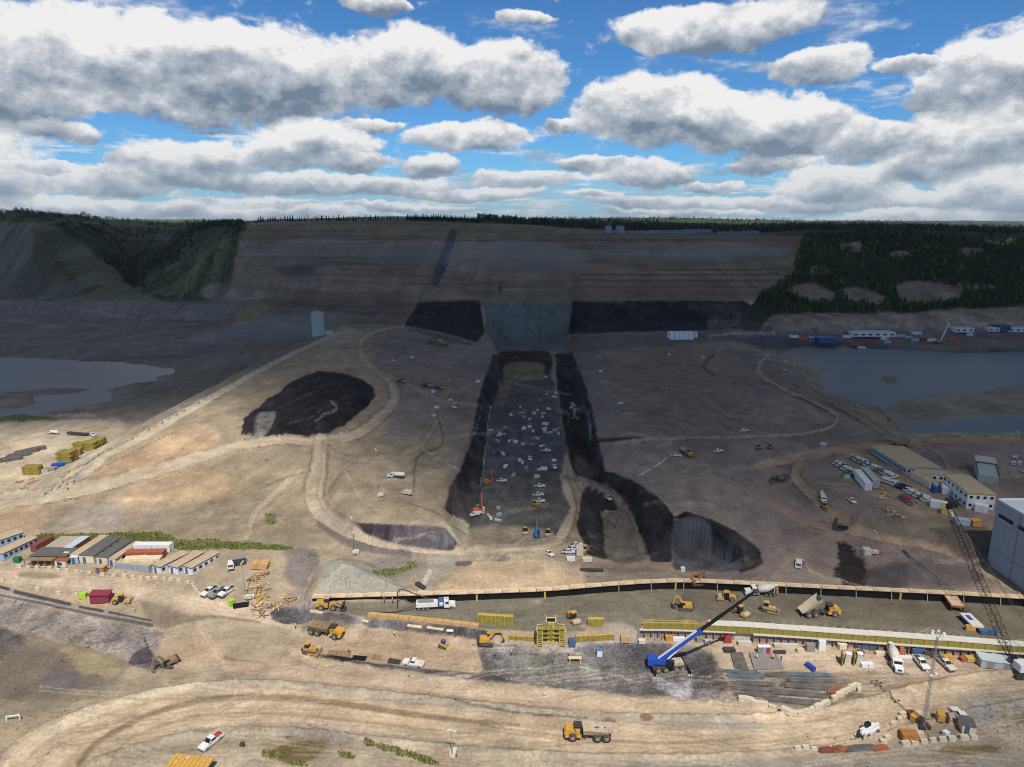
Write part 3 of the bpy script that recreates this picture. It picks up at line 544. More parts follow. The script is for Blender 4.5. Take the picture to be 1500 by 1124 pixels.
# --- bottom: rough ground inside the curve, puddle, grass
paint([(165, 1124), (200, 1090), (300, 1062), (420, 1060), (600, 1078), (800, 1100), (1000, 1108), (1180, 1100), (1300, 1085), (1500, 1100), (1560, 1200), (100, 1220)], (172, 156, 132), 5, 12, .9)
paint([(400, 1066), (450, 1062), (520, 1078), (500, 1092), (420, 1085)], (136, 126, 116), 5, 14, .8, rock=.6); paint([(380, 1085), (470, 1080), (480, 1110), (400, 1112)], (138, 118, 92), 6, 12, .7)
paint([(398, 1100), (420, 1088), (455, 1086), (478, 1095), (458, 1112), (430, 1120), (405, 1112)], (112, 94, 58), 3, 5, cls='puddle_bed')
for l in ([(390, 1104, 5), (410, 1108, 5)], [(430, 1118, 4), (448, 1119, 4)], [(500, 1104, 7), (515, 1106, 7)], [(535, 1088, 5), (575, 1098, 6), (600, 1106, 6), (640, 1120, 7)]): stroke(l, (100, 118, 50), a=.9, jit=5, streak=.4)
paint([(600, 1095), (660, 1100), (740, 1124), (620, 1140)], (172, 154, 128), 6, 14, .7)
paint([(1240, 1098), (1400, 1090), (1560, 1080), (1560, 1200), (700, 1200), (900, 1124), (1100, 1115)], (142, 134, 122), 6, 14, .8)
paint([(1380, 1095), (1420, 1092), (1460, 1094), (1455, 1102), (1400, 1106), (1375, 1103)], (106, 92, 56), 2, 4, cls='puddle_bed'); paint([(1370, 1060), (1440, 1060), (1440, 1090), (1380, 1090)], (156, 144, 124), 5, 12, .6)
paint([(1400, 1015), (1500, 1012), (1560, 1020), (1560, 1085), (1450, 1090), (1430, 1060)], (158, 148, 130), 6, 14, .8, rock=.5); paint([(1415, 1028), (1440, 1022), (1460, 1040), (1440, 1065), (1420, 1050)], (150, 148, 146), 5, 12, .7)
paint([(1462, 1035), (1500, 1025), (1560, 1025), (1560, 1075), (1500, 1070), (1475, 1055)], (160, 160, 150), 4, 16, .5, rag=.4); paint([(1485, 1045), (1560, 1042), (1560, 1062), (1495, 1062)], (124, 112, 62), 3, 6, .9)
# --- far bank
WHITE_H = None
paint([(340, 335), (420, 326), (580, 320), (760, 330), (1180, 345), (1170, 400), (1105, 440), (590, 441), (400, 440), (330, 420), (345, 370)], (152, 132, 116), 2, 5, cls='cut_slope', var=.16)
paint([(350, 330), (470, 322), (580, 319), (720, 324), (800, 336), (860, 345), (700, 350), (480, 348), (352, 350)], (150, 132, 104), 2, 5, .9)
paint([(580, 328), (720, 326), (800, 335), (790, 342), (640, 342)], (126, 124, 82), 3, 6, .7); paint([(840, 338), (1180, 344), (1180, 350), (840, 352)], (120, 112, 98), 1.5, 3, .8)
for i, (y0, x0, x1, c_, w_) in enumerate([(357, 380, 560, (92, 82, 72), 2), (363, 360, 600, (106, 94, 82), 2), (371, 350, 540, (150, 138, 128), 2), (377, 350, 600, (104, 94, 72), 3), (386, 470, 640, (112, 100, 74), 4), (351, 500, 1180, (88, 78, 74), 2), (395, 500, 640, (136, 112, 92), 4), (384, 840, 1100, (118, 102, 100), 2), (395, 960, 1150, (102, 92, 68), 3), (402, 850, 1140, (96, 88, 66), 3), (411, 840, 1130, (108, 98, 70), 4), (420, 640, 1110, (128, 110, 94), 3), (430, 420, 1110, (140, 116, 98), 8), (415, 600, 740, (94, 78, 66), 2), (370, 720, 1000, (134, 120, 114), 3), (436, 400, 600, (146, 124, 98), 4)]):
    stroke([(x0, y0, w_), ((x0 + x1) / 2, y0 + 1, w_), (x1, y0, w_)], c_, a=.8, jit=5, streak=.35, f=.5)
paint([(395, 392), (450, 388), (460, 400), (420, 405)], (90, 78, 88), 4, 8, .7); paint([(560, 370), (640, 370), (630, 400), (560, 398)], (128, 124, 108), 6, 12, .6)
stroke([(664, 341, 12), (656, 365, 14), (646, 392, 15), (637, 414, 12)], (82, 82, 88), a=.95, jit=3, f=.15, cls='rock_chute')
paint([(598, 416), (640, 424), (630, 436), (600, 434)], (148, 140, 118), 2, 4, .7); stroke([(733, 415, 4), (734, 428, 4)], (84, 76, 66))
stroke([(352, 395, 3), (372, 410, 3), (385, 430, 3)], (152, 136, 116), a=.8)
paint([(380, 440), (420, 436), (600, 441), (598, 476), (500, 480), (420, 472), (400, 455)], (128, 114, 102), 3, 6, cls='cut_slope')
for y0 in (443, 448, 453, 458, 463, 469): stroke([(410, y0, 1.6), (600, y0 + 2, 1.6)], (150, 104, 78) if y0 % 2 else (92, 78, 68), a=.75, jit=3)
paint([(330, 470), (345, 455), (372, 445), (392, 446), (380, 462), (350, 478)], (150, 136, 98), 2, 4); paint([(312, 478), (335, 458), (352, 450), (335, 480)], (138, 116, 104), 2, 4)
paint([(592, 478), (612, 442), (704, 440), (710, 486), (700, 502), (640, 486)], (52, 42, 42), 1.5, 4, cls='cliff', rock=1, var=.25, smooth=False)
paint([(706, 441), (840, 441), (828, 515), (800, 514), (728, 515), (714, 490)], (112, 117, 113), 1.5, 4, cls='shotcrete_face', rock=.4, var=.08, smooth=False)
for k in range(10): stroke([(712 + k * 0.8, 446 + k * 6.6, 1), (836 - k * 1.0, 446 + k * 6.6, 1)], (104, 108, 106), a=.45, jit=2, streak=.3)
stroke([(818, 448, 3), (800, 470, 3), (790, 490, 4), (795, 512, 5)], (112, 92, 78), a=.8, jit=3); stroke([(714, 478, 5), (724, 500, 5), (730, 515, 4)], (118, 96, 80), a=.8)
paint([(838, 441), (1090, 441), (1130, 470), (1132, 484), (1000, 486), (900, 488), (832, 490)], (48, 45, 48), 1.5, 4, cls='cliff', rock=1, var=.3, smooth=False)
paint([(1035, 465), (1080, 455), (1085, 480), (1040, 486)], (118, 96, 84), 2, 6, .8, rock=.8); paint([(1000, 445), (1090, 448), (1125, 478), (1090, 484)], (88, 80, 76), 3, 8, .6)
paint([(836, 490), (1000, 486), (1130, 484), (1060, 500), (900, 512), (830, 515)], (120, 110, 100), 3, 6)
stroke([(1040, 492, 3), (1090, 488, 3), (1140, 489, 3)], (166, 162, 150), a=.9); stroke([(500, 480, 3), (540, 477, 3), (560, 478, 2)], (168, 166, 152), a=.8)
stroke([(600, 482, 4), (640, 492, 6), (690, 505, 6)], (92, 88, 92), a=.8)
paint([(625, 500), (650, 490), (668, 500), (650, 512), (630, 508)], (78, 84, 50), 2, 5, .9, rag=.5)
# hills on the left and the wooded bluffs on the right
HILL = (116, 114, 88); WOOD = (58, 66, 44)
paint([(-600, 300), (340, 322), (356, 330), (345, 370), (322, 440), (200, 440), (-600, 436)], HILL, 2, 4, cls='hillside', var=.15)
paint([(-600, 300), (0, 308), (120, 314), (340, 322), (352, 334), (240, 332), (150, 326), (60, 325), (-600, 330)], (76, 92, 46), 2, 4)
paint([(70, 330), (240, 334), (350, 332), (340, 350), (250, 390), (215, 420), (190, 415), (150, 380), (110, 350)], WOOD, 3, 10, .85)
paint([(130, 335), (180, 332), (230, 342), (280, 350), (270, 372), (230, 350), (180, 360)], (124, 110, 100), 3, 9, .8, rag=.6)
paint([(205, 425), (260, 385), (300, 352), (345, 345), (340, 395), (300, 440), (230, 440)], (94, 98, 66), 3, 6, .9); paint([(60, 340), (80, 345), (85, 375), (110, 400), (100, 410), (70, 370)], (96, 96, 54), 4, 8, .6)
paint([(-600, 335), (20, 335), (55, 330), (90, 400), (110, 436), (-600, 436)], (104, 98, 88), 3, 8, .6); paint([(290, 425), (320, 415), (335, 430), (310, 440)], (150, 130, 114), 2, 4, .8)
paint([(1180, 345), (1300, 342), (1500, 350), (2100, 350), (2100, 470), (1500, 470), (1130, 478), (1105, 440), (1160, 405), (1165, 375)], WOOD, 2, 6, cls='hillside', var=.2)
for pl in ([(1150, 425), (1175, 415), (1215, 425), (1220, 442), (1180, 442)], [(1232, 420), (1262, 422), (1295, 432), (1290, 445), (1240, 440)], [(1310, 418), (1350, 410), (1400, 420), (1405, 435), (1340, 448), (1320, 440)], [(1140, 460), (1195, 458), (1198, 480), (1140, 482)], [(1200, 460), (1260, 460), (1262, 480), (1200, 482)], [(1285, 455), (1320, 460), (1340, 478), (1290, 480)], [(1350, 456), (1500, 450), (2100, 450), (2100, 480), (1345, 482)], [(1400, 415), (1450, 415), (1455, 422), (1405, 425)], [(1190, 390), (1215, 390), (1212, 400), (1190, 400)], [(1300, 370), (1340, 366), (1345, 372), (1310, 376)], [(1410, 362), (1440, 365), (1436, 374), (1412, 374)], [(1225, 360), (1260, 352), (1262, 366), (1240, 368)], [(1350, 358), (1372, 360), (1370, 368), (1352, 366)]):
    paint(pl, (158, 140, 122), 3, 9, .95, rock=.6)
paint([(1128, 462), (1200, 459), (1300, 460), (1400, 456), (1500, 452), (2100, 452), (2100, 479), (1300, 481), (1132, 482)], (170, 150, 130), 2, 7, .9, rock=.8)
paint([(600, 318), (2200, 322), (2200, 350), (1180, 346), (860, 336), (780, 330), (600, 324)], (64, 74, 46), 1, 2); paint([(1405, 350), (1470, 348), (1560, 352), (1560, 357), (1440, 358)], (168, 164, 106), 1.2, 2)
paint([(1060, 352), (1180, 345), (1200, 350), (1160, 358)], (126, 110, 96), 2, 4, .6)
# wheel tracks wandering over the open ground
_r = random.Random(5)
for k in range(230):
    x, y = _r.uniform(-20, 1520), _r.choice([_r.uniform(505, 860), _r.uniform(940, 1120), _r.uniform(985, 1110)])
    a = _r.gauss(0, .35) + (_r.choice([0, .9, -.9]) if y < 900 else 0); L = _r.uniform(40, 200) * (y - 300) / 500; sc = (y - 330) / 700
    p = [(x + L * t * math.cos(a + .5 * t * _r.uniform(-1, 1)), y + L * t * math.sin(a) * .35 + _r.uniform(-2, 2) * sc, 1.3 + 1.6 * sc) for t in (0, .33, .66, 1)]
    dk = _r.random() < .6; cc = (128, 112, 94) if dk else (206, 188, 160)
    for o_ in (0, 5.5 * sc): stroke([(q[0], q[1] + o_, q[2]) for q in p], cc, a=_r.uniform(.14, .36), jit=5, streak=.5, f=.6)
# strata on the cut, streaks down the cliffs and dark slopes, mottled flats
def cm(*n): return np.isin(CLS, [CLASSES.index(q) for q in n])
k = cm('cut_slope'); st = fbm(Zr[k] * .42 + 1.5 * fbm(Xr[k] * .012, Yr[k] * .012, 3, 170), Xr[k] * .006, 4, 171); gl = fbm(Xr[k] * .09, Yr[k] * .012, 4, 172)
COL[k] *= (1 + .5 * (st - .5) + .7 * (gl - .5))[:, None]; og = sstep(fbm(Zr[k] * .2, Xr[k] * .01, 3, 173), .48, .66)[:, None] * .28; COL[k] = COL[k] * (1 - og) + np.array(lin((142, 112, 80)), np.float32) * og
ol = sstep(fbm(Zr[k] * .16 + 7, Xr[k] * .008, 3, 174), .52, .68)[:, None] * .3; COL[k] = COL[k] * (1 - ol) + np.array(lin((104, 98, 66)), np.float32) * ol
k = cm('cliff', 'trench_slope', 'pit_slope', 'dark_stockpile', 'fill_face', 'rock_strip'); COL[k] *= np.clip(1 + 2.0 * (fbm(Xr[k] * .22, Yr[k] * .1, 5, 175, .6) - .5) + .9 * (fbm(Xr[k] * .05, Yr[k] * .05, 3, 176) - .5), .3, 2.4)[:, None]
k = cm('trench_floor', 'rock_floor', 'pit_floor'); COL[k] *= np.clip(1 + 1.0 * (fbm(Xr[k] * .3, Yr[k] * .14, 5, 177, .62) - .5), .5, 1.7)[:, None]
k = cm('hillside'); COL[k] *= np.clip(1 + 1.4 * (fbm(Xr[k] * .045, Yr[k] * .012, 5, 178, .6) - .5), .4, 1.8)[:, None]
k = (CLS == 0) & (Yr > 210); COL[k] *= np.clip(1 + .7 * (fbm(Xr[k] * .03, Yr[k] * .02, 5, 179, .6) - .5) + .5 * (fbm(Xr[k] * .2, Yr[k] * .07, 4, 180, .6) - .5), .5, 1.6)[:, None]
k = (CLS == 0) & (Yr <= 210) | cm('haul_road', 'dirt_pad'); COL[k] *= np.clip(1 + .32 * (fbm(Xr[k] * .08, Yr[k] * .12, 5, 181, .62) - .5), .6, 1.5)[:, None]
# streaky fine wear everywhere
wear = fbm(Xr * .25, Yr * .25, 4, 110); COL *= (0.86 + .28 * wear)[:, None]

_l = COL.mean(1, keepdims=True); COL = (COL * .95 + _l * .05) * .92
GZ += (BERM + (ROCK ** 3) * 2.4 * (fbm(Xr * .16, Yr * .16, 5, 120, .55) - .5) + ROCK * .5 * (fbm(Xr * .5, Yr * .5, 3, 121) - .5)).reshape(NR, NC)
Zr = GZ.ravel()
# ------------------------------------------------------------------ build the ground as separate sheets, one for each surface
def earth_material():
    m = bpy.data.materials.new('earth'); m.use_nodes = True; n, l = m.node_tree.nodes, m.node_tree.links
    b = n['Principled BSDF']; b.inputs['Roughness'].default_value = .95; b.inputs['Specular IOR Level'].default_value = .15
    at = n.new('ShaderNodeAttribute'); at.attribute_name = 'tone'; rk = n.new('ShaderNodeAttribute'); rk.attribute_name = 'rock'
    geo = n.new('ShaderNodeNewGeometry')
    def noi(s, d, r=.6):
        t = n.new('ShaderNodeTexNoise'); t.inputs['Scale'].default_value = s; t.inputs['Detail'].default_value = d; t.inputs['Roughness'].default_value = r
        l.new(geo.outputs['Position'], t.inputs['Vector']); return t.outputs['Fac']
    a_, b_, c_ = noi(.13, 6), noi(1.1, 4), noi(.02, 4)
    def mth(o, x, y):
        t = n.new('ShaderNodeMath'); t.operation = o
        for i, v in enumerate((x, y)):
            if isinstance(v, (int, float)): t.inputs[i].default_value = v
            else: l.new(v, t.inputs[i])
        return t.outputs[0]
    d_ = noi(3.2, 3, .65)
    k = mth('ADD', mth('MULTIPLY', mth('SUBTRACT', a_, .5), 1.25), mth('MULTIPLY', mth('SUBTRACT', b_, .5), 1.3))
    k = mth('ADD', k, mth('ADD', mth('MULTIPLY', mth('SUBTRACT', c_, .5), .7), mth('MULTIPLY', mth('SUBTRACT', d_, .5), 1.0)))
    k = mth('ADD', mth('MULTIPLY', k, mth('ADD', mth('MULTIPLY', rk.outputs['Fac'], .6), .75)), 1.0)
    vm = n.new('ShaderNodeVectorMath'); vm.operation = 'SCALE'; l.new(at.outputs['Color'], vm.inputs[0]); l.new(k, vm.inputs['Scale'])
    l.new(vm.outputs[0], b.inputs['Base Color'])
    bp = n.new('ShaderNodeBump'); bp.inputs['Distance'].default_value = 1.0
    l.new(mth('ADD', mth('MULTIPLY', rk.outputs['Fac'], .5), .22), bp.inputs['Strength']); l.new(mth('ADD', mth('MULTIPLY', a_, 1.6), mth('MULTIPLY', b_, .5)), bp.inputs['Height'])
    l.new(bp.outputs[0], b.inputs['Normal']); return m
EARTH = earth_material()
def sheet(name, X, Y, Z, quads, attrs, mat):
    used = np.unique(quads); remap = np.full(len(X), -1, np.int64); remap[used] = np.arange(len(used)); q = remap[quads]
    me = bpy.data.meshes.new(name); me.vertices.add(len(used)); me.vertices.foreach_set('co', np.stack([X[used], Y[used], Z[used]], 1).astype(np.float32).ravel())
    me.loops.add(q.size); me.loops.foreach_set('vertex_index', q.ravel().astype(np.int32))
    me.polygons.add(len(q)); me.polygons.foreach_set('loop_start', np.arange(0, q.size, 4, dtype=np.int32)); me.polygons.foreach_set('loop_total', np.full(len(q), 4, np.int32))
    me.polygons.foreach_set('use_smooth', np.ones(len(q), bool)); me.update(calc_edges=True)
    for an, (kind, data) in attrs.items():
        a = me.attributes.new(an, kind, 'POINT')
        if kind == 'FLOAT_COLOR': a.data.foreach_set('color', np.concatenate([data[used], np.ones((len(used), 1), np.float32)], 1).astype(np.float32).ravel())
        else: a.data.foreach_set('value', data[used].astype(np.float32))
    me.materials.append(mat); o = bpy.data.objects.new(name, me); CO.objects.link(o); return o
ii = np.arange(NR * NC).reshape(NR, NC)
quads = np.stack([ii[:-1, :-1], ii[:-1, 1:], ii[1:, 1:], ii[1:, :-1]], -1).reshape(-1, 4)
# majority-free, one class for each face; isolated specks go back to the ground
FC = CLS[quads[:, 0]].reshape(NR - 1, NC - 1)
ATT = {'tone': ('FLOAT_COLOR', COL), 'rock': ('FLOAT', ROCK)}
THINGS = {'dark_stockpile': ('long flat-topped stockpile of black shale beside the curving haul road', 'stockpile'),
          'gravel_stockpile': ('pale grey-green gravel heap behind the left end of the black wall', 'stockpile'),
          'concrete_ramp': ('pale concrete ramp slab on the nose of the left fill', 'ramp')}
SHEETS = {}
for ci, cn in enumerate(CLASSES):
    sel = quads[(FC == ci).ravel()]
    if not len(sel): continue
    o = sheet(cn, Xr, Yr, Zr, sel, ATT, EARTH); SHEETS[cn] = o
    if cn in THINGS: o['label'], o['category'] = THINGS[cn]
    else: o['kind'] = 'structure'

def simple_mat(name, col, rough=.8, metal=0.0, var=.18, scale=1.5, spec=.3, dirt=0.0, bump=0.0):
    m = bpy.data.materials.new(name); m.use_nodes = True; n, l = m.node_tree.nodes, m.node_tree.links; b = n['Principled BSDF']
    c = lin(col); b.inputs['Roughness'].default_value = rough; b.inputs['Metallic'].default_value = metal; b.inputs['Specular IOR Level'].default_value = spec
    tc_ = n.new('ShaderNodeTexCoord'); t = n.new('ShaderNodeTexNoise'); t.inputs['Scale'].default_value = scale; t.inputs['Detail'].default_value = 5
    l.new(tc_.outputs['Object'], t.inputs['Vector']); r = n.new('ShaderNodeValToRGB'); l.new(t.outputs['Fac'], r.inputs[0])
    d = lin((150, 134, 112)); lo = tuple(v * (1 - var) for v in c); hi = tuple(min(1, v * (1 + var)) for v in c)
    r.color_ramp.elements[0].position = .3; r.color_ramp.elements[1].position = .7
    r.color_ramp.elements[0].color = tuple(lo[i] * (1 - dirt) + d[i] * dirt for i in range(3)) + (1,); r.color_ramp.elements[1].color = hi + (1,)
    l.new(r.outputs[0], b.inputs['Base Color'])
    if bump:
        bp = n.new('ShaderNodeBump'); bp.inputs['Strength'].default_value = bump; l.new(t.outputs['Fac'], bp.inputs['Height']); l.new(bp.outputs[0], b.inputs['Normal'])
    return m
# water
def water_mat(name, col, rough):
    m = simple_mat(name, col, rough, 0, .1, .02, .5); n, l = m.node_tree.nodes, m.node_tree.links
    g = n.new('ShaderNodeNewGeometry'); t = n.new('ShaderNodeTexNoise'); t.inputs['Scale'].default_value = .35; t.inputs['Detail'].default_value = 4; l.new(g.outputs['Position'], t.inputs['Vector'])
    bp = n.new('ShaderNodeBump'); bp.inputs['Strength'].default_value = .12; bp.inputs['Distance'].default_value = .3; l.new(t.outputs['Fac'], bp.inputs['Height']); l.new(bp.outputs[0], n['Principled BSDF'].inputs['Normal']); return m
WATER = water_mat('river_water', (66, 74, 82), .3); WATER.node_tree.nodes['Principled BSDF'].inputs['Specular IOR Level'].default_value = .12
def flat_poly(name, pts, z, mat, kind='structure'):
    bm = bmesh.new(); vs = [bm.verts.new((x, y, z)) for x, y in pts]; f = bm.faces.new(vs)
    if f.normal.z < 0: f.normal_flip()
    bm.normal_update(); me = bpy.data.meshes.new(name); bm.to_mesh(me); bm.free(); me.materials.append(mat); o = bpy.data.objects.new(name, me); CO.objects.link(o); o['kind'] = kind; return o
flat_poly('river', WP([(-500, 500), (0, 512), (200, 516), (290, 530), (270, 560), (200, 600), (80, 622), (-500, 650)], -5.6), -5.6, WATER)
flat_poly('river', WP([(1100, 500), (1300, 506), (1600, 492), (2100, 492), (2100, 648), (1340, 648), (1280, 615), (1160, 560), (1090, 520)], -5.6), -5.6, WATER)
# ------------------------------------------------------------------ mesh and object helpers
class MB:
    def __init__(s): s.v = []; s.f = []
    def add(s, vs, fs):
        o = len(s.v); s.v += [tuple(p) for p in vs]; s.f += [tuple(i + o for i in f) for f in fs]; return s
    def box(s, c, d, rz=0.0, ry=0.0, top=(1, 1), bev=0.0):
        """box centred on c; top = scale of the upper face (taper); ry tilts nose-up"""
        x, y, z = d[0] / 2, d[1] / 2, d[2] / 2; R = Matrix.Rotation(rz, 3, 'Z') @ Matrix.Rotation(-ry, 3, 'Y'); c = Vector(c)
        if bev:
            b = min(bev, x * .45, y * .45); ring = [(-x + b, -y), (x - b, -y), (x, -y + b), (x, y - b), (x - b, y), (-x + b, y), (-x, y - b), (-x, -y + b)]
        else: ring = [(-x, -y), (x, -y), (x, y), (-x, y)]
        n = len(ring); lo = [c + R @ Vector((p[0], p[1], -z)) for p in ring]; hi = [c + R @ Vector((p[0] * top[0], p[1] * top[1], z)) for p in ring]
        return s.add(lo + hi, [tuple(range(n))[::-1], tuple(range(n, 2 * n))] + [(i, (i + 1) % n, n + (i + 1) % n, n + i) for i in range(n)])
    def prism(s, prof, y0, y1, inset=0.0):
        """side profile in (x, z), counter-clockwise seen from -y, extruded along y"""
        n = len(prof); a = [(p[0], y0, p[1]) for p in prof]; b = [(p[0], y1, p[1]) for p in prof]
        return s.add(a + b, [tuple(range(n)), tuple(range(n, 2 * n))[::-1]] + [(i, n + i, n + (i + 1) % n, (i + 1) % n) for i in range(n)])
    def cyl(s, p0, p1, r0, r1=None, n=12):
        r1 = r0 if r1 is None else r1; p0, p1 = Vector(p0), Vector(p1); d = (p1 - p0).normalized(); u = d.orthogonal().normalized(); w = d.cross(u)
        ring = [(math.cos(2 * math.pi * i / n), math.sin(2 * math.pi * i / n)) for i in range(n)]
        vs = [p0 + (u * a + w * b) * r0 for a, b in ring] + [p1 + (u * a + w * b) * r1 for a, b in ring]
        return s.add(vs, [tuple(range(n))[::-1], tuple(range(n, 2 * n))] + [(i, (i + 1) % n, n + (i + 1) % n, n + i) for i in range(n)])
    def lathe(s, p0, axis, prof, n=14):
        """prof: (distance along axis, radius)"""
        p0, d = Vector(p0), Vector(axis).normalized(); u = d.orthogonal().normalized(); w = d.cross(u); vs = []
        for t, r in prof: vs += [p0 + d * t + (u * math.cos(2 * math.pi * i / n) + w * math.sin(2 * math.pi * i / n)) * r for i in range(n)]
        m = len(prof); fs = [tuple(range(n))[::-1], tuple(range((m - 1) * n, m * n))]
        for k in range(m - 1): fs += [(k * n + i, k * n + (i + 1) % n, (k + 1) * n + (i + 1) % n, (k + 1) * n + i) for i in range(n)]
        return s.add(vs, fs)
    def tube(s, pts, r, n=6):
        for a, b in zip(pts[:-1], pts[1:]): s.cyl(a, b, r, r, n)
        return s
    def bar(s, a, b, w, h=None):
        """square bar from a to b"""
        a, b = Vector(a), Vector(b); d = (b - a).normalized(); u = d.cross(Vector((0, 0, 1)));
        u = Vector((1, 0, 0)) if u.length < 1e-4 else u.normalized(); v = u.cross(d); h = h or w
        c = [(-1, -1), (1, -1), (1, 1), (-1, 1)]; vs = [a + u * p * w / 2 + v * q * h / 2 for p, q in c] + [b + u * p * w / 2 + v * q * h / 2 for p, q in c]
        return s.add(vs, [(0, 1, 2, 3), (7, 6, 5, 4)] + [(i, i + 4, (i + 1) % 4 + 4, (i + 1) % 4) for i in range(4)])
    def mesh(s, name, mat, smooth=False):
        me = bpy.data.meshes.new(name); me.from_pydata([tuple(p) for p in s.v], [], s.f); me.update()
        bm = bmesh.new(); bm.from_mesh(me); bmesh.ops.recalc_face_normals(bm, faces=bm.faces); bm.to_mesh(me); bm.free()
        if mat: me.materials.append(MAT[mat] if isinstance(mat, str) else mat)
        if smooth: me.polygons.foreach_set('use_smooth', [True] * len(me.polygons))
        return me
    def build(s, name, mat, parent=None, smooth=False): return link(name, s.mesh(name, mat, smooth), parent)
def link(name, data, parent=None):
    o = bpy.data.objects.new(name, data); CO.objects.link(o)
    if parent: o.parent = parent
    return o
def tag(o, label, cat, group=None):
    o['label'] = label; o['category'] = cat
    if group: o['group'] = group
    return o
def thing(name, label, cat, loc=(0, 0, 0), rz=0.0, group=None):
    o = link(name, None); o.location = loc; o.rotation_euler = (0, 0, rz); o.empty_display_size = .5
    return tag(o, label, cat, group)
KIDS = {}
def kids(o): return [c for c in o.children]
def clone(root, loc, rz, label, group=None, scale=None):
    ch = KIDS.get(root.name)
    if ch is None:
        ch = [(c, [g for g in bpy.data.objects if g.parent == c]) for c in bpy.data.objects if c.parent == root]; KIDS[root.name] = ch
    r = root.copy(); CO.objects.link(r); r.location = loc; r.rotation_euler = (0, 0, rz); r['label'] = label
    if group: r['group'] = group
    if scale: r.scale = scale
    for c, gs in ch:
        k = c.copy(); CO.objects.link(k); k.parent = r
        for g in gs: q = g.copy(); CO.objects.link(q); q.parent = k
    return r
_ORD = 'first second third fourth fifth sixth seventh eighth ninth tenth eleventh twelfth thirteenth fourteenth fifteenth sixteenth seventeenth eighteenth nineteenth twentieth'.split()
def nth(i):
    if i < 20: return _ORD[i]
    tens = {2: 'twenty', 3: 'thirty', 4: 'forty', 5: 'fifty', 6: 'sixty', 7: 'seventy', 8: 'eighty', 9: 'ninety'}[(i + 1) // 10]
    return tens + '-' + _ORD[(i + 1) % 10 - 1] if (i + 1) % 10 else tens[:-1] + 'ieth'
def head(rear, front):
    """centre on the ground and heading of a thing seen from its rear point to its front point"""
    a, b = G(*rear), G(*front); c = (a + b) / 2; return Vector((c.x, c.y, HZ(c.x, c.y))), math.atan2(b.y - a.y, b.x - a.x)
def lined(px_list): return [G(*p) for p in px_list]
MAT = {}
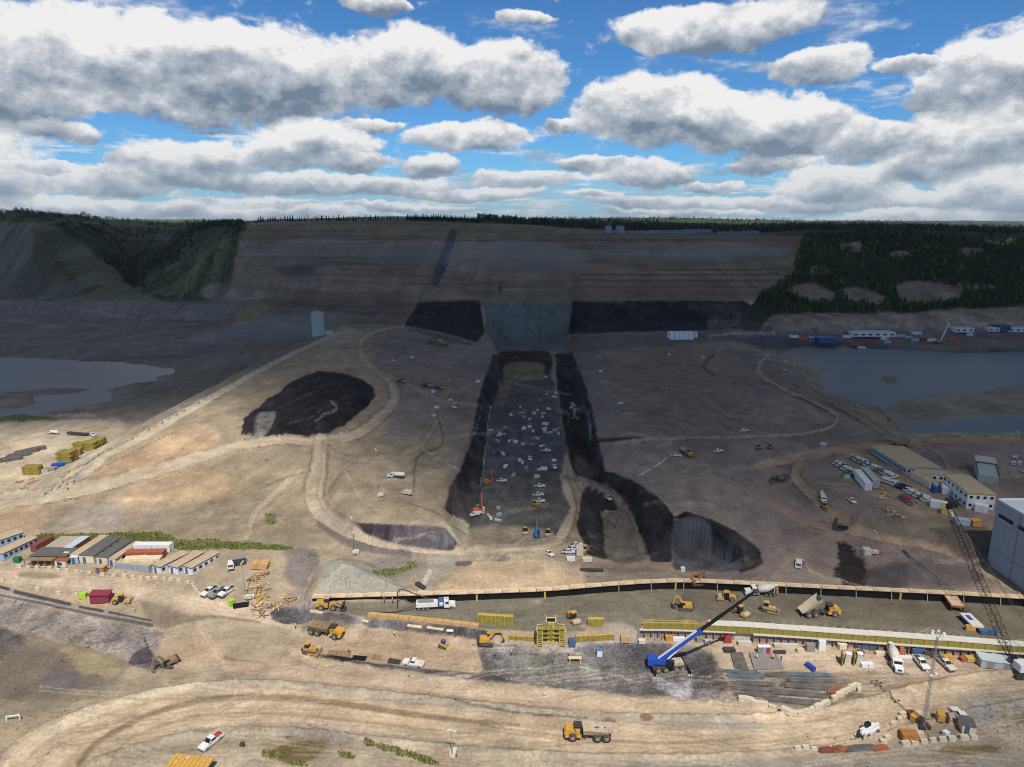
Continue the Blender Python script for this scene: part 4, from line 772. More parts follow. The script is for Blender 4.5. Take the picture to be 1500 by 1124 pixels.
for nm, c_, kw in [
    ('yellow', (204, 150, 46), dict(rough=.6, dirt=.5, scale=.9)), ('yellow_dusty', (196, 158, 80), dict(rough=.7, dirt=.55)), ('white', (226, 226, 222), dict(rough=.4, dirt=.12, var=.05)),
    ('dusty_white', (212, 204, 188), dict(rough=.6, dirt=.3, var=.06)), ('glass', (30, 38, 44), dict(rough=.12, spec=.6, var=.1)), ('tyre', (40, 39, 38), dict(rough=.9, dirt=.35)),
    ('rim', (140, 132, 118), dict(rough=.6, dirt=.3)), ('dark_metal', (48, 48, 50), dict(rough=.6, dirt=.2)), ('black', (22, 22, 24), dict(rough=.7)), ('tan_steel', (182, 168, 144), dict(rough=.7, dirt=.5)),
    ('grey_steel', (136, 134, 130), dict(rough=.6, dirt=.25)), ('track', (70, 64, 56), dict(rough=.85, dirt=.4)), ('red', (170, 44, 40), dict(rough=.5, dirt=.2)), ('maroon', (138, 42, 66), dict(rough=.6, dirt=.15)),
    ('orange', (206, 104, 64), dict(rough=.6, dirt=.15)), ('blue', (30, 74, 168), dict(rough=.4, dirt=.08)), ('sky_blue', (60, 126, 190), dict(rough=.5, dirt=.1)), ('lime', (168, 206, 56), dict(rough=.6, dirt=.05)),
    ('green', (20, 112, 78), dict(rough=.6, dirt=.1)), ('dark_green', (20, 84, 70), dict(rough=.6, dirt=.1)), ('wood', (196, 156, 104), dict(rough=.85, var=.22)), ('pale_wood', (218, 196, 156), dict(rough=.85, var=.15)), ('brown_wood', (172, 116, 58), dict(rough=.85, var=.25)), ('old_wood', (140, 118, 92), dict(rough=.9, var=.25)),
    ('form_green', (142, 128, 58), dict(rough=.8, var=.25, scale=.7)), ('form_yellow', (190, 166, 82), dict(rough=.8, var=.2)), ('concrete', (196, 188, 174), dict(rough=.9, var=.12, scale=.6, bump=.2)), ('pale_concrete', (206, 200, 188), dict(rough=.9, var=.08, scale=.3)), ('block', (204, 190, 164), dict(rough=.95, var=.14, scale=1.2, bump=.3)),
    ('rust', (150, 92, 62), dict(rough=.85, var=.3)), ('liner', (24, 22, 22), dict(rough=.55, var=.3, scale=.4)), ('cap', (206, 180, 148), dict(rough=.9, var=.25, scale=.8)), ('roof_tan', (186, 166, 134), dict(rough=.9, var=.12, scale=.5)), ('roof_dark', (98, 96, 92), dict(rough=.85, var=.15, scale=.4)), ('roof_green', (162, 160, 136), dict(rough=.85, var=.12)), ('roof_pink', (178, 158, 146), dict(rough=.85, var=.12)),
    ('wall_white', (224, 224, 222), dict(rough=.7, var=.05, dirt=.08)), ('wall_blue', (164, 178, 192), dict(rough=.7, var=.06)), ('wall_grey', (150, 156, 164), dict(rough=.6, var=.06, scale=.1)), ('wall_cream', (216, 202, 176), dict(rough=.8, var=.08)), ('trim_blue', (74, 98, 130), dict(rough=.6)), ('trim_yellow', (206, 166, 88), dict(rough=.7)), ('roof_light', (186, 196, 196), dict(rough=.7, var=.06, scale=.2)),
    ('rebar', (104, 98, 92), dict(rough=.8, var=.35, scale=.6)), ('rebar_blue', (96, 108, 114), dict(rough=.7, var=.25, scale=.6)), ('stone', (180, 166, 142), dict(rough=.95, var=.2)), ('vest', (222, 220, 60), dict(rough=.8)), ('vest_orange', (236, 110, 50), dict(rough=.8)), ('skin', (190, 140, 112), dict(rough=.7)), ('trouser', (52, 54, 62), dict(rough=.9)),
    ('cream_box', (222, 206, 172), dict(rough=.7, dirt=.1)), ('container_red', (164, 84, 58), dict(rough=.7, dirt=.2)), ('dark_red', (124, 58, 52), dict(rough=.7, dirt=.2)), ('silo', (170, 178, 172), dict(rough=.6)), ('tarp', (196, 186, 160), dict(rough=.9))]:
    MAT[nm] = simple_mat(nm, c_, **kw)
def wheel(parent, x, y, r, w, side, rimr=.55, name='wheel'):
    o = MB().lathe((0, -w / 2, 0), (0, 1, 0), [(0, r * .72), (w * .08, r * .95), (w * .25, r), (w * .75, r), (w * .92, r * .95), (w, r * .72)], 14).build(name, 'tyre', parent); o.location = (x, y, r)
    MB().lathe((0, side * w * .42, 0), (0, side, 0), [(0, r * rimr), (w * .12, r * rimr), (w * .14, r * rimr * .5)], 10).build('rim', 'rim', o); return o
# ------------------------------------------------------------------ vehicles; +x is forward, origin on the ground
def pickup(label, paint_='white', full=True, load=None, group=None):
    t = thing('pickup_truck', label, 'pickup truck', group=group)
    b = MB().prism([(-2.85, .48), (2.75, .45), (2.85, .7), (2.8, 1.02), (1.35, 1.16), (.95, 1.16), (-.75, 1.16), (-.75, 1.16), (-2.85, 1.16)], -.96, .96)
    b.build('body', paint_, t)
    c = MB(); lo = [(1.0, 1.16), (-.8, 1.16)]
    vs = [(1.2, -.9, 1.16), (1.2, .9, 1.16), (-.82, .9, 1.16), (-.82, -.9, 1.16), (.35, -.74, 1.88), (.35, .74, 1.88), (-.62, .74, 1.88), (-.62, -.74, 1.88)]
    c.add(vs, [(4, 5, 6, 7), (0, 1, 5, 4), (1, 2, 6, 5), (2, 3, 7, 6), (3, 0, 4, 7)]); c.build('cab', paint_, t)
    g = MB()
    g.add([(1.13, -.8, 1.24), (1.13, .8, 1.24), (.45, .7, 1.81), (.45, -.7, 1.81)], [(0, 1, 2, 3)]); g.v = [(p[0] + .03, p[1], p[2] + .015) for p in g.v]; g.build('windshield', 'glass', t)
    for s in (-1, 1): MB().add([(.86, s * .885, 1.25), (-.72, s * .9, 1.25), (-.6, s * .79, 1.76), (.38, s * .79, 1.76)], [(0, 1, 2, 3)]).build('side_window', 'glass', t)
    MB().box((-1.85, 0, 1.165), (1.75, 1.6, .02)).build('cargo_bed', load or 'dark_metal', t)
    for x in (-1.75, 1.8):
        for s in (-1, 1):
            if full: wheel(t, x, s * .86, .40, .28, s)
            else: o = MB().lathe((0, -.14, 0), (0, 1, 0), [(0, .3), (.05, .4), (.23, .4), (.28, .3)], 10).build('wheel', 'tyre', t); o.location = (x, s * .87, .4)
    if full:
        MB().box((2.86, 0, .62), (.1, 1.7, .22)).build('bumper', 'dark_metal', t); MB().box((-2.88, 0, .6), (.1, 1.6, .16)).build('bumper', 'grey_steel', t)
        for s in (-1, 1): MB().box((2.82, s * .72, .92), (.08, .34, .16)).build('headlight', 'dusty_white', t); MB().box((-2.86, s * .86, .95), (.05, .14, .3)).build('tail_light', 'red', t); MB().box((1.0, s * 1.06, 1.28), (.12, .2, .2)).build('mirror', 'black', t)
        MB().box((-1.85, 0, 1.2), (1.85, 1.9, .12)).build('bed_rail', paint_, t) if False else None
    return t
def adt(label, tilt=0.0, bed='tan_steel', group='articulated dump trucks'):
    t = thing('dump_truck', label, 'dump truck', group=group)
    h = MB().prism([(1.9, 1.2), (4.7, 1.1), (5.3, 1.35), (5.35, 1.9), (4.9, 2.5), (3.4, 2.75), (1.9, 2.75)], -1.15, 1.15); o = h.build('engine_hood', 'yellow', t)
    MB().box((5.36, 0, 1.6), (.06, 1.5, .5)).build('grille', 'black', o)
    MB().prism([(1.6, .95), (5.2, .95), (5.2, 1.15), (1.6, 1.15)], -1.5, 1.5).build('mudguard', 'yellow', t)
    c = MB(); c.prism([(1.5, 1.6), (3.2, 1.6), (3.1, 3.3), (1.7, 3.3)], -.75, .75); cb = c.build('cab', 'glass', t)
    MB().box((2.35, 0, 3.38), (1.8, 1.7, .14)).build('cab_roof', 'dark_metal', cb)
    MB().prism([(-5.0, .95), (2.2, .95), (2.2, 1.35), (-5.0, 1.35)], -.5, .5).build('chassis', 'dark_metal', t)
    MB().cyl((.7, -.9, 1.0), (.7, .9, 1.0), .3).build('hitch', 'dark_metal', t)
    MB().cyl((3.2, 1.05, 2.7), (3.2, 1.05, 3.5), .1).build('exhaust', 'dark_metal', t)
    d = MB(); w0, w1, th = 1.15, 1.68, .12   # open trough: floor, sides, headboard
    L0, L1 = -5.4, 1.15
    def q(a, b, c_, d_): d.add([a, b, c_, d_], [(0, 1, 2, 3)])
    for k, off in ((0, 0.0), (1, .12)):
        fl = 1.5 + off; wi = -off
        q((L1, -w0 - wi, fl), (L1, w0 + wi, fl), (L0, w0 + wi, fl + .9), (L0, -w0 - wi, fl + .9)) if False else None
    P0 = [(1.1, 1.5), (-3.6, 1.5), (-5.5, 2.35)]; top = [(1.25, 3.0), (-3.6, 2.75), (-5.5, 2.75)]
    def shell(o):
        f = [((x, -w0 + o, z + o), (x, w0 - o, z + o)) for x, z in P0]; tp = [((x, -w1 + o, z), (x, w1 - o, z)) for x, z in top]
        for i in range(2):
            q(f[i][0], f[i][1], f[i + 1][1], f[i + 1][0]); q(f[i][0], f[i + 1][0], tp[i + 1][0], tp[i][0]); q(f[i][1], tp[i][1], tp[i + 1][1], f[i + 1][1])
        q(f[0][0], tp[0][0], tp[0][1], f[0][1]); return tp
    t0, t1 = shell(0), shell(th)
    for s in (0, 1):
        for i in range(2): q(t0[i][s], t0[i + 1][s], t1[i + 1][s], t1[i][s])
    q(t0[0][0], t0[0][1], t1[0][1], t1[0][0])
    me = d.mesh('dump_body', bed); o = link('dump_body', me, t)
    if tilt:
        piv = Vector((-4.2, 0, 1.4)); R = Matrix.Translation(piv) @ Matrix.Rotation(-tilt, 4, 'Y') @ Matrix.Translation(-piv); me.transform(R)
        for s in (-1, 1): MB().cyl((.2, s * .75, 1.3), R @ Vector((.6, s * .75, 1.5)), .11).build('hoist_cylinder', 'grey_steel', t)
    for x in (3.5, -2.0, -4.0):
        for s in (-1, 1): wheel(t, x, s * 1.32, .95, .72, s, .5)
    for s in (-1, 1): MB().box((5.3, s * .9, 1.5), (.1, .3, .25)).build('headlight', 'dusty_white', t); MB().box((2.9, s * 1.55, 2.9), (.08, .25, .45)).build('mirror', 'black', t)
    return t
def tracks(t, L, gap, w, hgt=.95, mat='track'):
    for s in (-1, 1):
        r = hgt / 2; prof = [(-L / 2 + r - r * math.cos(a), r + r * math.sin(a)) for a in np.linspace(-math.pi / 2, math.pi / 2, 6)] ; prof = [(-L / 2 + r + r * math.cos(a), r + r * math.sin(a)) for a in np.linspace(math.pi * 1.5, math.pi * .5, 6)] + [(L / 2 - r + r * math.cos(a), r + r * math.sin(a)) for a in np.linspace(math.pi / 2, -math.pi / 2, 6)]
        o = MB().prism(prof[::-1], s * gap / 2 - w / 2, s * gap / 2 + w / 2).build('track', mat, t)
        for x in (-L / 2 + r, L / 2 - r): MB().cyl((x, s * (gap / 2 + w / 2), r), (x, s * (gap / 2 + w / 2 + .04), r), r * .6).build('sprocket', 'dark_metal', o)
def dozer(label, group='bulldozers', paint_='yellow'):
    t = thing('bulldozer', label, 'bulldozer', group=group); tracks(t, 4.2, 2.1, .6, 1.1)
    MB().prism([(-1.9, .7), (2.1, .7), (2.15, 1.75), (.4, 2.0), (-.1, 2.0), (-1.9, 1.7)], -.75, .75).build('hull', paint_, t)
    c = MB().box((-.75, 0, 2.6), (1.5, 1.5, 1.3), top=(.85, .9)).build('cab', 'glass', t); MB().box((-.75, 0, 3.3), (1.7, 1.6, .12)).build('cab_roof', paint_, c)
    bl = MB().prism([(2.9, .1), (3.15, .1), (3.0, .7), (3.25, 1.45), (3.05, 1.45), (2.8, .75)], -2.0, 2.0).build('blade', 'tan_steel', t); MB().prism([(3.1, .02), (3.25, .02), (3.1, .2), (3.0, .2)], -2.0, 2.0).build('cutting_edge', 'dark_metal', bl)
    for s in (-1, 1): MB().bar((-.3, s * 1.5, .55), (2.95, s * 1.5, .5), .2, .3).build('push_arm', paint_, t); MB().cyl((1.6, s * .7, 1.7), (2.95, s * .6, 1.1), .09).build('lift_cylinder', 'grey_steel', t)
    MB().bar((-2.0, 0, 1.1), (-2.8, 0, 1.0), 1.2, .25).bar((-2.75, 0, 1.0), (-2.9, 0, .3), .15).build('ripper', 'dark_metal', t)
    MB().cyl((1.0, .3, 1.9), (1.0, .3, 2.7), .09).build('exhaust', 'black', t); return t
def loader(label, group=None):
    t = thing('wheel_loader', label, 'wheel loader', group=group)
    MB().prism([(-4.0, 1.0), (-.3, .8), (-.3, 2.1), (-2.0, 2.35), (-3.9, 2.2)], -1.05, 1.05).build('engine_housing', 'yellow', t); MB().box((.9, 0, 1.2), (1.9, 1.3, 1.2)).build('front_frame', 'yellow', t)
    c = MB().box((-.75, 0, 2.7), (1.5, 1.5, 1.5), top=(.9, .9)).build('cab', 'glass', t); MB().box((-.75, 0, 3.5), (1.8, 1.7, .14)).build('cab_roof', 'tan_steel', c)
    for s in (-1, 1): MB().bar((.9, s * .55, 1.9), (2.6, s * .55, 1.45), .2, .4).bar((2.6, s * .55, 1.45), (3.6, s * .55, .6), .2, .4).build('lift_arm', 'yellow_dusty', t)
    MB().prism([(3.4, .1), (4.9, .1), (4.7, .25), (3.7, .45), (3.6, 1.1), (4.1, 1.6), (3.9, 1.65), (3.3, 1.15)], -1.6, 1.6).build('bucket', 'dark_metal', t)
    for x in (-2.2, 1.3):
        for s in (-1, 1): wheel(t, x, s * 1.15, .85, .65, s)
    return t
def excavator(label, paint_='yellow', swing=0.0, reach=1.0, bucketmat='dark_metal', group='excavators'):
    t = thing('excavator', label, 'excavator', group=group); tracks(t, 4.4, 2.4, .6, .95)
    R = Matrix.Rotation(swing, 4, 'Z')
    def b(m, n, mat, par=t): me = m.mesh(n, mat); me.transform(R); return link(n, me, par)
    b(MB().cyl((0, 0, .8), (0, 0, 1.15), .8), 'turntable', 'dark_metal')
    b(MB().prism([(-2.3, 1.15), (.9, 1.15), (.9, 2.0), (-1.9, 2.25), (-2.3, 2.0)], -1.3, 1.3), 'house', paint_); b(MB().prism([(-2.9, 1.2), (-2.2, 1.15), (-2.2, 2.1), (-2.75, 2.0)], -1.25, 1.25), 'counterweight', 'dark_metal')
    c = b(MB().box((.9, .85, 2.1), (1.6, .9, 1.7), top=(.85, .95)), 'cab', 'glass'); b(MB().box((.85, .85, 2.99), (1.45, .9, .1)), 'cab_roof', paint_, c)
    a1, a2, a3, a4 = (.8, 0, 1.8), (2.9 * reach, 0, 4.5), (4.6 * reach, 0, 4.1), (5.3 * reach, 0, 1.5)
    b(MB().bar(a1, a2, .5, .7).bar(a2, a3, .45, .6), 'boom', paint_); b(MB().bar(a3, a4, .35, .45).bar((4.2 * reach, 0, 4.7), a3, .3), 'stick', paint_)
    b(MB().prism([(a4[0] - .9, .45), (a4[0] - .1, .2), (a4[0] + .35, .9), (a4[0] + .1, 1.6), (a4[0] - .2, 1.5), (a4[0] - .3, .8)], -.6, .6), 'bucket', bucketmat)
    b(MB().cyl((1.6, 0, 1.7), (2.5 * reach, 0, 3.6), .1), 'boom_cylinder', 'grey_steel'); b(MB().cyl((3.0 * reach, 0, 4.8), (4.2 * reach, 0, 4.7), .09), 'stick_cylinder', 'grey_steel'); return t
def truck_base(t, L, axles, cabmat='white', y=1.0):
    MB().prism([(-L / 2, .75), (L / 2 - .3, .75), (L / 2 - .3, 1.05), (-L / 2, 1.05)], -.45, .45).build('chassis', 'dark_metal', t)
    x = L / 2
    MB().prism([(x - 1.75, .6), (x, .6), (x + .05, 1.1), (x - .05, 1.6), (x - 1.75, 1.85)], -.95, .95).build('hood', cabmat, t)
    c = MB().prism([(x - 3.2, .7), (x - 1.7, .7), (x - 1.7, 1.85), (x - 1.95, 2.75), (x - 3.2, 2.8)], -1.15, 1.15).build('cab', cabmat, t)
    MB().add([(x - 1.69, -1.0, 1.9), (x - 1.69, 1.0, 1.9), (x - 1.9, .95, 2.62), (x - 1.9, -.95, 2.62)], [(0, 1, 2, 3)]).build('windshield', 'glass', c)
    for s in (-1, 1): MB().add([(x - 1.8, s * 1.16, 1.8), (x - 2.8, s * 1.16, 1.8), (x - 2.8, s * 1.16, 2.55), (x - 2.0, s * 1.16, 2.55)], [(0, 1, 2, 3)]).build('side_window', 'glass', c); MB().box((x - .02, s * .75, 1.15), (.1, .3, .25)).build('headlight', 'grey_steel', t)
    MB().box((x + .06, 0, .62), (.15, 2.2, .3)).build('bumper', 'grey_steel', t); MB().box((x + .02, 0, 1.3), (.06, 1.0, .5)).build('grille', 'dark_metal', t)
    for ax in axles:
        for s in (-1, 1): wheel(t, ax, s * y, .52, .42, s)
def mixer(label, group='concrete mixer trucks'):
    t = thing('concrete_mixer_truck', label, 'mixer truck', group=group); truck_base(t, 9.2, (3.4, -1.4, -2.7, -3.9))
    MB().lathe((1.0, 0, 1.75), (-1, 0, .24), [(0, .5), (.5, 1.05), (2.2, 1.28), (3.2, 1.2), (4.6, .7), (5.2, .5)], 16).build('drum', 'dusty_white', t, True)
    MB().box((1.25, 0, 1.5), (.4, 1.6, 1.0)).build('drum_stand', 'white', t); MB().bar((-3.6, -.8, 1.0), (-3.9, -.8, 2.6), .18).bar((-3.6, .8, 1.0), (-3.9, .8, 2.6), .18).build('rear_stand', 'white', t)
    MB().lathe((-4.3, 0, 2.7), (0, 0, 1), [(0, .3), (.6, .65), (.65, .65)], 8).build('hopper', 'white', t); MB().bar((-4.4, 0, 2.4), (-5.2, .3, 1.2), .5, .15).build('chute', 'orange', t)
    for s in (-1, 1): MB().cyl((.6, s * 1.1, 1.0), (1.7, s * 1.1, 1.0), .3).build('tank', 'grey_steel', t)
    return t
def pump_truck(label):
    t = thing('concrete_pump_truck', label, 'pump truck'); truck_base(t, 11.0, (4.3, -2.4, -3.6, -4.8))
    MB().prism([(-5.6, 1.1), (.5, 1.1), (.5, 2.0), (.1, 2.3), (-5.6, 2.3)], -1.15, 1.15).build('equipment_body', 'white', t); MB().box((1.5, 0, 1.9), (1.6, 2.3, 1.9)).build('tool_box', 'trim_blue', t); MB().box((1.5, -1.17, 2.0), (1.0, .04, 1.0)).build('panel', 'white', t)
    MB().prism([(-5.2, 2.4), (-.6, 2.4), (-.6, 2.9), (-5.2, 2.9)], -.8, .4).build('folded_boom', 'grey_steel', t)
    MB().tube([(-2.0, .2, 3.0), (-5.6, .2, 4.6), (-9.5, .2, 6.4), (-10.3, .2, 6.2), (-10.9, .2, 5.2), (-11.0, .2, .8)], .16).build('delivery_boom', 'dark_metal', t)
    MB().tube([(-5.6, -.6, 1.5), (-8.5, -1.2, 1.0), (-11, -1.4, .3), (-13.5, -1.3, .2), (-19, -.6, .2)], .15).build('hose', 'dark_metal', t); MB().box((3.0, .0, 3.0), (.3, .3, .9)).build('exhaust', 'grey_steel', t); return t
def rigid_haul(label):
    t = thing('haul_truck', label, 'haul truck', group='rigid haul trucks')
    MB().box((.2, 0, 1.5), (7.6, 2.2, .8)).build('chassis', 'dark_metal', t); MB().box((3.6, 0, 2.4), (1.8, 3.6, 1.4)).build('engine_deck', 'old_wood', t); MB().box((3.3, .9, 3.6), (1.4, 1.4, 1.2)).build('cab', 'glass', t)
    MB().prism([(-5.2, 2.6), (-3.8, 2.0), (2.4, 2.0), (2.8, 4.0), (4.8, 4.3), (4.8, 4.5), (2.4, 4.5), (-5.2, 3.7)], -2.4, 2.4).build('dump_body', 'old_wood', t)
    for x in (-2.4, 2.8):
        for s in (-1, 1): wheel(t, x, s * 1.7, 1.1, .9, s)
    return t
def roller(label, paint_='yellow', group='compaction rollers'):
    t = thing('soil_roller', label, 'roller', group=group)
    MB().lathe((2.0, -1.05, .75), (0, 1, 0), [(0, .72), (.03, .75), (2.07, .75), (2.1, .72)], 18).build('drum', 'tan_steel', t)
    MB().box((2.0, -1.2, .8), (1.9, .2, .5)).box((2.0, 1.2, .8), (1.9, .2, .5)).box((1.05, 0, .8), (.25, 2.5, .5)).build('drum_frame', paint_, t)
    MB().prism([(-2.6, .8), (-.6, .7), (-.6, 1.7), (-2.4, 1.6)], -.8, .8).build('engine_housing', paint_, t); c = MB().box((.1, 0, 1.9), (1.3, 1.4, 1.6), top=(.9, .9)).build('cab', 'glass', t); MB().box((.1, 0, 2.75), (1.5, 1.6, .12)).build('cab_roof', paint_, c)
    for s in (-1, 1): wheel(t, -1.4, s * .95, .75, .55, s)
    return t
def skid(label):
    t = thing('skid_steer', label, 'skid steer loader'); tracks(t, 2.5, 1.5, .4, .7); MB().prism([(-1.4, .5), (.9, .5), (.9, 1.1), (-.3, 1.3), (-1.4, 1.4)], -.6, .6).build('hull', 'tan_steel', t)
    c = MB().box((-.1, 0, 1.6), (1.2, 1.0, 1.0), top=(.85, .9)).build('cab', 'dark_metal', t); MB().box((-.1, 0, 2.13), (1.2, 1.05, .08)).build('cab_roof', 'trim_blue', c)
    for s in (-1, 1): MB().bar((-1.3, s * .8, 1.4), (1.2, s * .8, .7), .15, .22).build('lift_arm', 'yellow_dusty', t)
    MB().prism([(1.1, .1), (1.9, .1), (1.4, .4), (1.4, .9), (1.1, .9)], -.95, .95).build('bucket', 'yellow_dusty', t); return t
def light_tower(label, h=9.0, group='mobile light towers'):
    t = thing('light_tower', label, 'light tower', group=group); MB().box((0, 0, .9), (2.2, 1.3, 1.0), bev=.15).build('generator_box', 'dusty_white', t); MB().bar((1.0, 0, .5), (2.4, 0, .45), .12).build('tow_bar', 'dark_metal', t)
    MB().bar((-.9, 0, 1.2), (-.9, 0, h * .55), .2).bar((-.9, 0, h * .5), (-.9, 0, h), .12).build('mast', 'grey_steel', t); a = MB().bar((-.9, -.9, h), (-.9, .9, h), .08).build('crossbar', 'grey_steel', t)
    for y in (-.8, -.28, .28, .8): MB().box((-.8, y, h + .05), (.22, .38, .4)).build('lamp_head', 'white', a)
    for s in (-1, 1): wheel(t, 0, s * .75, .32, .2, s)
    return t
def person(label, vest='vest', group='site workers'):
    key = 'person_' + vest
    if key not in bpy.data.meshes:
        me = bpy.data.meshes.new('pt'); vs = [(0, 0, .95), (0, 0, 1.2), (0, 0, 1.42), (0, 0, 1.54), (0, 0, 1.68), (0, .2, 1.4), (.05, .28, 1.12), (.18, .27, .9), (0, -.2, 1.4), (.05, -.28, 1.12), (.18, -.27, .9), (0, .1, .9), (.06, .12, .5), (0, .13, .06), (.16, .13, .04), (0, -.1, .9), (-.05, -.12, .5), (-.1, -.13, .06), (.06, -.13, .04)]
        es = [(0, 1), (1, 2), (2, 3), (3, 4), (2, 5), (5, 6), (6, 7), (2, 8), (8, 9), (9, 10), (0, 11), (11, 12), (12, 13), (13, 14), (0, 15), (15, 16), (16, 17), (17, 18)]
        me.from_pydata(vs, es, []); o = link('tmp', me); m = o.modifiers.new('s', 'SKIN'); o.modifiers.new('u', 'SUBSURF').levels = 1
        rad = [.16, .17, .16, .06, .1, .075, .055, .045, .075, .055, .045, .1, .075, .055, .045, .1, .075, .055, .045]
        for i, r in enumerate(rad): me.skin_vertices[0].data[i].radius = (r, r)
        me.skin_vertices[0].data[0].use_root = True
        nm = bpy.data.meshes.new_from_object(o.evaluated_get(bpy.context.evaluated_depsgraph_get())); nm.name = key; bpy.data.objects.remove(o)
        for mm in ('trouser', vest, 'skin'): nm.materials.append(MAT[mm])
        for p in nm.polygons: z = p.center.z; p.material_index = 0 if z < .95 else (1 if z < 1.47 and (z > 1.0 or abs(p.center.y) < .2) else 2)
    t = link('person', bpy.data.meshes[key]); tag(t, label, 'person', group)
    if 'hat' not in bpy.data.meshes: MB().lathe((0, 0, 1.7), (0, 0, 1), [(0, .16), (.03, .13), (.1, .1), (.13, .03)], 10).mesh('hat', 'white')
    link('hard_hat', bpy.data.meshes['hat'], t); return t
def far_scale(y): return .78 if 500 < y < 815 else 1.0
def put_px(t, rear, front, dz=0.0):
    c, a = head(rear, front); t.location = c + Vector((0, 0, dz)); t.rotation_euler = (0, 0, a); k = far_scale(rear[1]) * (.86 if t.name.startswith(('excavator', 'bulldozer')) else 1) * (.72 if t.name.startswith('box_truck') else 1); t.scale = (k, k, k); return t
def put_at(t, px, py, deg=0.0): g = G(px, py); t.location = g; t.rotation_euler = (0, 0, math.radians(deg)); return t
# ------------------------------------------------------------------ the concrete works: wall, forms, formwork
def frame_at(a, b):
    d = Vector((b[0] - a[0], b[1] - a[1])); return math.atan2(d.y, d.x), d.length
def along(path, step):
    """points every step metres on a polyline of (x, y): (x, y, heading)"""
    P_ = np.asarray(path, float)[:, :2]; seg = np.hypot(*np.diff(P_, axis=0).T); s = np.concatenate([[0], np.cumsum(seg)]); out = []
    n = int(s[-1] / step)
    for i in range(n):
        u0, u1 = i * step, (i + 1) * step; f = lambda u: np.array([np.interp(u, s, P_[:, 0]), np.interp(u, s, P_[:, 1])])
        a, b = f(u0), f(u1); m = (a + b) / 2; out.append((m[0], m[1], math.atan2(b[1] - a[1], b[0] - a[0])))
    return out
def piece(name, me, parent, loc, rz):
    o = link(name, me, parent); o.location = Vector(loc) - parent.location; o.rotation_euler = (0, 0, rz); return o
def black_wall():
    t = thing('retaining_wall', 'long low retaining wall with black face and pale cap, running right across the site', 'wall', (WALL[0][0], WALL[0][1], RCC_Z))
    st = 5.0; pan = MB().box((0, 0, 1.2), (st - .03, .45, 2.5)).mesh('wall_panel', 'liner'); cap = MB().box((0, .1, 0), (st - .14, 1.9, .3)).box((0, -.55, .22), (st - .5, .25, .16)).mesh('cap_slab', 'cap'); brace = MB().bar((0, -.3, 2.5), (0, -1.1, 0), .16).mesh('brace', 'tan_steel'); ledge = MB().box((0, 0, 0), (st * .7, .5, .14)).mesh('cap_board', 'pale_wood')
    ybr = MB().box((0, -.5, 1.0), (.5, .6, 2.2)).mesh('yellow_post', 'form_yellow'); rnd = random.Random(3)
    for i, (x, y, a) in enumerate(along(WALL, st)):
        piece('wall_panel', pan, t, (x, y, RCC_Z - .02), a); o = piece('cap_slab', cap, t, (x, y, RCC_Z + 2.62 + .03 * (i % 2)), a); link('cap_board', ledge, o).location = (rnd.uniform(-.6, .6), .5, .25)
        if i % 2 == 0 and x > 30: piece('brace', brace, t, (x - math.cos(a) * st / 2, y - math.sin(a) * st / 2, RCC_Z), a)
        if i in (9, 13, 21, 27, 34): piece('support_post', ybr, t, (x, y, RCC_Z), a)
black_wall()
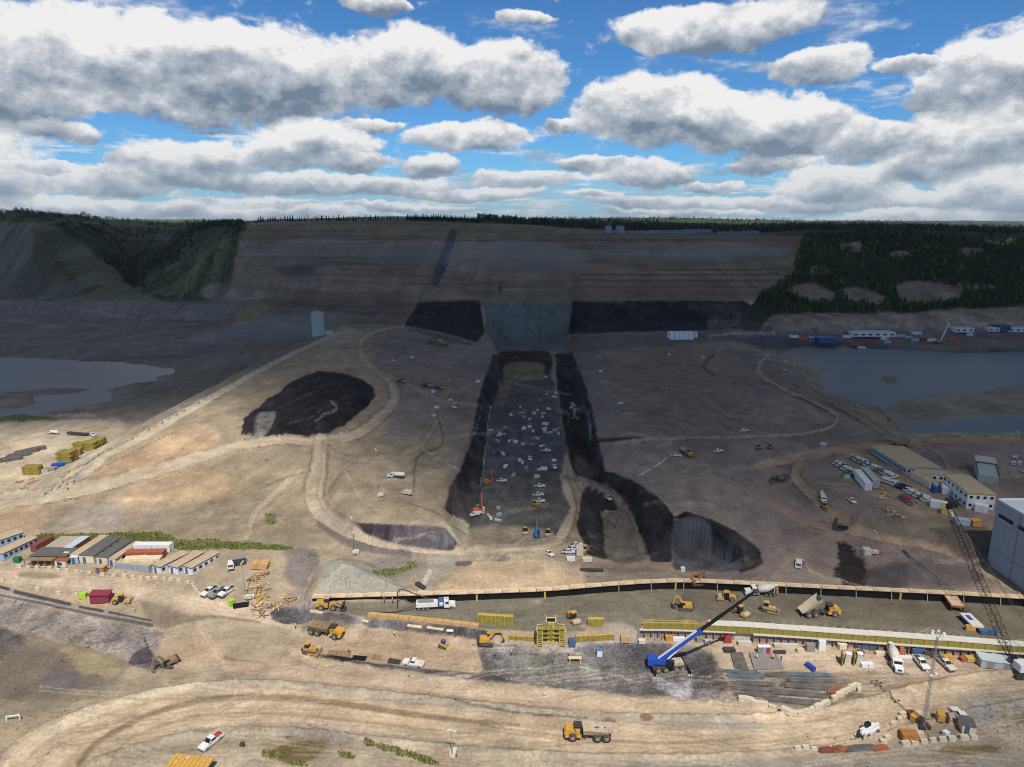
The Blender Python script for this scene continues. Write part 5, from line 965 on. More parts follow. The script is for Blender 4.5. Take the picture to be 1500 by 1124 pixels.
def form_wall():
    front = WP([(942, 923), (1000, 924), (1100, 929), (1200, 936), (1300, 943), (1400, 950), (1500, 958), (1620, 968)], 2.2)
    t = thing('form_wall', 'long ochre plywood form wall under a pale concrete deck edge', 'formwork', (front[0][0], front[0][1], 2.2)); st = 3.0
    pan = MB().box((0, 0, 1.05), (st - .04, .2, 2.1)).mesh('plywood_panel', 'form_green'); wal = MB().box((0, 0, 0), (st - .02, .16, .2)).mesh('waler', 'form_yellow'); dk = MB().box((0, .95, 0), (st * 2 - .05, 2.4, .22)).mesh('deck_slab', 'pale_concrete'); st2 = MB().box((0, -.16, 1.0), (.12, .14, 2.1)).mesh('stud', 'form_green')
    pts = along(smooth_line(front, 4), st)
    for i, (x, y, a) in enumerate(pts):
        piece('plywood_panel', pan, t, (x, y, 2.2), a); piece('stud', st2, t, (x, y, 2.2), a)
        if x < 52: piece('waler', wal, t, (x, y + .1, 4.5), a); piece('waler', wal, t, (x, y + 1.2, 4.5), a)
        elif i % 2 == 0: piece('deck_slab', dk, t, (x + math.cos(a) * 1.5, y + math.sin(a) * 1.5, 4.42 + .03 * (i % 3)), a)
    def ribbed(px, label, h=2.5):
        f = WP(px, 0.0); g = thing('steel_form', label, 'formwork', (f[0][0], f[0][1], 0), group='ribbed steel forms'); sp = 1.9
        pn = MB().box((0, 0, h * .5), (sp - .05, .15, h)).mesh('form_panel', 'grey_steel'); rb = MB().box((0, -.45, h * .5), (.16, .7, h)).mesh('rib', 'rust'); tp = MB().box((0, -.35, h), (sp - .02, 1.15, .14)).mesh('walkway_board', 'concrete'); kk = MB().bar((0, -.8, .1), (0, -1.5, .05), .14).mesh('kicker', 'dark_metal')
        for i, (x, y, a) in enumerate(along(smooth_line(f, 4), sp)):
            piece('form_panel', pn, g, (x, y, 0), a); piece('rib', rb, g, (x - math.cos(a) * sp / 2, y - math.sin(a) * sp / 2, 0), a); piece('walkway_board', tp, g, (x, y, .02 * (i % 2)), a); piece('kicker', kk, g, (x, y, 0), a)
    ribbed([(903, 933), (950, 933), (1000, 934), (1076, 937)], 'ribbed steel form row, left of the gap, with pale walkway on top')
    ribbed([(1102, 940), (1180, 945), (1300, 954), (1400, 961), (1500, 969), (1620, 978)], 'ribbed steel form row running to the right edge beyond the gap')
    # shelf behind the ribbed row that carries the form wall
    s0 = WP([(902, 932.0), (1000, 933), (1100, 938.5), (1200, 945), (1300, 952.5), (1500, 967.5), (1620, 976)], 0.0); s0[:, 1] += .4; b0 = np.array(front) ; bm = MB(); n = 40
    xs = np.linspace(38.5, 195, n); ya = np.interp(xs, s0[:, 0], s0[:, 1]); yb = np.interp(xs, front[:, 0], front[:, 1]) + 1.2
    vs = [(x, y, -.3) for x, y in zip(xs, ya)] + [(x, y, 2.25) for x, y in zip(xs, ya)] + [(x, y, 2.25) for x, y in zip(xs, yb)] + [(x, y, -.3) for x, y in zip(xs, yb)]
    fs = []
    for r in range(4): fs += [(r * n + i, r * n + i + 1, ((r + 1) % 4) * n + i + 1, ((r + 1) % 4) * n + i) for i in range(n - 1)]
    fs += [(0, n, 2 * n, 3 * n), (n - 1, 4 * n - 1, 3 * n - 1, 2 * n - 1)]
    o = bm.add(vs, fs).build('concrete_step', 'concrete'); tag(o, 'raw concrete step between the ribbed steel forms and the ochre form wall', 'concrete step')
form_wall()
def panel_form(px0, px1, label, h, top='form_yellow', back=1.6):
    a, b = G(*px0), G(*px1); rz, L = frame_at(a, b); c = (a + b) / 2; t = thing('standing_formwork', label, 'formwork', c, rz, 'standing formwork panels'); n = max(3, int(L / 1.2))
    for i in range(n): MB().box(((i + .5) * L / n - L / 2, 0, h / 2), (L / n - .06, .18, h)).build('board', 'form_green', t); MB().box((i * L / n - L / 2, -.17, h / 2), (.12, .14, h)).build('stud', 'form_yellow', t)
    for z in (h + .1, h * .97): MB().box((0, .1 if z > h else back * .6, z), (L, .5 if z > h else .35, .16)).build('walkway_board', top, t)
    for s in (-1, 1): MB().bar((s * L * .42, back, 0), (s * L * .42, .1, h * .9), .14).build('prop', 'old_wood', t)
    return t
panel_form((700, 914), (752, 917), 'ochre formwork panel standing alone on the grey concrete floor left of the ladder tower', 2.7)
panel_form((862, 918), (884, 918), 'small ochre formwork box standing just right of the ladder tower', 2.2)
panel_form((843, 941), (900, 937), 'rusty brown low form joining the ladder tower to the ribbed forms', 1.6, 'wood')
panel_form((745, 937), (782, 940), 'low brown form between the yellow excavator and the ladder tower', 1.2, 'wood')
def ladder_tower():
    g = G(807, 948); t = thing('formwork_tower', 'tall yellow-green formwork tower with two ladders and a box frame on top', 'formwork tower', g)
    for x in (-3.0, 3.0):
        for dx in (-.7, .7): MB().bar((x + dx, -.2, 0), (x + dx, .4, 5.5), .22).build('post', 'form_yellow', t)
        for z in np.arange(.5, 5.5, .55): MB().bar((x - .7, -.2 + z * .11, z), (x + .7, -.2 + z * .11, z), .16).build('rung', 'form_yellow', t)
    for z in (2.6, 3.8, 5.2): MB().box((0, .9, z), (7.2, 1.8, .2)).build('platform', 'form_green', t)
    MB().box((0, 1.2, 3.4), (2.0, 1.6, 6.8), top=(.85, .8)).build('core_form', 'form_yellow', t); MB().box((0, .35, 4.2), (.7, .3, 4.6)).build('spine', 'form_green', t)
    for s in (-1, 1): MB().box((s * 2.4, 1.5, 4.4), (1.6, 1.2, 1.5)).build('side_form', 'form_green', t)
    b = MB().box((0, 1.4, 7.3), (2.8, .15, 1.5)).box((-1.35, 2.0, 7.3), (.15, 1.2, 1.5)).box((1.35, 2.0, 7.3), (.15, 1.2, 1.5)).build('box_frame', 'pale_wood', t); MB().box((0, 1.31, 7.3), (2.2, .04, 1.0)).build('opening_shade', 'black', b)  # flat black sheet paints the shaded hollow; the frame front is solid
    for s in (-1, 1): MB().tube([(s * 1.6, 1.2, 6.2), (s * 3.6, 1.2, 6.0), (s * 4.0, .6, 4.8), (s * 3.4, .2, 3.2)], .07).build('guard_rail', 'pale_wood', t)
ladder_tower()
def beam(px, w, h, name, label, mat, cat='timber', boards=None):
    p = [G(*q) for q in px]; c = sum(p, Vector()) / len(p); t = thing(name, label, cat, c); n = 0
    for a, b in zip(p[:-1], p[1:]):
        m = boards or 1; mb = MB()
        for k in range(m):
            u, v = a.lerp(b, k / m), a.lerp(b, (k + 1) / m - .01); MB().bar(u - c + Vector((0, 0, h / 2)), v - c + Vector((0, 0, h / 2)), w, h).build('plank', mat, t)
    return t
beam([(540, 902), (600, 908), (650, 913), (702, 919)], 1.3, .9, 'timber_form', 'long orange timber form lying along the front edge of the concrete floor', 'wood', 'formwork', 4)
beam([(455, 896), (473, 899)], .9, .5, 'timber_form', 'short pale timber form at the far left end of the concrete floor', 'pale_wood', 'formwork')
beam([(530, 909), (540, 911)], 1.2, .3, 'timber_form', 'small square of pale boards on the dark rock below the long timber form', 'pale_wood', 'formwork')
beam([(597, 917), (618, 920)], .9, .4, 'timber_form', 'first of two pale planks on the dark rock strip, nearer the dump truck', 'pale_wood', 'formwork')
beam([(626, 920), (650, 923)], .9, .4, 'timber_form', 'second of two pale planks on the dark rock strip, nearer the excavator', 'pale_wood', 'formwork')
beam([(654, 924), (664, 925)], .8, .3, 'timber_form', 'short white board on the dark rock strip beside the pale planks', 'wall_white', 'formwork')
# ------------------------------------------------------------------ cabins, containers, offices
def cabin(name, label, cat, fl, fr, back, h=2.9, wall='wall_white', roof='roof_tan', win=4, W=None, L=None, group=None, over=.12, gable=.12, trim=None, door=True, lift=.35, storeys=1, endwin=0):
    a, b, k = G(*fl), G(*fr), G(*back); d = (k - b); d.z = 0; L = L or d.length; d.normalize(); p = Vector((-d.y, d.x, 0))
    if (a - b).dot(p) < 0: p = -p
    W = W or abs((a - b).dot(p)); c = b + d * L / 2 + p * W / 2; z = min(HZ(c.x, c.y), a.z, b.z, k.z) - .1; rz = math.atan2(d.y, d.x); left = p.dot(Vector((-math.sin(rz), math.cos(rz), 0))) > 0
    t = thing(name, label, cat, (c.x, c.y, z), rz, group); s = -1 if left else 1   # side that holds the right-hand wall seen from the camera
    MB().box((0, 0, lift / 2), (L - .4, W - .3, lift)).build('skirting', 'dark_metal', t); MB().box((0, 0, lift + (h - lift) / 2), (L, W, h - lift)).build('wall', wall, t)
    o2 = over; MB().prism([(-W / 2 - o2, h), (W / 2 + o2, h), (W / 2 + o2, h + .12), (0, h + .12 + gable), (-W / 2 - o2, h + .12)], -L / 2 - o2, L / 2 + o2)
    m = MB(); pr = [(-W / 2 - o2, h), (W / 2 + o2, h), (W / 2 + o2, h + .12), (0, h + .12 + gable), (-W / 2 - o2, h + .12)]; n = len(pr)
    m.add([(-L / 2 - o2, y, zz) for y, zz in pr] + [(L / 2 + o2, y, zz) for y, zz in pr], [tuple(range(n)), tuple(range(n, 2 * n))[::-1]] + [(i, i + n, (i + 1) % n + n, (i + 1) % n) for i in range(n)]); m.build('roof', roof, t)
    if trim:
        for sd in (-1, 1): MB().box((0, sd * (W / 2 + .02), h - .2), (L + .06, .05, .34)).build('fascia', trim, t)
        MB().box((-L / 2 - .02, 0, h - .2), (.05, W, .34)).build('fascia', trim, t)
    for st in range(storeys):
        zz = lift + (h - lift) * (st + .55) / storeys
        for i in range(win):
            for sd in ((s, -s) if win > 5 or storeys > 1 else (s,)):
                w_ = MB().box(((i + .5) * L / win - L / 2, sd * (W / 2 + .03), zz), (min(1.3, L / win * .5), .08, .95)).build('window', 'glass', t); MB().box(((i + .5) * L / win - L / 2, sd * (W / 2 + .05), zz - .55), (min(1.5, L / win * .6), .1, .08)).build('sill', 'wall_white', w_)
        for i in range(endwin): w_ = MB().box((-L / 2 - .03, (i + .5) * W / endwin - W / 2, zz), (.08, min(1.2, W / endwin * .45), .95)).build('window', 'glass', t); MB().box((-L / 2 - .05, (i + .5) * W / endwin - W / 2, zz - .55), (.1, min(1.4, W / endwin * .5), .08)).build('sill', 'wall_white', w_)
    if door: dd = MB().box((-L / 2 - .03, W * .15, lift + 1.02), (.08, .95, 2.0)).build('door', 'trim_blue', t); MB().box((-L / 2 - .09, W * .15 + .35, lift + 1.0), (.06, .06, .12)).build('handle', 'grey_steel', dd)
    return t
def container(label, fl, fr, back, paint_, h=2.6, W=None, L=None, group='shipping containers', roof=None, z0=0.0):
    a, b, k = G(*fl), G(*fr), G(*back); d = (k - b); d.z = 0; L = L or d.length; d.normalize(); p = Vector((-d.y, d.x, 0))
    if (a - b).dot(p) < 0: p = -p
    W = W or abs((a - b).dot(p)); c = b + d * L / 2 + p * W / 2; rz = math.atan2(d.y, d.x); t = thing('shipping_container', label, 'container', (c.x, c.y, min(a.z, b.z, k.z, HZ(c.x, c.y)) - .05 + z0), rz, group)
    n = max(6, int(L / .8)); prof = []
    for i in range(n): x = -L / 2 + L * i / n; q = L / n; prof += [(x, 0), (x + q * .35, 0), (x + q * .5, .07), (x + q * .85, .07)]
    prof.append((L / 2, 0))
    m = MB()
    for sd in (-1, 1):
        vs = [(x, sd * (W / 2 - y), .1) for x, y in prof] + [(x, sd * (W / 2 - y), h - .1) for x, y in prof]; q = len(prof); m.add(vs, [(i, i + 1, q + i + 1, q + i) for i in range(q - 1)])
    m.build('side_wall', paint_, t); MB().box((0, 0, h - .06), (L, W + .02, .12)).build('roof', roof or paint_, t); MB().box((0, 0, .08), (L, W, .16)).build('floor_frame', 'dark_metal', t)
    for e in (-1, 1):
        for sd in (-.5, .5): dd = MB().box((e * (L / 2 - .03), sd * W * .49, h / 2), (.06, W * .48, h - .2)).build('end_door', paint_, t); MB().cyl((e * (L / 2 + .03), sd * W * .3, .2), (e * (L / 2 + .03), sd * W * .3, h - .2), .03, n=6).build('lock_bar', 'grey_steel', dd)
    return t
# left camp
cabin('site_trailer', 'pale blue site trailer with tan roof and a row of windows, at the left edge', 'trailer', (-14, 821), (6, 823), (57, 797), wall='wall_blue', win=7, trim='trim_blue')
cabin('site_trailer', 'blue trimmed trailer behind the leftmost trailer, cut by the left edge', 'trailer', (-40, 806), (-18, 808), (36, 791), wall='wall_blue', win=6, trim='trim_blue', door=False)
container('long dark red container between the leftmost trailer and the timber canteen', (46, 808), (55, 810), (80, 795), 'dark_red')
for i, (x0, x1, rf, nm) in enumerate([(66, 80, 'roof_green', 'pale green roofed container, leftmost of three behind the timber canteen'), (81, 94, 'roof_pink', 'pinkish roofed container, middle of three behind the timber canteen'), (95, 107, 'roof_light', 'light grey roofed container with red edge, right of three behind the timber canteen')]):
    container(nm, (x0, 812), (x1, 813), (x1 + 26, 795), 'dark_red' if i == 2 else 'roof_pink', roof=rf)
cabin('site_trailer', 'tan roofed trailer with white end just right of the red striped containers', 'trailer', (104, 824), (116, 825), (160, 796), wall='wall_white', win=5)
cabin('site_trailer', 'dark grey roofed trailer, left one of a pair, cream end wall', 'trailer', (118, 825), (138, 826), (178, 797), wall='wall_cream', roof='roof_dark', win=4)
cabin('site_trailer', 'dark grey roofed trailer, right one of a pair, cream end wall', 'trailer', (141, 828), (158, 829), (196, 799), wall='wall_cream', roof='roof_dark', win=4)
cabin('site_trailer', 'tan trailer beside the dark roofed pair, next to the coloured containers', 'trailer', (160, 830), (170, 831), (208, 801), wall='wall_cream', win=5)
def canteen():
    a, rz = head((44, 829), (92, 829)); t = thing('timber_canteen', 'brown timber shelter with dark roof and open porch in the left camp', 'shelter', a, rz)
    MB().box((0, 4.0, 1.5), (11, 4.5, 3.0)).build('wall', 'brown_wood', t); MB().box((.5, 3.6, 3.15), (12, 6.0, .2)).build('roof', 'roof_dark', t); MB().prism([(-6.2, 2.6), (3.2, 2.6), (3.2, 2.75), (-6.2, 2.75)], -1.4, 1.6).build('porch_roof', 'old_wood', t)
    for x in (-6, -3.8, -1.6, .6, 2.9): MB().box((x, -1.2, 1.3), (.18, .18, 2.6)).build('post', 'old_wood', t)
    MB().box((4.6, .8, 1.2), (2.4, 1.6, 2.4)).build('side_room', 'brown_wood', t); MB().box((-1.5, -1.3, .5), (8.5, .08, .12)).build('rail', 'pale_wood', t)
    for x in (-5, -2.7, -.5, 1.8): MB().box((x, .2, .45), (1.4, .8, .1)).build('bench', 'pale_wood', t)
    MB().box((5.0, 3.0, 3.3), (1.6, .6, .3)).build('roof_vent', 'wall_white', t)
canteen()
cabin('kiosk', 'small white kiosk with red roof in front of the timber canteen', 'kiosk', (83, 831), (97, 833), (106, 824), 2.6, 'wall_cream', 'container_red', 1, endwin=1)
cabin('timber_shed', 'small square plywood shed by the block row in the left camp', 'shed', (139, 841), (152, 842), (158, 836), 2.4, 'brown_wood', 'roof_tan', 0, door=True)
cabin('white_booth', 'small white booth between the kiosk and the dark roofed trailers', 'booth', (105, 827), (115, 827), (119, 822), 2.6, 'wall_blue', 'wall_white', 0)
container('white container at the back of the coloured stack', (208, 808), (250, 809), (254, 805), 'wall_white', W=12.2, L=2.5); container('rust orange container in front of the white one', (197, 818), (240, 819), (244, 814), 'container_red', W=12.2, L=2.5)
container('left cream container of the two end to end', (190, 828), (212, 828.5), (214.5, 824), 'cream_box', W=6.1, L=2.5); container('right cream container of the two end to end', (213, 828.5), (235, 829), (238, 824), 'cream_box', W=6.1, L=2.5)
container('grey white container with tan dusty top in front of the cream pair', (174, 838), (220, 840), (224, 835), 'wall_grey', W=12.2, L=2.6, roof='roof_tan')
for i, (x0, x1, xb, nm) in enumerate([(222, 236, 277, 'leftmost'), (246, 261, 299, 'middle'), (267, 282, 322, 'rightmost')]):
    cabin('site_trailer', nm + ' of three parallel white office trailers with tan roofs', 'trailer', (x0, 842 + i * .7), (x1, 843 + i * .7), (xb, 815), 2.9, 'wall_white', 'roof_tan', 5, W=3.6, trim='trim_blue', group='parallel office trailers')
# right camp
cabin('office_building', 'long low office with broad tan roof and blue windowed side behind the parked pickups', 'building', (1334, 700), (1378, 696), (1322, 664), 3.2, 'wall_blue', 'roof_tan', 16, trim='wall_grey', endwin=6, gable=.5)
cabin('office_building', 'tan roofed white office joined to the near end of the long office', 'building', (1352, 712), (1392, 708), (1384, 700), 3.0, 'wall_white', 'roof_tan', 5, endwin=5)
cabin('office_building', 'small tan roofed cabin beside the long office near the blue and white containers', 'building', (1362, 717), (1374, 715), (1345, 700), 2.8, 'wall_cream', 'roof_tan', 4)
cabin('office_building', 'two-storey site office with ribbed tan roof and yellow bands by the grey hall', 'building', (1423, 752), (1455, 749), (1428, 726), 6.2, 'wall_white', 'roof_tan', 6, storeys=2, trim='trim_yellow', endwin=4, gable=.3, L=19)
container('blue container beside the small tan roofed cabin', (1366, 722), (1373, 723), (1369, 719), 'blue'); container('white container with blue end beside the two-storey office', (1380, 726), (1393, 726), (1391, 719), 'wall_white'); container('white box container in front of the two-storey office', (1428, 754), (1447, 753), (1446, 749), 'wall_white')
def hall():
    a = G(1446, 822); u = Vector((.40, -.917, 0)).normalized(); b = G(1500, 866); u = Vector((b.x - a.x, b.y - a.y, 0)).normalized(); v = Vector((-u.y, u.x, 0)); v = v if v.x > 0 else -v
    top = None
    for h in np.arange(5, 60, .25):
        if project(a.x, a.y, a.z + h)[1] < 728: break
    L, Wd = 70.0, 60.0; t = thing('grey_hall', 'big windowed pale grey industrial hall cut by the right edge', 'building', (a.x, a.y, a.z - 1), math.atan2(u.y, u.x)); s = 1 if v.dot(Vector((-u.y, u.x, 0))) > 0 else -1
    n = 14
    for i in range(n): MB().box(((i + .5) * L / n, s * .15, h / 2), (L / n - .05, .3, h)).build('wall_panel', 'wall_grey', t)
    MB().box((L / 2, s * (Wd / 2 + .3), h / 2 - .3), (L - .05, Wd, h - .6)).build('wall', 'wall_grey', t); MB().box((L / 2, s * (Wd / 2 + .3), h - .2), (L - .8, Wd - .8, .3)).build('roof', 'roof_light', t)
    MB().box((L / 2, s * .1, h + .15), (L + .3, .5, .5)).build('parapet', 'wall_white', t); MB().box((.1, s * Wd / 2, h + .15), (.5, Wd, .5)).build('parapet', 'wall_white', t)
    for i in range(6): w_ = MB().box((4.5 + i * 8.0, -s * .03, h - 4.5), (6.2, .1, 1.3)).build('window', 'glass', t); MB().box((4.5 + i * 8, -s * .06, h - 5.25), (6.4, .16, .15)).build('sill', 'wall_white', w_)
    MB().box((20, s * 9, h + .6), (4, 3, 1.6)).build('roof_vent', 'grey_steel', t)
    MB().box((L / 2, -s * .06, h * .28), (L, .12, .2)).build('band', 'grey_steel', t)
    for i in range(6): MB().tube([(10 + i * 7, -s * .15, 0), (10 + i * 7, -s * .15, h - 1)], .1).build('downpipe', 'grey_steel', t)
hall()
# far buildings
def silo():
    t = thing('silo', 'pale grey cylindrical silo standing on the far left bank', 'silo', G(467, 492)); MB().cyl((0, 0, 0), (0, 0, 20), 5.6, n=20).build('tank', 'silo', t, False); MB().lathe((0, 0, 20), (0, 0, 1), [(0, 5.8), (1.5, 2), (1.8, .5)], 20).build('roof', 'silo', t)
    MB().bar((-5.9, 0, 0), (-5.9, 0, 21), .5).build('ladder', 'grey_steel', t); MB().box((9, 2, 2), (6, 4, 4)).build('pump_house', 'concrete', t)
silo()
def tent(px, py, L, W, h, label, mat='wall_white', deg=0):
    t = thing('dome_tent', label, 'tent', G(px, py), math.radians(deg)); n = 9; pr = [(W / 2 * math.cos(a), h * math.sin(a)) for a in np.linspace(0, math.pi, n)]
    m = MB().add([(-L / 2, y, z) for y, z in pr] + [(L / 2, y, z) for y, z in pr], [tuple(range(n)), tuple(range(n, 2 * n))[::-1]] + [(i, i + n, i + n + 1, i + 1) for i in range(n - 1)]); m.build('canopy', mat, t)
    for x in np.linspace(-L / 2, L / 2, 6): MB().tube([(x, y * 1.02, z * 1.02) for y, z in pr], .15).build('rib', 'grey_steel', t)
    MB().box((L / 2 + .1, 0, h * .3), (.2, W * .4, h * .6)).build('door', 'grey_steel', t)
tent(996, 496, 20, 13, 6.5, 'white arched tent at the foot of the dark cliff'); tent(1012, 494, 10, 8, 5, 'smaller white tent beside the big arched tent')
def shed(name, label, cat, px, py, L, W, h, wall, roof, deg=0, bays=4, group=None):
    t = thing(name, label, cat, G(px, py), math.radians(deg), group); MB().box((0, 0, h / 2), (L, W, h)).build('wall', wall, t); m = MB().prism([(-L / 2 - .3, h), (L / 2 + .3, h), (L / 2 + .3, h + .4), (-L / 2 - .3, h + .4)], -W / 2 - .3, W / 2 + .3); m.build('roof', roof, t)
    for i in range(bays): MB().box(((i + .5) * L / bays - L / 2, -W / 2 - .05, h * .55), (L / bays * .5, .12, h * .35)).build('window', 'glass', t)
    return t
shed('equipment_shed', 'dark blue shed by the right basin bank', 'shed', 1209, 502, 18, 10, 5, 'trim_blue', 'blue', 0, 0); shed('equipment_shed', 'small grey shed left of the dark blue shed', 'shed', 1192, 500, 12, 8, 4, 'wall_grey', 'wall_blue', 0, 2)
shed('storage_shed', 'long low white roofed shed on the far right flat', 'shed', 1275, 492, 44, 14, 4, 'wall_white', 'wall_white', 0, 6); shed('storage_shed', 'white shed near the right edge on the far flat, left of the dark one', 'shed', 1408, 486, 20, 10, 4, 'wall_white', 'wall_white', 0, 3); shed('storage_shed', 'dark blue grey shed near the right edge of the far flat', 'shed', 1466, 484, 14, 10, 5, 'trim_blue', 'dark_metal', 0, 2); shed('storage_shed', 'white shed at the right edge of the far flat', 'shed', 1487, 486, 20, 8, 4, 'wall_white', 'wall_white', 0, 3); shed('storage_shed', 'white shed just left of the dark shed on the far flat', 'shed', 1452, 485, 12, 8, 3.5, 'wall_white', 'wall_white', 0, 2)
_r = random.Random(11)
for i, (x, y) in enumerate([(1240, 495), (1286, 497), (1296, 498), (1306, 500), (1318, 494), (1330, 496), (1342, 490), (1352, 499), (1364, 500), (1396, 499), (1420, 492), (1300, 503), (1262, 512), (1252, 509), (1162, 495), (1175, 498), (1290, 489), (1340, 500)]):
    m = ['wall_white', 'red', 'wall_white', 'orange', 'dusty_white', 'wall_blue'][i % 6]
    t = thing('supply_container', '%s storage container, %s from the left among the far right flat stores' % ({'wall_white': 'white', 'red': 'red', 'orange': 'orange', 'dusty_white': 'off-white', 'wall_blue': 'pale blue'}[m], nth(sorted([1240, 1286, 1296, 1306, 1318, 1330, 1342, 1352, 1364, 1396, 1420, 1300, 1262, 1252, 1162, 1175, 1290, 1340]).index(x) if x != 1340 else 14)), 'container', G(x, y), _r.uniform(-.5, .5), 'stores on the far right flat'); MB().box((0, 0, 1.3), (6 + _r.random() * 4, 2.6, 2.6)).build('box', m, t); MB().box((0, 0, 2.66), (6, 2.7, .1)).build('roof', m, t)
def camp_block(px0, px1, y, h, label, st=2):
    a, b = G(px0, y), G(px1, y); L = (b - a).length; t = thing('camp_building', label, 'building', ((a.x + b.x) / 2, (a.y + b.y) / 2, min(a.z, b.z) - .5), 0, 'camp buildings on the far rim'); MB().box((0, 0, h / 2), (L, 16, h)).build('wall', 'wall_grey', t); MB().box((0, 0, h + .3), (L + 1, 17, .6)).build('roof', 'roof_tan' if px0 > 1040 else 'wall_grey', t)
    for s in range(st):
        for i in range(int(L / 7)): MB().box((-L / 2 + 3.5 + i * 7, -8.1, (s + .55) * h / st), (3, .3, h / st * .45)).build('window', 'glass', t)
for i, (x0, x1, y, lb) in enumerate([(930, 960, 343, 'leftmost long white camp building on the far rim'), (962, 1000, 343.5, 'second white camp building from the left on the far rim'), (1002, 1040, 344, 'third white camp building from the left on the far rim'), (1050, 1086, 344, 'tan roofed camp building on the far rim'), (1088, 1110, 344.5, 'rightmost white camp building on the far rim')]): camp_block(x0 + (i % 2) * 3, x1, y - (i % 3), 6 + i % 3, lb)
for i, (x, r) in enumerate([(891, 8), (908, 10)]):
    t = thing('storage_tank', ['left', 'right'][i] + ' of two round white tanks on the far rim', 'tank', G(x, 342), 0, 'white tanks'); MB().cyl((0, 0, 0), (0, 0, 12), r * .8, n=20).build('shell', 'wall_grey', t); MB().lathe((0, 0, 12), (0, 0, 1), [(0, r * .82), (1.6, r * .4), (1.8, .3)], 20).build('roof', 'wall_grey', t)
# ------------------------------------------------------------------ machines in the foreground
put_px(adt('yellow articulated dump truck with pale load bed driving left on the foreground haul road', bed='tan_steel'), (897, 1082), (826, 1080))
put_px(adt('articulated dump truck parked on the sandy pad beside the dark rock strip', bed='old_wood'), (455, 924), (502, 936))
put_px(adt('articulated dump truck tipping its raised bed on the grey concrete floor', tilt=math.radians(38)), (1176, 902), (1227, 900))
put_px(dozer('yellow bulldozer at the left end of the sandy pad behind the black ditch'), (441, 954), (468, 959)); put_px(dozer('dusty yellow bulldozer on the concrete floor below the mixer truck', paint_='yellow_dusty'), (1113, 893), (1138, 898))
put_px(loader('yellow wheel loader with lowered bucket at the left end of the black wall'), (464, 890), (503, 892))
put_px(pump_truck('white concrete pump truck with raised hose boom in front of the black wall'), (616, 892), (662, 890))
put_px(mixer('white concrete mixer truck against the black wall behind the crane boom tip'), (1137, 872), (1090, 871)); put_px(mixer('white concrete mixer truck parked nose to the camera on the right yard'), (1303, 958), (1317, 988))
put_px(excavator('yellow excavator digging at the edge of the crane pad', swing=.2), (704, 942), (722, 943)); put_px(excavator('small yellow excavator on the concrete floor beyond the crane', reach=.75), (1010, 893), (997, 892)); put_px(excavator('brown excavator working in the orange cut left of the foreground road', 'old_wood', 1.0, .9, 'old_wood'), (258, 976), (238, 974))  # the brown one is added for an excavator-shaped shadow mark
put_px(excavator('dark excavator on a black earth heap by the right dirt roads', 'old_wood', 2.2, .8), (1136, 706), (1148, 702)); put_px(excavator('orange-brown excavator behind the black wall near the right pit', 'rust', .4, .7), (1015, 858), (1024, 855))
put_px(roller('yellow roller on the concrete floor left of the mixer truck'), (1076, 880), (1053, 878)); put_px(roller('bright yellow roller beside the maroon box on the left yard'), (166, 884), (190, 882)); put_px(roller('small yellow roller half hidden under the crane boom', 'yellow', 'compaction rollers'), (1078, 897), (1088, 902)); put_px(roller('yellow compactor standing right of the ladder tower'), (837, 906), (842, 912))
put_px(skid('small tan skid steer with blue cab roof alone on the sandy pad'), (643, 946), (657, 950))
# pickups seen one by one
PK = {}
def pk(label, rear, front, c='white', full=True, load=None):
    key = (c, full, load)
    if key not in PK: PK[key] = pickup(label, c, full, load); return put_px(PK[key], rear, front)
    p, a = head(rear, front); k = far_scale(rear[1]); return clone(PK[key], p, a, label, None, (k, k, k))
pk('white pickup with wooden flat bed on the sandy pad beside the dark mats', (622, 977), (590, 973), load='pale_wood')
pk('white pickup with red load at the bottom left beside the green container', (322, 1079), (297, 1100), load='red')
pk('left of two white pickups right of the parked mixer truck', (1342, 966), (1356, 983)); pk('right of two dusty pickups right of the parked mixer truck', (1376, 968), (1393, 984), 'dusty_white'); pk('white pickup beside the tan hut in the lower right corner', (1414, 1062), (1400, 1042))
pk('left of three pickups in front of the office trailers', (314, 864), (301, 874)); pk('middle pickup of three in front of the office trailers, dark', (325, 866), (313, 876), 'grey_steel'); pk('right of three pickups in front of the office trailers', (340, 863), (325, 876))
pk('white pickup parked nose up in the camp yard beside the dark generator', (338, 840), (339, 822))
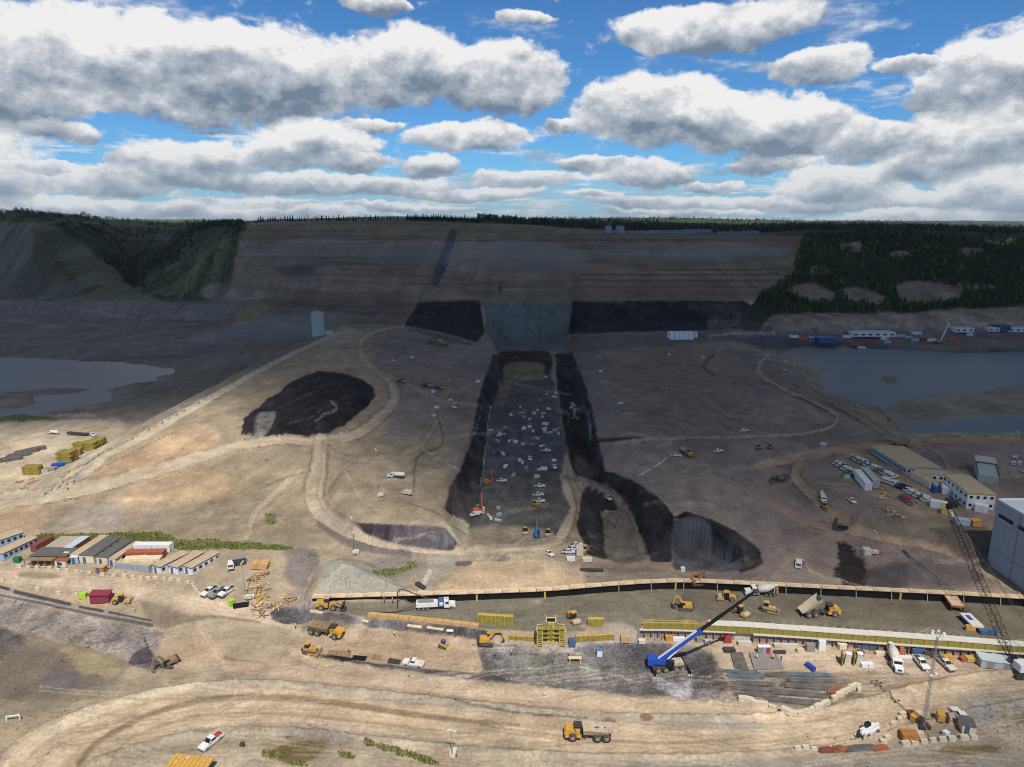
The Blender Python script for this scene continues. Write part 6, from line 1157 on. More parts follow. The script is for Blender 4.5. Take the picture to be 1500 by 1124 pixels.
SMALL = [('white pickup alone on the dirt road at the mouth of the trench', (800, 807), (807, 815)), ('first white pickup of the near group at the right end of the trench', (826, 811), (840, 810)), ('second white pickup of the near group at the right end of the trench', (833, 806), (848, 805)), ('third white pickup of the near group at the right end of the trench', (837, 801), (851, 800)), ('white pickup on the bench road inside the right pit', (889, 727), (892, 734)),
         ('topmost of three white pickups lined up in the trench', (784, 714), (797, 714)), ('middle of three white pickups lined up in the trench', (782, 726), (795, 726)), ('lowest of three white pickups lined up in the trench', (784, 735), (796, 736)), ('white pickup on the road along the right trench edge', (812, 682), (813, 690)), ('white pickup near the upper right of the trench floor', (797, 662), (803, 661)), ('white pickup parked end on beside the white box truck in the trench', (776, 670), (777, 678)),
         ('white pickup on the pale track far right of the trench', (1085, 633), (1095, 632)), ('white pickup beside the yellow dumper on the right fill', (985, 668), (996, 669)), ('white pickup right of the yellow dumper on the right fill', (1046, 663), (1058, 662)), ('white pickup below the dirt road fork on the right', (1169, 833), (1170, 825)), ('dusty pickup on the road below the parking rows', (1243, 731), (1252, 739)), ('white pickup in the trench beside the orange rig', (731, 706), (738, 706)),
         ('white pickup at the far end of the trench by the red slope', (799, 556), (800, 552)), ('white pickup on the track left of the trench', (660, 597), (668, 599)), ('pale pickup near the far road bend on the left fill', (572, 531), (580, 529)), ('left of two white pickups at the right edge beyond the offices', (1483, 684), (1486, 677)), ('right of two white pickups at the right edge beyond the offices', (1492, 683), (1494, 677)), ('third white pickup at the right edge below the other two', (1496, 692), (1508, 691)), ('white pickup on the far right track above the basin', (1146, 540), (1152, 545)), ('white pickup beside the dirt track in the middle of the right fill', (905, 594), (912, 592))]
for lb, a, b in SMALL: pk(lb, a, b, 'white', False)
# parking rows
def row(p0, p1, n, head_to, desc, seed, colours):
    rr = random.Random(seed); a, b = G(*p0), G(*p1); d = (b - a).normalized(); hd = G(*head_to) - a; ang = math.atan2(hd.y, hd.x)
    for i in range(n):
        if rr.random() < .06 and n > 8: continue
        c = rr.choice(colours); p = a.lerp(b, i / (n - 1)); p = Vector((p.x + rr.uniform(-.3, .3), p.y + rr.uniform(-.4, .4), 0)); p.z = HZ(p.x, p.y)
        lab = '%s pickup, %s from the far end, %s' % ({'white': 'white', 'dusty_white': 'dusty white', 'red': 'red', 'grey_steel': 'grey', 'trim_blue': 'dark blue', 'black': 'black'}[c], nth(i), desc); key = (c, False, None)
        if key not in PK: PK[key] = pickup(lab, c, False); t = PK[key]; t.location = p; t.rotation_euler = (0, 0, ang); t['group'] = 'parked pickups'; t.scale = (.85, .85, .85)
        else: clone(PK[key], p, ang, lab, 'parked pickups', (.85, .85, .85))
WH = ['white'] * 7 + ['dusty_white'] * 2 + ['grey_steel', 'trim_blue', 'black']
row((1227, 680), (1264, 704), 17, (1234, 677), 'leftmost parking row', 1, WH);
row((1250, 671), (1308, 700), 25, (1262, 669), 'long parking row', 3, WH)
row((1294, 704), (1326, 716), 9, (1302, 701), 'middle parking row with dark cars', 4, ['white', 'white', 'trim_blue', 'dusty_white', 'black']); row((1325, 716), (1362, 736), 14, (1333, 713), 'near parking row', 5, WH); row((1322, 729), (1338, 739), 4, (1330, 726), 'short row beside the spoil bank', 7, ['red', 'trim_blue', 'black', 'grey_steel'])
container('long white semi trailer, left of two in the parking ground', (1265, 717), (1277, 719), (1263, 703), 'wall_white', 3.2, W=2.6, L=15, group='semi trailers'); container('long grey semi trailer, right of two in the parking ground', (1276, 714), (1288, 715), (1274, 699), 'silo', 3.2, W=2.6, L=15, group='semi trailers'); container('green box container at the end of the leftmost parking row', (1232, 700), (1238, 700), (1244, 696), 'green', 2.4)
# other trucks
def tanker(label, rear, front):
    t = thing('tank_truck', label, 'tank truck'); truck_base(t, 9, (3.5, -2.2, -3.5)); MB().lathe((-4.4, 0, 2.1), (1, 0, 0), [(0, .6), (.2, 1.05), (5.3, 1.05), (5.6, .6)], 16).build('tank', 'white', t, True); return put_px(t, rear, front)
tanker('white tank trailer on the sunlit fill beside the light mast', (592, 701), (569, 699))
def box_truck(label, rear, front, c='white'):
    t = thing('box_truck', label, 'box truck'); truck_base(t, 8, (3.0, -2.4)); MB().box((-1.5, 0, 2.2), (4.6, 2.3, 2.2)).build('cargo_box', c, t); return put_px(t, rear, front)
box_truck('white box truck beside the dark track on the left fill', (604, 727), (588, 723), 'dusty_white'); box_truck('white service truck with tall body in the middle of the trench', (801, 690), (788, 690)); box_truck('white service truck at the lower left of the trench by the orange rig', (704, 755), (690, 757))
put_px(rigid_haul('brown haul truck seen from behind at the fork of the right dirt roads'), (1234, 778), (1236, 762)); put_px(rigid_haul('dark haul truck on the road at the head of the parking ground'), (1312, 655), (1326, 654))
put_px(adt('yellow dump truck parked on the right fill beside a white pickup'), (998, 661), (1012, 671)); put_px(dozer('left of two yellow machines on the upper right fill'), (1106, 659), (1119, 657)); put_px(dozer('right of two yellow machines on the upper right fill'), (1123, 659), (1135, 656)); put_px(dozer('yellow bulldozer on the road below the parking ground'), (1201, 743), (1217, 747)); put_px(mixer('white mixer truck on the dirt road above the brown haul truck'), (1204, 728), (1206, 738)); put_px(excavator('yellow excavator at the far right end of the trench floor'), (817, 629), (820, 634)); put_px(dozer('yellow bulldozer beside the three pickups in the trench'), (778, 741), (792, 742)); put_px(loader('yellow loader beside the white crate at the right mouth of the trench'), (853, 812), (862, 808))
for i, (a, b, lb) in enumerate([((585, 560), (592, 562), 'left of two dark dump trucks on the orange track'), ((622, 566), (630, 568), 'middle dump truck on the orange track across the left fill'), ((640, 569), (648, 571), 'right dump truck on the orange track across the left fill')]): put_px(adt(lb, bed='old_wood'), a, b)
def drill(label, px, py, c='orange', h=7.0, deg=0):
    t = thing('drill_rig', label, 'drill rig', G(px, py), math.radians(deg), 'drill rigs'); tracks(t, 3.4, 1.8, .5, .8); MB().box((0, 0, 1.5), (3.0, 1.8, 1.4), bev=.3).build('engine_housing', c, t); MB().box((1.2, .5, 2.2), (1.1, .9, 1.3)).build('cab', 'glass', t); MB().bar((1.9, 0, .3), (1.7, 0, h), .35).build('mast', c, t); MB().bar((.5, 0, 1.9), (1.8, 0, h * .6), .2).build('strut', 'dark_metal', t)
drill('orange drill rig on the trench floor against the left slope', 714, 710); drill('bigger orange drill rig lower in the trench beside the white truck', 699, 753, h=8.5); drill('blue drill rig between two yellow machines at the trench mouth', 786, 786, 'sky_blue', 6.5, -90)
for lb, a, b in [('left of two yellow compactors flanking the blue rig', (769, 776), (770, 786)), ('right of two yellow compactors flanking the blue rig', (803, 777), (803, 786))]: put_px(roller(lb), a, b)
# ------------------------------------------------------------------ cranes
def rough_crane():
    t = thing('mobile_crane', 'blue mobile crane with white and black telescopic boom raised over the rock floor', 'crane', G(976, 981), math.radians(8)); bx = Vector((38.4, 154.6)) - t.location.to_2d()
    MB().box((.5, 0, 1.25), (9.0, 2.4, .7)).build('carrier', 'dark_metal', t); MB().box((2.6, 0, 2.0), (3.2, 2.3, .9)).build('engine_cover', 'tan_steel', t)
    for x in (-2.6, -.6, 2.2, 3.9):
        for s in (-1, 1): wheel(t, x, s * 1.25, .85, .6, s)
    for x in (-4.1, 5.2):
        for s in (-1, 1): o = MB().bar((x, 0, .95), (x, s * 3.3, .95), .4).bar((x, s * 3.2, 1.3), (x, s * 3.2, .1), .28).build('outrigger', 'black', t); MB().cyl((x, s * 3.2, .02), (x, s * 3.2, .2), .5).build('pad', 'wall_white', o)
    R = t.matrix_basis.inverted() if False else Matrix.Rotation(-math.radians(8), 3, 'Z'); tip = R @ (Vector((60.0, 151.7, 23.6)) - t.location); base = R @ (Vector((38.4, 154.6, 3.4)) - t.location); base.z = 3.3
    d = (tip - base); Lb = d.length; d.normalize(); hz = Vector((d.x, d.y, 0)).normalized(); sd = Vector((-hz.y, hz.x, 0))
    sup = MB(); c = base - hz * .4
    MB().cyl((base.x + hz.x, base.y + hz.y, 1.6), (base.x + hz.x, base.y + hz.y, 2.1), 1.1).build('turntable', 'dark_metal', t)
    a = math.atan2(hz.y, hz.x); MB().box((c.x + hz.x * .6, c.y + hz.y * .6, 2.7), (5.0, 2.2, 1.2), a).build('superstructure', 'blue', t); MB().box((c.x - hz.x * 2.2, c.y - hz.y * 2.2, 2.6), (1.6, 2.7, 1.8), a).build('counterweight', 'blue', t)
    q = c + hz * 2.6 - sd * 1.3; MB().box((q.x, q.y, 2.9), (1.9, 1.0, 1.6), a).build('cab', 'glass', t)
    f = lambda u: base + d * Lb * u
    up = sd.cross(d); up = up if up.z > 0 else -up
    b0 = MB().bar(f(-.04), f(.42), .85, .95).build('boom_base', 'blue', t); MB().bar(f(-.02) + up * .5, f(.40) + up * .5, .84, .06).build('boom_top_plate', 'white', b0); MB().bar(f(-.02) + sd * .45 + up * .1, f(.38) + sd * .45 + up * .1, .05, .7).build('side_stripe', 'white', b0)
    MB().bar(f(.40), f(.435), .98, 1.1).build('boom_collar', 'blue', t); MB().bar(f(.41), f(.66), .62, .7).build('boom_section', 'black', t); MB().bar(f(.655), f(.85), .52, .6).build('boom_section', 'black', t); MB().bar(f(.845), f(1.0), .42, .5).build('boom_section', 'black', t); MB().bar(f(.985), f(1.02) - up * .4, .6, 1.0).build('boom_head', 'dark_metal', t)
    MB().cyl(base + hz * 1.2 + Vector((0, 0, -.6)), f(.24) - up * .5, .22).build('lift_cylinder', 'white', t)
rough_crane()
def lattice(t, a, b, w0, w1, n, name, mat, r=.09, par=None):
    a, b = Vector(a), Vector(b); d = (b - a).normalized(); u = d.cross(Vector((0, 1, 0))).normalized() if abs(d.y) < .95 else d.cross(Vector((1, 0, 0))).normalized(); v = d.cross(u); m = MB()
    def c(k, i): w = w0 + (w1 - w0) * k / n; s = [(-1, -1), (1, -1), (1, 1), (-1, 1)][i % 4]; return a.lerp(b, k / n) + u * s[0] * w / 2 + v * s[1] * w / 2
    for k in range(n):
        for i in range(4): m.bar(c(k, i), c(k + 1, i), r * 1.6); m.bar(c(k, i) if k % 2 else c(k, i + 1), c(k + 1, i + 1) if k % 2 else c(k + 1, i), r); m.bar(c(k, i), c(k, i + 1), r)
    return m.build(name, mat, t)
def crawler_crane():
    g = G(1496, 987); t = thing('crawler_crane', 'white crawler crane with long black lattice boom at the right edge', 'crane', g); tracks(t, 6.5, 4.2, .9, 1.2, 'dark_metal')
    MB().cyl((0, 0, 1.1), (0, 0, 1.6), 1.4).build('turntable', 'dark_metal', t); MB().box((.6, -.6, 2.7), (5.5, 3.0, 2.0)).build('house', 'white', t); MB().box((-1.8, 1.3, 2.7), (1.8, 1.2, 2.0)).build('cab', 'glass', t); MB().box((3.9, -1.2, 2.4), (1.4, 3.4, 2.2)).build('counterweight', 'dark_metal', t)
    foot = Vector((-1.6, 1.2, 2.4)); d = Vector(ray(1390, 742)); best = None
    for k in np.arange(120, 260, .5):
        T = Vector((0, 0, CAMH)) + d * float(k); L = (T - (g + foot)).length
        if best is None or abs(L - 46) < best[0]: best = (abs(L - 46), T)
    tip = best[1] - g; q = [foot.lerp(tip, u) for u in (0, .12, .4, .7, .93, 1)]
    for i in range(5): w = [(.5, 1.8), (1.8, 1.8), (1.8, 1.8), (1.8, 1.5), (1.5, .7)][i]; lattice(t, q[i], q[i + 1], w[0], w[1], [4, 7, 8, 6, 3][i], 'boom_section', 'black', .055)
    MB().box(tip, (1.2, 1.2, 1.4)).build('boom_head', 'black', t); MB().bar(tip - (tip - foot).normalized() * 1.2, tip - (tip - foot).normalized() * 3.6, .8, .3).build('sign_plate', 'wall_white', t)
    mast = Vector((3.0, -.6, 8.0)); MB().bar((1.5, -.6, 3.6), mast, .25).bar((3.6, -.6, 3.4), mast, .2).build('gantry', 'dark_metal', t)
    for s in (-.6, .6): MB().tube([mast + Vector((0, s, 0)), tip + Vector((0, s, 0))], .05, 4).build('pendant', 'dark_metal', t)
    return
    hk = tip + Vector((-.3, 0, -1)); MB().tube([hk, hk + Vector((0, 0, -9))], .04, 4).build('hoist_rope', 'black', t); MB().box(hk + Vector((0, 0, -9.6)), (.6, .5, 1.3)).build('hook_block', 'yellow', t)
crawler_crane()
def small_crane(label, px, py, h, c='yellow'):
    t = thing('far_crane', label, 'crane', G(px, py)); tracks(t, 6, 3.6, .8, 1.1); MB().box((0, 0, 2.3), (5, 3, 2.2)).build('house', c, t); MB().box((1.6, 1.2, 2.6), (1.5, 1.0, 2.0)).build('cab', 'glass', t); MB().bar((1.5, 0, 2), (h * .35, 0, h), .9).build('boom', 'wall_white', t); MB().box((h * .35, 0, h), (1.4, 1, 1.2)).build('boom_head', 'dark_metal', t)
small_crane('yellow crane with pale raised boom on the far right flat', 1375, 503, 22)
# ------------------------------------------------------------------ masts and light towers
def big_mast():
    g = G(1352, 1066); t = thing('light_mast', 'tall grey lattice light mast with white lamp heads in the lower right', 'light mast', g); h = 24.0
    lattice(t, (0, 0, .6), (0, 0, h), .6, .35, 26, 'lattice_column', 'grey_steel', .033)
    for z, n, r in ((h, 6, 1.3), (h * .58, 3, 1.0)):
        b = MB().bar((-r, 0, z), (r, 0, z), .1).bar((0, -r * .7, z), (0, r * .7, z), .1).build('lamp_bracket', 'silo', t)
        for i in range(n): a = i * 2 * math.pi / n; MB().box((r * math.cos(a), r * .8 * math.sin(a), z + .1), (.5, .45, .35), a).build('lamp_head', 'white', b)
    for i in range(3): a = i * 2.09 + .5; MB().bar((0, 0, 1.0), (3.4 * math.cos(a), 3.4 * math.sin(a), .1), .16).build('outrigger', 'grey_steel', t)
    MB().box((0, 0, .5), (2.6, 1.6, .9)).build('base_trailer', 'dark_metal', t)
big_mast()
put_at(light_tower('small white light tower on the open ground at the bottom', 7), 664, 1108, 80); put_at(light_tower('light tower on the sunlit left fill beside the tank truck', 18), 557, 728, 20); put_at(light_tower('light tower below the curving haul road on the left', 13), 521, 812, 20); put_at(light_tower('light tower on the far left fill', 12), 660, 588, 10); put_at(light_tower('light tower by the parked vehicles beyond the two-storey office', 12), 1486, 672, 0); put_at(light_tower('light tower beside the white lump near the dark earth patch', 8), 1281, 812, 0)
put_at(light_tower('light tower in the left camp yard beside the timber debris', 12), 364, 878, 0)
# ------------------------------------------------------------------ people
for i, (x, y, v, lb, dg) in enumerate([(433, 921, 'vest', 'left of two workers in yellow vests beside the dump truck on the sandy pad', 20), (456, 920, 'vest', 'right of two workers in yellow vests beside the dump truck', 200), (578, 933, 'vest', 'worker in yellow vest standing alone on the sandy pad', 90), (511, 957, 'vest_orange', 'worker in orange vest at the dark mats', 150), (749, 961, 'vest_orange', 'worker in orange vest beside the yellow excavator', 10), (1305 - 200 + 3, 967, 'vest', 'left worker on the rebar mat', 60), (1132, 967, 'vest', 'middle worker bending over the rebar mat', 120), (1144, 969, 'trouser', 'right worker in dark clothes on the rebar mat', 200), (575, 884, 'vest_orange', 'worker in orange at the foot of the black wall', 0), (563, 884, 'trouser', 'worker in dark clothes at the foot of the black wall', 0), (833, 963, 'vest_orange', 'worker near the timber trestle below the ladder tower', 0), (1243, 942, 'vest_orange', 'worker in orange on the yard beside the toilets', 0)]):
    o = person(lb, v); g = G(x, y); o.location = g; o.rotation_euler = (0, 0, math.radians(dg))
# ------------------------------------------------------------------ blocks, stacks and clutter
def stone_mesh(name, mat, seed, d=(1, 1, 1), rough=.18):
    r = random.Random(seed); m = MB().box((0, 0, d[2] / 2), d, top=(.92, .92), bev=min(d) * .18); m.v = [(x + r.uniform(-1, 1) * rough * d[0] * .3, y + r.uniform(-1, 1) * rough * d[1] * .3, z + r.uniform(-1, 1) * rough * d[2] * .3) for x, y, z in m.v]; return m.mesh(name, mat)
BL = [stone_mesh('concrete_block', 'block', i, (1.6, .85, .85), .12) for i in range(4)]
def blocks(pts, desc, group, hd=None, sc=1.0, name='concrete_block', meshes=BL, cat='concrete block', adj='pale concrete block'):
    P_ = [G(*p) for p in pts]; r = random.Random(len(pts))
    for i, p in enumerate(P_):
        q = P_[min(i + 1, len(P_) - 1)] - P_[max(i - 1, 0)]; o = link(name, meshes[i % len(meshes)]); o.location = p - Vector((0, 0, .06)); o.rotation_euler = (0, 0, math.atan2(q.y, q.x) + r.uniform(-.2, .2)); s = sc * r.uniform(.85, 1.15); o.scale = (s, s, s)
        tag(o, '%s, %s from the left %s' % (adj, nth(i), desc), cat, group)
blocks([(1087, 1026), (1097, 1028), (1106, 1032), (1118, 1034), (1131, 1038), (1151, 1044), (1161, 1047), (1172, 1047), (1182, 1044), (1190, 1041), (1197, 1038), (1204, 1035), (1210, 1032), (1222, 1024), (1229, 1020), (1236, 1016), (1242, 1012), (1248, 1009), (1255, 1006), (1258, 1012)], 'in the row edging the rebar yard', 'blocks round the rebar yard', sc=1.25)
blocks([(1326, 1092), (1339, 1090), (1353, 1088), (1366, 1086), (1380, 1085), (1394, 1084), (1412, 1083), (1426, 1082)], 'in the short row below the light mast', 'blocks below the light mast', sc=1.1)
blocks([(1168, 1098), (1180, 1097), (1192, 1098)], 'of three by the roadside pipe bundles', 'blocks by the pipe bundles', sc=.9)
blocks([(1308, 1062), (1318, 1055), (1322, 1048), (1345, 1047), (1300, 1082), (1294, 1088), (1346, 1078)], 'among the clutter round the light mast', 'loose blocks round the light mast', sc=1.1)
blocks([(28, 831), (41, 832), (55, 832), (72, 834), (85, 836), (98, 837), (112, 838), (131, 840), (150, 843), (167, 844), (182, 845), (195, 846), (206, 847), (217, 848), (228, 848), (240, 849), (250, 850), (262, 852), (275, 854), (282, 858), (285, 862), (288, 866), (292, 871)], 'in the block row in front of the camp', 'blocks in front of the camp', sc=.95)
blocks([(3, 851), (55, 864), (86, 870), (112, 872), (132, 877)], 'scattered along the left ditch', 'blocks along the left ditch', sc=.9)
BO = [stone_mesh('boulder', 'stone', 20 + i, (1.5, 1.2, 1.0), .4) for i in range(4)]
def lerp_px(a, b, n): return [(a[0] + (b[0] - a[0]) * i / (n - 1), a[1] + (b[1] - a[1]) * i / (n - 1)) for i in range(n)]
cr = smooth_line([(122, 683), (150, 665), (200, 640), (300, 586), (400, 532), (466, 500)], 10); u = np.linspace(0, 1, 44) ** 1.25
blocks([tuple(cr[int(k * (len(cr) - 1))]) for k in np.linspace(0, 1, 44)], 'along the crest road edge', 'boulders on the crest road edge', name='boulder', meshes=BO, cat='boulder', adj='pale boulder', sc=1.1)
blocks(lerp_px((140, 690), (286, 618), 26), 'in the lower boulder row beside the crest road', 'boulders beside the crest road', name='boulder', meshes=BO, cat='boulder', adj='small pale boulder', sc=.8)
blocks([(92, 700), (99, 694), (106, 690), (113, 686), (90, 708), (102, 702), (110, 697), (97, 711), (106, 707), (86, 716), (96, 718), (72, 720), (64, 726)], 'in the heap below the crest road', 'boulder heap', name='boulder', meshes=BO, cat='boulder', adj='pale rock', sc=1.2)
def box_thing(name, label, cat, px, py, d, mat, deg=0, lid=None, group=None, legs=False):
    t = thing(name, label, cat, G(px, py), math.radians(deg), group); MB().box((0, 0, d[2] / 2 + .08), d, bev=min(d[0], d[1]) * .06).build('body', mat, t)
    MB().box((0, 0, d[2] + .12), (d[0] * 1.03, d[1] * 1.03, .1)).build('lid', lid or mat, t)
    for s in (-1, 1): MB().box((s * d[0] * .35, 0, .05), (.18, d[1] * .95, .12)).build('skid', 'dark_metal', t)
    return t
def hut():
    a, rz = head((138, 881), (160, 880)); t = thing('maroon_hut', 'maroon metal hut with sloping roof beside the yellow roller on the left yard', 'hut', a, rz)
    MB().prism([(-2.6, .1), (2.6, .1), (2.6, 2.5), (-2.6, 2.9)], -1.4, 1.4).build('wall', 'maroon', t); MB().prism([(-2.8, 2.95), (2.8, 2.5), (2.8, 2.62), (-2.8, 3.07)], -1.8, 1.7).build('roof', 'maroon', t); d = MB().box((.6, -1.43, 1.1), (.9, .06, 1.9)).build('door', 'dark_red', t); MB().box((.95, -1.48, 1.1), (.08, .06, .1)).build('handle', 'grey_steel', d)
hut()
box_thing('lime_tank', 'bright lime green tank box left of the maroon hut', 'tank', 122, 876, (2.0, 1.5, 1.4), 'lime', 10); box_thing('lime_tank', 'bright lime green box at the edge of the camp yard by the pickups', 'tank', 339, 886, (1.6, 1.4, 1.5), 'lime', 60); box_thing('green_bin', 'small green bin beside the leftmost trailer', 'bin', 26, 823, (2.0, 1.6, 1.4), 'green', 0)
box_thing('generator', 'dark grey generator behind the white pickup in the camp yard', 'generator', 351, 826, (4.0, 2.4, 2.2), 'dark_metal', 20, 'grey_steel'); box_thing('plastic_tank', 'small white tank beside the dark generator', 'tank', 360, 824, (.9, .9, 1.4), 'wall_white'); box_thing('black_shadow_slab', 'low black slab standing for a black shadow shape beside the lime box in the yard', 'trailer', 353, 888, (4.2, 1.8, .5), 'black', 15, 'black')  # the low black slab is added in place of a shadow-black shape
box_thing('yellow_pump', 'small yellow pump among the timber debris', 'pump', 378, 878, (1.2, 1.0, 1.1), 'yellow'); box_thing('white_box', 'small white box beside the yellow pump in the debris', 'box', 370, 876, (1.4, 1.0, .9), 'wall_white')
def stack(name, label, cat, px, py, d, mat, deg=0, rows=3, cols=4, group=None):
    t = thing(name, label, cat, G(px, py), math.radians(deg), group); r = random.Random(px)
    me = [MB().box((0, 0, 0), (d[0], d[1] / cols * .92, d[2] / rows * .86)).mesh('board', mat) for _ in range(2)]
    for k in range(rows):
        for j in range(cols): o = link('board', me[k % 2], t); o.location = (r.uniform(-.06, .06) * d[0], (j + .5) * d[1] / cols - d[1] / 2, (k + .5) * d[2] / rows + .1)
    for s in (-1, 1): MB().box((s * d[0] * .3, 0, .05), (.15, d[1], .1)).build('bearer', 'old_wood', t)
    return t
stack('lumber_stack', 'orange tan lumber stack beside the ditch line in the camp yard', 'lumber stack', 382, 831, (5, 3, 1.8), 'wood', 0, 3, 5)
for i, (x, y, dg, d, lb) in enumerate([(44, 694, 5, (4, 4, 4), 'left of two ochre timber mat stacks in the left yard'), (54, 694, 5, (4, 4, 4), 'right of two ochre timber mat stacks in the left yard'), (100, 678, 0, (7, 6, 6), 'largest ochre timber mat stack below the crest road'), (112, 666, 10, (5, 4, 3), 'brown timber stack above the largest ochre one'), (118, 659, 0, (5, 4, 4), 'ochre timber stack in the middle of the diagonal line of stacks'), (133, 658, 0, (7, 5, 4), 'ochre timber stack second from the far end of the diagonal line'), (145, 653, 0, (6, 5, 4), 'ochre timber stack at the far end of the diagonal line')]): stack('timber_stack', lb, 'timber stack', x, y, d, 'form_green' if i != 3 else 'old_wood', dg, 5, 4, 'timber stacks in the left yard')
for i, (x, y) in enumerate([(86, 684), (93, 681), (74, 690), (64, 692)]): stack('panel_stack', ['blue panel stack nearest the crest road', 'second blue panel stack beside the ochre timber', 'grey panel stack between the ochre timber stacks', 'pale panel stack beside the two ochre stacks'][i], 'panel stack', x, y, (5, 3, 1.6), ['blue', 'sky_blue', 'grey_steel', 'silo'][i], 15, 3, 2, 'panel stacks in the left yard')
def pile(name, label, cat, pxs, L, n, mat, deg, r=.12, layers=4, group=None, spread=None, jit=.05):
    """a stack of long thin bars"""
    g = G(*pxs); t = thing(name, label, cat, g, math.radians(deg), group); rr = random.Random(int(pxs[0] * 7 + pxs[1])); m = MB(); w = spread or n * r * 2.1
    for k in range(layers):
        for i in range(n): y = (i + .5) / n * w - w / 2; l = L * rr.uniform(.8, 1.0); x = rr.uniform(-.08, .08) * L; a = rr.uniform(-jit, jit); m.bar((x - l / 2, y - a * l / 2, .12 + k * r * 1.9), (x + l / 2, y + a * l / 2, .12 + k * r * 1.9 + rr.uniform(-.03, .05)), r * 1.6)
    o = m.build('bars', mat, t); o['kind'] = 'stuff'
    for s in (-.32, .32): MB().box((s * L, 0, .06), (.2, w, .14)).build('bearer', 'old_wood', t)
    return t
for i, (x, y, L, n, mt, dg, sp, lb) in enumerate([(1085, 986, 10, 9, 'rebar_blue', -4, 2.2, 'blue grey rebar bundle at the upper left of the rebar yard'), (1092, 993, 10, 9, 'rebar_blue', -4, 1.8, 'second blue grey rebar bundle from the top left'), (1104, 1003, 11, 12, 'rebar', -3, 2.2, 'dark rebar bundle in the left of the rebar yard, upper'), (1106, 1011, 11, 12, 'rebar', -5, 2.2, 'dark rebar bundle in the left of the rebar yard, middle'), (1108, 1019, 10, 12, 'rebar', -4, 2.0, 'dark rebar bundle in the left of the rebar yard, lowest'), (1140, 990, 7, 10, 'rebar', 4, 2.4, 'dark rebar heap in the top middle of the rebar yard'), (1184, 990, 11, 12, 'rebar_blue', -2, 2.2, 'long rebar bundle at the top right of the yard'), (1186, 999, 12, 12, 'rebar', -3, 2.2, 'long rebar bundle at the right of the yard, second from top'), (1182, 1008, 12, 12, 'rebar', -6, 2.2, 'long rebar bundle at the right of the yard, third from top'), (1172, 1018, 13, 14, 'rebar', -8, 2.4, 'long dark rebar bundle low in the yard'), (1164, 1029, 13, 14, 'rebar', -9, 2.6, 'lowest long rebar bundle beside the block row'), (1222, 1012, 5, 8, 'rust', 35, 1.6, 'rusty steel bundle near the right corner of the rebar yard')]): pile('rebar_bundle', lb, 'rebar bundle', (x, y), L * .95, n - 2, mt, dg, .09, 3, 'rebar bundles', sp * .62, .03)
for i, (x, y, L, dg, mt) in enumerate([(1215, 1099, 5, 6, 'dark_red'), (1228, 1099, 4, 8, 'rust'), (1252, 1098, 6, 5, 'rebar'), (1268, 1096, 5, 5, 'rebar'), (1288, 1097, 4, 8, 'container_red')]): pile('pipe_bundle', ['dark red pipe bundle, leftmost beside the lower road', 'rusty pipe bundle, second from left beside the lower road', 'grey pipe bundle in the middle beside the lower road', 'grey pipe bundle beside the orange one at the lower road', 'rusty red barrier bundle below the white telehandler'][i], 'pipe bundle', (x, y), L, 5, mt, dg, .14, 2, 'pipe bundles by the lower road')
for i, (x, y, L, dg) in enumerate([(16, 674, 9, 40), (28, 668, 10, 40), (40, 663, 10, 42), (52, 660, 9, 42)]): pile('pipe_bundle', 'dark pipe stack, %s from the left in the left yard' % nth(i), 'pipe stack', (x, y), L, 6, 'rebar', dg, .3, 3, 'pipe stacks in the left yard')
def debris(label, pts, mat, seed, L=(1, 3.5), name='plank_heap', n=9):
    r = random.Random(seed)
    g = G(*pts); t = thing(name, label, 'debris heap', g, 0, 'plank heaps')
    for i in range(n): a = r.uniform(0, math.pi); l = r.uniform(*L); x, y = r.gauss(0, .9), r.gauss(0, .9); MB().bar((x - l / 2 * math.cos(a), y - l / 2 * math.sin(a), r.uniform(.05, .5)), (x + l / 2 * math.cos(a), y + l / 2 * math.sin(a), r.uniform(.05, .6)), r.uniform(.15, .4), .1).build('plank', r.choice(mat), t)
for i, (x, y) in enumerate([(370, 848), (376, 846), (384, 842), (388, 838), (368, 862), (376, 860), (383, 858), (372, 870), (384, 868), (386, 876), (381, 887), (386, 892), (376, 893), (384, 900), (408, 884), (402, 888), (420, 880), (434, 878)]): debris('pale plank heap, %s in the timber debris right of the camp' % nth(i), (x, y), ['pale_wood', 'wood', 'old_wood'], i)
for i, (x, y) in enumerate([(30, 706), (40, 710), (46, 702), (36, 716), (52, 706)]): debris('brown plank heap, %s counted from the left below the ochre stacks' % nth([30, 36, 40, 46, 52].index(x)), (x, y), ['wood', 'old_wood'], 40 + i)
for i, (x, y) in enumerate([(1282, 715), (1288, 722), (1296, 718), (1300, 728), (1310, 752), (1316, 757), (1306, 748), (1290, 730)]): debris('timber scrap heap, %s in the scatter below the semi trailers' % nth(i), (x, y), ['pale_wood', 'old_wood', 'wood'], 60 + i)
